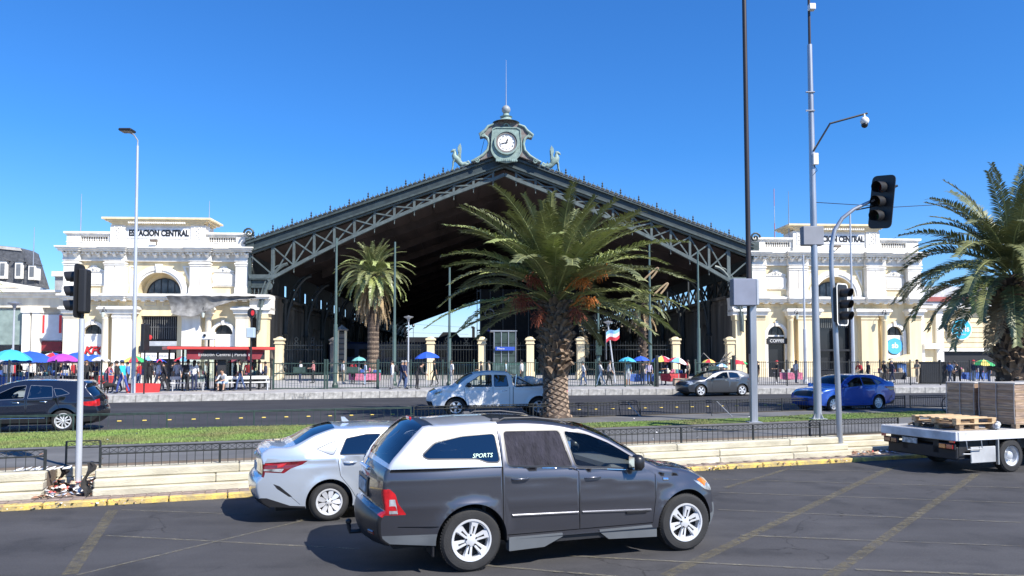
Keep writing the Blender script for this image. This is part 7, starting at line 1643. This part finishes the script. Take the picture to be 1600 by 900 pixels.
for n_, ((px, py), wd, cols, Y, lab) in enumerate(UMB):
    q = at(px, py, Y); rr = wd / 2 / FPX * Y; r_ = thing('market_umbrella', lab, 'umbrella', (q.x, Y, .8), 0, 'market umbrellas'); H_ = q.z - .8; mats = umbM(cols); r = random.Random(n_)
    tl_ = Matrix.Translation((0, 0, H_)) @ Matrix.Rotation(r.uniform(-.07, .07) + (.25 if 'leaning' in lab else 0), 4, 'Y') @ Matrix.Rotation(r.uniform(-.08, .03), 4, 'X')
    k = MB(); ns = 8; seg_ = 3; prf = [(0, 0), (.3, -.06), (.6, -.19), (.85, -.36), (1., -.50)]
    for i in range(ns):
        vs = []
        for j in range(seg_ + 1):
            a = 2 * PI * (i + j / seg_) / ns; f_ = 1 - .05 * math.sin(PI * j / seg_)
            for a_, z in prf: vs.append((rr * a_ * f_ * math.cos(a), rr * a_ * f_ * math.sin(a), rr * z * (1 + .12 * math.sin(PI * j / seg_))))
        m = len(prf); k.add(vs, [(j * m + q_, j * m + q_ + 1, (j + 1) * m + q_ + 1, (j + 1) * m + q_) for j in range(seg_) for q_ in range(m - 1)], i % len(mats), tl_)
    k.build('canopy', mats, r_, smooth=25, fix=False); MB().tube([(0, 0, 0), (0, 0, H_ + .06)], .022, 6).build('pole', pale_metal, r_)
    for i in range(8):
        a = 2 * PI * i / 8; k = MB().tube([tl_ @ Vector((0, 0, -.02)), tl_ @ Vector((rr * .6 * math.cos(a), rr * .6 * math.sin(a), -.21 * rr)), tl_ @ Vector((rr * math.cos(a), rr * math.sin(a), -.52 * rr))], .008, 3)
        k.build('rib', grey_metal, r_) if wd > 36 else None
goods = [M('goods_' + str(i), c, .8, var=.2, scale=8) for i, c in enumerate([(.6, .6, .6), (.5, .05, .06), (.05, .12, .4), (.03, .03, .035), (.45, .35, .25), (.1, .3, .35), (.7, .68, .6), (.55, .15, .25)])]
def stall(px, Y, L, lab, seed):
    q = at(px, 560, Y); r_ = thing('market_stall', lab, 'market stall', (q.x, Y, .8), TH * .5); r = random.Random(seed)
    MB().box(0, L, 0, .9, .74, .78).build('table_top', goods[r.choice([0, 6, 3])], r_)
    k = MB(); k.add([(0, -.01, .77), (L, -.01, .77), (L, -.02, .25), (L * .66, -.05, .28), (L * .33, .0, .22), (0, -.03, .3)], [(0, 1, 2, 3, 4, 5)]); k.build('table_cloth', goods[r.randrange(8)], r_, fix=False)
    for x in (.05, L - .08):
        for y in (.05, .82): MB().box(x, x + .03, y, y + .03, 0, .74).build('leg', grey_metal, r_)
    n = int(L * 6)
    for i in range(n):
        x = L * (i + .5) / n + r.uniform(-.03, .03); w_ = r.uniform(.06, .13); hh = r.uniform(.08, .35); y = r.uniform(.05, .7)
        MB().box(x - w_, x + w_, y, y + w_ * 1.5, .78, .78 + hh, bev=.03).build('goods', goods[r.randrange(8)], r_)
ST = [(-10, 43, 1.8, 'goods table at far left below the cyan umbrella'), (36, 44, 2.0, 'crowded goods table under the blue umbrella'), (84, 44.5, 2.0, 'goods table with pale cloth under the purple umbrella'), (136, 45.5, 1.6, 'goods table behind the black dog'), (212, 46.5, 1.5, 'goods table behind the red street block'), (284, 46.5, 1.6, 'goods table seen through the shelter'), (366, 46, 1.8, 'goods table right of the shelter'), (545, 53, 2.2, 'low goods table by the teal umbrella'), (980, 50.5, 1.9, 'goods table under the turquoise umbrella'), (1032, 51, 2.0, 'goods table beneath the striped umbrellas'), (1098, 54, 2.0, 'goods table behind the grey sedan'), (1218, 55, 1.8, 'goods table before the coffee door'), (1376, 55, 2.0, 'goods table by the blue poster'), (1500, 55.5, 2.4, 'goods table before the paris sign')]
for i, a in enumerate(ST): stall(*a, i + 20)
# crates, bins, boxes near the stalls
for px, Y, w_, h_, m, nm, lab, cat in ((1289, 52.3, .75, 1.0, black_plastic, 'kiosk_box', 'black kiosk box with white marks behind the camera mast', 'kiosk'), (1455, 54.5, .95, 1.5, black_plastic, 'kiosk_box', 'black upright cabinet behind railing left of paris sign', 'kiosk'), (1078, 49.5, 1.1, .45, goods[4], 'crate', 'tan crate stack behind the bonnet of grey sedan', 'crate'), (106, 43, .4, .55, goods[4], 'crate', 'tan carton standing below goods table at left', 'crate')):
    q = at(px, 560, Y); k = MB().box(-w_, w_, -.3, .3, .05, h_, bev=.03); k.box(-w_ + .05, w_ - .05, -.34, .34, h_, h_ + .05); k.box(-w_ + .06, w_ - .06, -.27, .27, 0, .05); tag(k.build(nm, m, loc=(q.x, Y, .8)), lab, cat)
# flag on pole
b = at(925, 560, 58)
b.z = .8; r_ = thing('flag', 'small blue, white and red flag hanging beside the big palm', 'flag', at(956, 530, 55)); k = MB()
for i in range(8):
    for j in range(3): x = i * .12 - .4; dz = .1 * math.sin(i * .8); k.add([(x, .05 * math.sin(i), .5 - j * .25 + dz + i * .04), (x + .12, .05 * math.sin(i + 1), .54 - j * .25 + .1 * math.sin(i * .8 + .8) + i * .04), (x + .12, .05 * math.sin(i + 1), .29 - j * .25 + .1 * math.sin(i * .8 + .8) + i * .04), (x, .05 * math.sin(i), .25 - j * .25 + dz + i * .04)], [(0, 1, 2, 3)], j)
k.build('cloth', umbM((LB, WH, RD)), r_, fix=False)
MB().tube([(-.42, 0, -1.5), (-.42, 0, .7)], .02, 5).build('stick', grey_metal, r_)
# banana-like dark shrub at right of the shed
q = at(1120, 575, 58); r_ = thing('shrub', 'grey leafless shrub in the plaza bed beside right pavilion', 'shrub', (q.x, 58, .8)); r = random.Random(2)
for i in range(14):
    a = r.uniform(0, 6.3); l = r.uniform(1.2, 2.6); MB().tube([(0, 0, 0), (.25 * math.cos(a) * l * .5, .25 * math.sin(a) * l * .5, l * .6), (.45 * math.cos(a) * l, .45 * math.sin(a) * l, l * (.75 + r.random() * .3)), (.62 * math.cos(a) * l, .62 * math.sin(a) * l, l * .7)], [.05, .04, .03, .01], 5).build('branch', M('branch_grey', (.30, .28, .25), .9, var=.2) if i == 0 else bpy.data.materials['branch_grey'], r_)

# ================================================================ PEOPLE
skin = [M('skin_' + str(i), c, .6, var=.05, scale=8) for i, c in enumerate([(.50, .30, .20), (.38, .22, .14), (.28, .15, .09)])]
hairm = [M('hair_black', (.015, .012, .010), .6, var=.1), M('hair_brown', (.06, .035, .02), .6, var=.1), M('hair_grey', (.25, .24, .23), .6, var=.1)]
cloth = {}
def clothM(c):
    if c not in cloth: cloth[c] = M('clothing', c, .85, var=.12, scale=5, bump=.3, bscale=12)
    return cloth[c]
shoe_m = M('shoe', (.05, .05, .05), .6, var=.1); shoe_w = M('shoe_white', (.6, .6, .6), .6, var=.1)
POSES = {
 'stand': dict(hl=(.02, -.10), hr=(-.02, .10), al=(.05, .12), ar=(-.03, -.12), bl=.1, br=.1, lean=0, sk=.03),
 'walk': dict(st=.30, sw=.22, lean=.03), 'walk2': dict(st=.22, sw=.15, lean=.02), 'sit': dict(sit=1), 'drive': dict(sit=1, drive=1), 'bend': dict(sit=1, fwd=.35), 'carry': dict(st=.05, sw=-.05, fold=1), 'stoop': dict(st=.05, stoop=.5)}
def skeleton(pose, H_):
    """joints in metres, facing +x"""
    P = POSES[pose]; s = H_ / 1.75; J = {}
    st_ = P.get('st', .03); sw = P.get('sw', .03); le = P.get('lean', 0); sit = P.get('sit'); stp = P.get('stoop', 0); fwd = P.get('fwd', 0)
    hz = .92 if not sit else .50
    J['pelvis'] = Vector((0, 0, hz)); J['waist'] = Vector((le + stp * .1, 0, hz + .15)); J['chest'] = Vector((le * 2 + stp * .32 + fwd * .5, 0, hz + .38 - stp * .08 - fwd * .1)); J['neck'] = Vector((le * 2.4 + stp * .55 + fwd * .85, 0, hz + .56 - stp * .22 - fwd * .22)); J['head'] = J['neck'] + Vector((.03 + stp * .10 + fwd * .1, 0, .10)); J['top'] = J['head'] + Vector((.01 + stp * .06, 0, .13 - fwd * .08))
    for sg, n in ((1, 'l'), (-1, 'r')):
        J['hip' + n] = J['pelvis'] + Vector((0, sg * .09, -.04)); f_ = sg * st_
        if sit:
            J['knee' + n] = Vector((.43, sg * (.13 + .06 * (not P.get('drive'))), hz + .0)); J['ank' + n] = Vector((.45, sg * .15, .09)) if not P.get('drive') else Vector((.75, sg * .13, .20)); J['toe' + n] = J['ank' + n] + Vector((.17, sg * .02, -.05))
        else:
            back = f_ < 0; J['knee' + n] = Vector((f_ * .55 + .05, sg * .095, .50 + (.02 if back else 0))); J['ank' + n] = Vector((f_, sg * .09, .08 + (.07 if back and st_ > .1 else 0))); J['toe' + n] = J['ank' + n] + Vector((.17, sg * .02, -.045 if not (back and st_ > .1) else -.09))
        J['sh' + n] = J['neck'] + Vector((-.01, sg * .18, -.07)); a = -sg * sw
        if P.get('drive'): J['elb' + n] = J['sh' + n] + Vector((.20, sg * .04, -.22)); J['wr' + n] = J['elb' + n] + Vector((.24, -sg * .04, .08))
        elif P.get('fold') or stp: J['elb' + n] = J['sh' + n] + Vector((.06, sg * .05, -.27)); J['wr' + n] = J['elb' + n] + Vector((.24, -sg * .06, -.02 - stp * .2))
        elif sit: J['elb' + n] = J['sh' + n] + Vector((.10, sg * .06, -.25)); J['wr' + n] = J['elb' + n] + Vector((.22, -sg * .05, -.05))
        else: J['elb' + n] = J['sh' + n] + Vector((a * .6 - .02, sg * .05, -.28)); J['wr' + n] = J['elb' + n] + Vector((a * .7 + .06, sg * .01, -.24))
        d = (J['wr' + n] - J['elb' + n]).normalized(); J['hand' + n] = J['wr' + n] + d * .08
    return {k_: v * s for k_, v in J.items()}, s
BONES = [('pelvis', 'waist'), ('waist', 'chest'), ('chest', 'neck'), ('neck', 'head'), ('head', 'top')] + [x for n in 'lr' for x in (('pelvis', 'hip' + n), ('hip' + n, 'knee' + n), ('knee' + n, 'ank' + n), ('ank' + n, 'toe' + n), ('chest', 'sh' + n), ('sh' + n, 'elb' + n), ('elb' + n, 'wr' + n), ('wr' + n, 'hand' + n))]
RAD = dict(pelvis=(.155, .12), waist=(.135, .105), chest=(.165, .12), neck=(.062, .06), head=(.088, .098), top=(.075, .085), hip=(.10, .10), knee=(.062, .062), ank=(.042, .045), toe=(.035, .03), sh=(.068, .065), elb=(.043, .043), wr=(.028, .032), hand=(.030, .022))
pose_cache = {}
def body_mesh(pose, H_, fem):
    key = (pose, round(H_, 2), fem)
    if key in pose_cache: return pose_cache[key]
    J, s = skeleton(pose, H_); names = list(J); me = bpy.data.meshes.new('b'); me.from_pydata([J[n] for n in names], [(names.index(a), names.index(b)) for a, b in BONES], [])
    o = bpy.data.objects.new('b', me); COL.objects.link(o); md = o.modifiers.new('s', 'SKIN'); md.use_smooth_shade = True
    for i, n in enumerate(names):
        rd = RAD.get(n) or RAD[n[:-1]]; f_ = .9 if fem and n in ('chest', 'waist') or n[:2] == 'sh' and fem else 1
        me.skin_vertices[0].data[i].radius = (rd[0] * s * f_, rd[1] * s * f_); me.skin_vertices[0].data[i].use_root = (n == 'pelvis')
    sb = o.modifiers.new('d', 'SUBSURF'); sb.levels = sb.render_levels = 1
    dg = bpy.context.evaluated_depsgraph_get(); m2 = bpy.data.meshes.new_from_object(o.evaluated_get(dg)); bpy.data.objects.remove(o)
    # fingers, nose, ears: rooted in the body surface
    k = MB()
    for n in 'lr':
        hd = J['hand' + n]; d = (hd - J['wr' + n]).normalized(); sd_ = d.cross(Vector((0, 1, 0))).normalized()
        for i in range(4):
            b = hd + sd_ * (i - 1.5) * .017 * s; l = (.062, .070, .066, .05)[i] * s; inw = Vector((0, -.012 if n == 'l' else .012, 0)); k.tube([b, b + d * l * .55, b + d * l + inw], [.0095 * s, .009 * s, .006 * s], 4)
        b = hd - d * .03 * s + sd_ * .03 * s; k.tube([b, b + sd_ * .02 * s + d * .03 * s, b + sd_ * .022 * s + d * .055 * s], [.011 * s, .010 * s, .007 * s], 4)
    h = J['head']; f = Vector((.09, 0, .03)) * s; k.tube([h + f + Vector((-.01, 0, .03)) * s, h + f + Vector((.022, 0, -.005)) * s, h + f + Vector((.0, 0, -.015)) * s], [.008 * s, .014 * s, .008 * s], 5)
    for sg in (-1, 1): k.sphere(h + Vector((-.005, sg * .088, .03)) * s, .024 * s, 6, sc_=(.8, .4, 1.2))
    bm = bmesh.new(); bm.from_mesh(m2); off = len(bm.verts); vs = [bm.verts.new(v) for v in k.v]
    for f_ in k.f:
        try: bm.faces.new([vs[i] for i in f_])
        except ValueError: pass
    for f_ in bm.faces: f_.smooth = True
    m3 = bpy.data.meshes.new('body'); bm.to_mesh(m3); bm.free(); bpy.data.meshes.remove(m2)
    # colour zone of each face from the nearest bone
    z = []
    for p in m3.polygons:
        c = p.center; best = 9; zz = 0
        for a, b in BONES:
            A, B = J[a], J[b]; ab = B - A; t = max(0, min(1, (c - A).dot(ab) / ab.length_squared)); d = (A + ab * t - c).length / max(.03, RAD.get(a, RAD.get(a[:-1]))[0])
            if d < best: best = d; bb = (a, b, t)
        a, b, t = bb
        if b in ('top', 'head') or (a == 'neck') or (b == 'neck' and t > .8): zz = 0
        elif b[:-1] == 'hand' or a[:2] == 'wr': zz = 0
        elif b[:-1] == 'wr': zz = 4
        elif b[:-1] in ('elb', 'sh') or b in ('chest', 'neck'): zz = 1
        elif b == 'waist': zz = 1 if t > .25 else 2
        elif b[:-1] == 'ank': zz = 5
        elif b[:-1] == 'toe': zz = 3
        else: zz = 2
        z.append(zz)
    pose_cache[key] = (m3, J, s, z); return pose_cache[key]
def person(label, foot, face, pose='stand', H_=1.70, top=(.5, .5, .5), bot=(.05, .07, .14), sk=0, hair=0, fem=False, sleeves=False, shorts=False, cap=None, bag=None, group=None, hat=None):
    m3, J, s, z = body_mesh(pose, H_, fem); me = m3.copy(); me.name = 'body'
    for m in (skin[sk], clothM(top), clothM(bot), shoe_w if (int(H_ * 1000) % 2) else shoe_m): me.materials.append(m)
    me.polygons.foreach_set('material_index', [q if q < 4 else ((1 if sleeves else 0) if q == 4 else (0 if shorts else 2)) for q in z])
    r_ = thing('person', label, 'person', foot, R(face), group); o = bpy.data.objects.new('body', me); COL.objects.link(o); o.parent = r_
    h = J['head'] + Vector((-.012, 0, .06)) * s; k = MB(); k.sphere(h, .108 * s, 12, sc_=(1.0, .95, 1.0))
    hv = [Vector(v) for v in k.v]; kf = [f for f in k.f if sum((hv[i] - h).x * .9 - (hv[i] - h).z * 1.0 for i in f) / len(f) < .045 * s]; k.f = kf; k.m = [0] * len(kf)
    if fem:
        k.tube([h + Vector((-.06, 0, .02)) * s, h + Vector((-.085, 0, -.12)) * s, h + Vector((-.08, 0, -.30)) * s], [.085 * s, .085 * s, .04 * s], 8)
    k.build('hair', hairm[hair], r_, smooth=80)
    if cap:
        k = MB().sphere(h + Vector((0, 0, .025)) * s, .115 * s, 12, sc_=(1, 1, .85)); hv = [Vector(v) for v in k.v]; k.f = [f for f in k.f if sum(hv[i].z for i in f) / len(f) > h.z + .02 * s]; k.m = [0] * len(k.f); k.box(h.x + .06 * s, h.x + .2 * s, -.07 * s, .07 * s, h.z + .03 * s, h.z + .045 * s); k.build('cap', clothM(cap), r_, smooth=60)
    for sg in (-1, 1): MB().sphere(J['head'] + Vector((.092, sg * .034, .045)) * s, .010 * s, 6).build('eye', hairm[0], r_)
    MB().tube([J['head'] + Vector((.088, -.022, -.035)) * s, J['head'] + Vector((.095, 0, -.037)) * s, J['head'] + Vector((.088, .022, -.035)) * s], .005 * s, 4).build('mouth', skin[2], r_)
    if bag:
        c = J['chest']; b_ = MB().box(-.30 * s, -.13 * s, -.15 * s, .15 * s, -.26 * s, .16 * s, bev=.05, mx=Matrix.Translation(c)).build('rucksack', clothM(bag), None, smooth=60); b_.parent = r_
    return r_
WHT = (.70, .70, .70); BLK = (.02, .02, .024); JEAN = (.06, .10, .22); DJ = (.03, .05, .11); NAV = (.02, .03, .08); RDS = (.45, .03, .04); GRY = (.25, .25, .27); CYN = (.03, .50, .58); BGE = (.45, .38, .28)
def on_far(px, py): p = gnd(px, py, .8); return Vector((p.x, p.y, .8))
PE = [  # label, (px, y foot) or (px, Y depth), facing, pose, H, top, bottom, extras
 ('man in cyan shirt and blue jeans walking left with dog', (192, 615), 170, 'walk', 1.72, CYN, (.05, .08, .30), dict(cap=DJ)),
 ('man in dark jacket walking behind the man in cyan', (183, 613.5), 175, 'walk2', 1.70, BLK, DJ, dict(sleeves=True)),
 ('person in black dress bending near the shelter left end', (257, 612.5), 200, 'walk2', 1.66, BLK, BLK, dict(fem=True, sleeves=True)),
 ('person in white top walking at the shelter left end', (246, 611), 20, 'walk', 1.70, WHT, GRY, dict(hair=1)),
 ('person with black rucksack standing wide in the shelter', (292, 611.5), 90, 'walk', 1.74, WHT, BLK, dict(bag=BLK)),
 ('person in pale shirt and dark skirt right of the rucksack wearer', (303, 611.5), 95, 'stand', 1.72, WHT, NAV, dict(fem=True)),
 ('man in white t-shirt and grey trousers inside the shelter', (277, 610), 80, 'stand', 1.74, WHT, GRY, {}),
 ('woman in black top and jeans standing right in the shelter', (376, 610.5), 190, 'walk2', 1.74, BLK, JEAN, dict(fem=True)),
 ('man in white shirt and navy rucksack straps walking by the green railing', (613, 608.5), 180, 'stand', 1.70, WHT, GRY, dict(bag=BLK, sleeves=True)),
 ('man in navy shirt and jeans, left of two friends', (627, 608), 10, 'walk2', 1.70, NAV, DJ, dict(hair=2)),
 ('man in navy shirt and light jeans, right of two friends', (633, 608), 5, 'stand', 1.70, NAV, JEAN, dict(hair=2, sk=1)),
 ('person in black stooping over a pink bag below blue umbrella', (651, 608.5), 0, 'stoop', 1.70, BLK, BLK, dict(sleeves=True, cap=BLK)),
]
for lab, (px, py), fc, ps, H_, tp_, bt, kw in PE: person(lab, on_far(px, py), fc, ps, H_, tp_, bt, **kw)
p = on_far(350, 611.5); person('person in white shirt and shorts sitting bent forward on shelter bench', p + Vector((0, .15, 0)), 260, 'bend', 1.72, WHT, (.35, .45, .6), shorts=True)
PB = [  # behind the railing: px, depth Y
 (200, 43.6, 190, 'stand', (.10, .25, .6), BLK, 'person in blue shirt beyond the railing left of the pale lamp post', {}), (218, 43.2, 180, 'carry', RDS, JEAN, 'person in dark red shirt and jeans beyond the railing by the red block', dict(sleeves=True)), (234, 43.4, 90, 'stand', BLK, BLK, 'person in black by the railing between lamp post and shelter', dict(fem=True)),
 (30, 43.6, 0, 'carry', BLK, DJ, 'seller in black behind table under the blue umbrella', {}), (60, 45.5, 220, 'stand', (.12, .12, .12), BLK, 'seller in dark clothes left of the purple umbrella', {}), (78, 46, 200, 'stand', LB, BLK, 'person in light blue behind the goods tables at left', {}), (103, 46, 270, 'stand', NAV, BLK, 'person in navy beneath the purple umbrella', dict(cap=BLK)), (136, 44.5, 270, 'stand', BLK, BLK, 'tall person in black right of left traffic light', {}), (151, 44.3, 260, 'carry', NAV, BLK, 'person in navy beneath the lace umbrella', {}), (166, 44.6, 0, 'stoop', (.45, .15, .2), DJ, 'person in pink stooping behind the dog', dict(fem=True)), (115, 45, 180, 'stand', RDS, BLK, 'person in red shirt left of left traffic light', {}),
 (10, 44.5, 270, 'stand', GRY, BLK, 'person in grey at the far left below grey umbrella', {}), (48, 46.5, 270, 'stand', WHT, BLK, 'person in white among the tables at far left', {}), (322, 45, 10, 'stand', WHT, NAV, 'person in white beyond the shelter glass', {}), (368, 45.6, 200, 'stand', BLK, BLK, 'person in black below the pink umbrella', {}), (406, 46, 180, 'stand', WHT, BLK, 'person in white right of the shelter', {}), (415, 46.4, 200, 'carry', NAV, BLK, 'person in navy right of the shelter end', {}),
 (470, 54, 180, 'stand', WHT, NAV, 'person in white behind left gate leaf', {}), (490, 55, 180, 'carry', (.5, .2, .2), BLK, 'person in pink behind left gate leaf', dict(fem=True)), (536, 54, 0, 'stand', WHT, BGE, 'person in white at the lattice mast', {}), (571, 51.5, 200, 'stand', (.4, .5, .65), (.4, .5, .65), 'woman in pale blue dress at the palm trunk', dict(fem=True)), (552, 53, 90, 'carry', RDS, BLK, 'person in red by teal umbrella', {}),
 (680, 50, 180, 'walk2', BLK, BLK, 'person in black right of the blue umbrella', {}), (706, 49.5, 200, 'stand', WHT, (.5, .5, .5), 'person in white between the blue umbrella and green pole', {}), (752, 51, 180, 'carry', BLK, BLK, 'person in black before the metro entrance', {}), (764, 53, 180, 'stand', BGE, BLK, 'person in beige before the glass canopy', dict(fem=True)), (790, 53, 180, 'stand', (.35, .45, .5), BLK, 'person in pale blue before the glass canopy', {}), (815, 52, 160, 'stand', WHT, BLK, 'person in white above the white pickup', {}),
 (912, 49.5, 180, 'walk2', WHT, JEAN, 'person in white and blue jeans by the right pier', dict(bag=BLK)), (939, 49.8, 180, 'walk', WHT, (.2, .3, .45), 'person in white walking beside the green pole', dict(fem=True)), (951, 49.4, 0, 'walk2', (.55, .5, .48), BLK, 'person in cream top and black trousers by the railing', dict(fem=True)), (981, 50, 90, 'stand', (.3, .4, .42), WHT, 'person with white shorts under the turquoise umbrella', dict(shorts=True)), (1004, 50.6, 90, 'stand', BLK, NAV, 'seller in black below the blue umbrella on the right', {}), (1014, 50, 270, 'stand', (.5, .45, .6), BLK, 'person in lilac below the blue umbrella', {}), (1040, 51.4, 200, 'carry', NAV, BLK, 'seller in navy below the striped umbrella', {}), (1075, 51, 180, 'stand', BGE, BLK, 'person in beige right of the striped umbrellas', {}),
 (1184, 55, 180, 'stand', BLK, BLK, 'person in black left of the coffee door', {}), (1214, 54, 190, 'carry', BLK, BLK, 'person in black with red hood before the coffee door', dict(cap=RDS)), (1243, 54.5, 20, 'stand', WHT, GRY, 'person in white right of the coffee door', {}), (1346, 54.6, 200, 'stoop', RDS, BLK, 'person in red stooping beyond the blue sedan', {}), (1356, 55, 180, 'stand', BLK, BLK, 'person in black beyond the blue sedan', {}), (1382, 54, 180, 'walk2', BLK, BLK, 'person in black, left of two by the blue poster', {}), (1394, 54, 170, 'walk2', NAV, NAV, 'person in navy, right of two by the blue poster', dict(hair=2)), (1433, 54, 200, 'carry', BGE, BGE, 'person in beige left of the black cabinet', dict(cap=BLK)), (1484, 54, 190, 'walk2', (.05, .15, .45), DJ, 'person in blue jacket before the paris shop', {}), (1500, 54.5, 180, 'stoop', BLK, BLK, 'person in black bending before the paris shop', {}), (1521, 54, 200, 'stand', NAV, (.3, .35, .4), 'person in navy under the green umbrella', dict(cap=RDS)), (1532, 54.8, 180, 'walk2', (.1, .14, .3), DJ, 'person in dark blue, left of the last pair by palm', {}), (1545, 54.5, 180, 'stand', NAV, JEAN, 'person in navy and jeans, right of the last pair by palm', {}), (1490, 55.4, 10, 'carry', WHT, BLK, 'person in white behind the blue jacket', {}), (1468, 54.8, 170, 'carry', (.4, .42, .55), BLK, 'person in lilac right of the black cabinet', {})]
for i, (px, Y, fc, ps, tp_, bt, lab, kw) in enumerate(PB):
    q = at(px, 560, Y); person(lab, (q.x, Y, .8), fc, ps, 1.62 + .035 * (i % 4), tp_, bt, sk=i % 3, **kw)
# extra crowd behind the left railing
XS_ = [(3, 46.4, BLK, 'person in black at the far left edge behind the tables'), (24, 47, RDS, 'person in red between two tables at far left'), (66, 47.2, NAV, 'person in navy behind the striped umbrella'), (92, 47.5, BLK, 'person in black behind the purple umbrella'), (126, 47.3, GRY, 'person in grey right behind left traffic light pole'), (144, 47.4, BLK, 'second person in black right of left traffic light'), (240, 47, WHT, 'person in white behind the shelter left post'), (264, 46.6, BLK, 'person in black beyond the railing under the dark red umbrella'), (310, 47, BLK, 'person in black beyond the shelter middle'), (340, 46.7, NAV, 'person in navy behind the seated person'), (388, 46.5, RDS, 'person in red behind the round red sign post')]
for i, (px, Y, tp_, lab) in enumerate(XS_):
    q = at(px, 560, Y); person(lab, (q.x, Y, .8), 40 + 97 * i, ('carry', 'stand', 'walk2', 'stoop')[i % 4], 1.64 + .03 * (i % 4), tp_, (BLK, DJ, GRY)[i % 3], sk=i % 3, fem=i % 3 == 0)
# drivers
def driver(car, lab, x, y, top, z=.05, face=0, sk=0, **kw):
    c = car.root; p = c.matrix_basis @ Vector((x, y, z)); person(lab, p, math.degrees(c.rotation_euler.z), 'drive', 1.70, top, DJ, sk=sk, **kw)
driver(C1, 'driver in white shirt at the wheel of the near grey pickup', 1.42, .37, WHT, .10); driver(C3, 'driver in white at the wheel of the dark hatchback', .95, .37, WHT, .0); driver(C4, 'driver in pale shirt at the wheel of the white pickup', 1.62, .37, BGE, .18); driver(C6, 'driver in red shirt at the wheel of the blue sedan', .98, .37, RDS, -.04)
# black dog
p = on_far(173, 615); dg = thing('dog', 'black dog with red collar standing by the man in cyan', 'dog', p, R(185)); k = MB(); c_ = clothM((.018, .016, .015))
J = {'rump': (-.28, 0, .44), 'belly': (0, 0, .43), 'chest': (.22, 0, .42), 'neck': (.34, 0, .56), 'head': (.42, 0, .66), 'muz': (.55, 0, .62), 't1': (-.38, 0, .46), 't2': (-.48, 0, .36), 't3': (-.50, 0, .24)}
Eg = [('rump', 'belly'), ('belly', 'chest'), ('chest', 'neck'), ('neck', 'head'), ('head', 'muz'), ('rump', 't1'), ('t1', 't2'), ('t2', 't3')]; RR = {'rump': .10, 'belly': .095, 'chest': .13, 'neck': .075, 'head': .075, 'muz': .035, 't1': .03, 't2': .02, 't3': .012}
for sg, n in ((1, 'l'), (-1, 'r')):
    d = .04 * sg
    for a, pts, par in (('h', [(-.27, sg * .08, .36), (-.22, sg * .08, .24), (-.33, sg * .08, .15), (-.30, sg * .08, .03), (-.25, sg * .08, .02)], 'rump'), ('f', [(.24 + d, sg * .08, .34), (.21 + d, sg * .08, .21), (.24 + d, sg * .08, .11), (.23 + d, sg * .08, .03), (.28 + d, sg * .08, .02)], 'chest')):
        prev = par
        for i, q in enumerate(pts): nm = a + n + str(i); J[nm] = q; Eg.append((prev, nm)); RR[nm] = (.075, .045, .03, .026, .022)[i]; prev = nm
names = list(J); me = bpy.data.meshes.new('d'); me.from_pydata([J[n] for n in names], [(names.index(a), names.index(b)) for a, b in Eg], []); o = bpy.data.objects.new('d', me); COL.objects.link(o); o.modifiers.new('s', 'SKIN').use_smooth_shade = True
for i, n in enumerate(names): me.skin_vertices[0].data[i].radius = (RR[n], RR[n]); me.skin_vertices[0].data[i].use_root = n == 'belly'
sb = o.modifiers.new('d', 'SUBSURF'); sb.levels = sb.render_levels = 1
m2 = bpy.data.meshes.new_from_object(o.evaluated_get(bpy.context.evaluated_depsgraph_get())); bpy.data.objects.remove(o); m2.materials.clear(); m2.materials.append(c_); o = bpy.data.objects.new('body', m2); COL.objects.link(o); o.parent = dg
for sg in (-1, 1): MB().add([(.38, sg * .03, .72), (.43, sg * .07, .71), (.40, sg * .075, .80)], [(0, 1, 2)]).build('ear', c_, dg, fix=False)
MB().lathe([(.088, -.015), (.094, 0), (.088, .015)], 12, mx=Matrix.Translation((.33, 0, .55)) @ Matrix.Rotation(R(35), 4, 'Y')).build('collar', red_paint, dg)
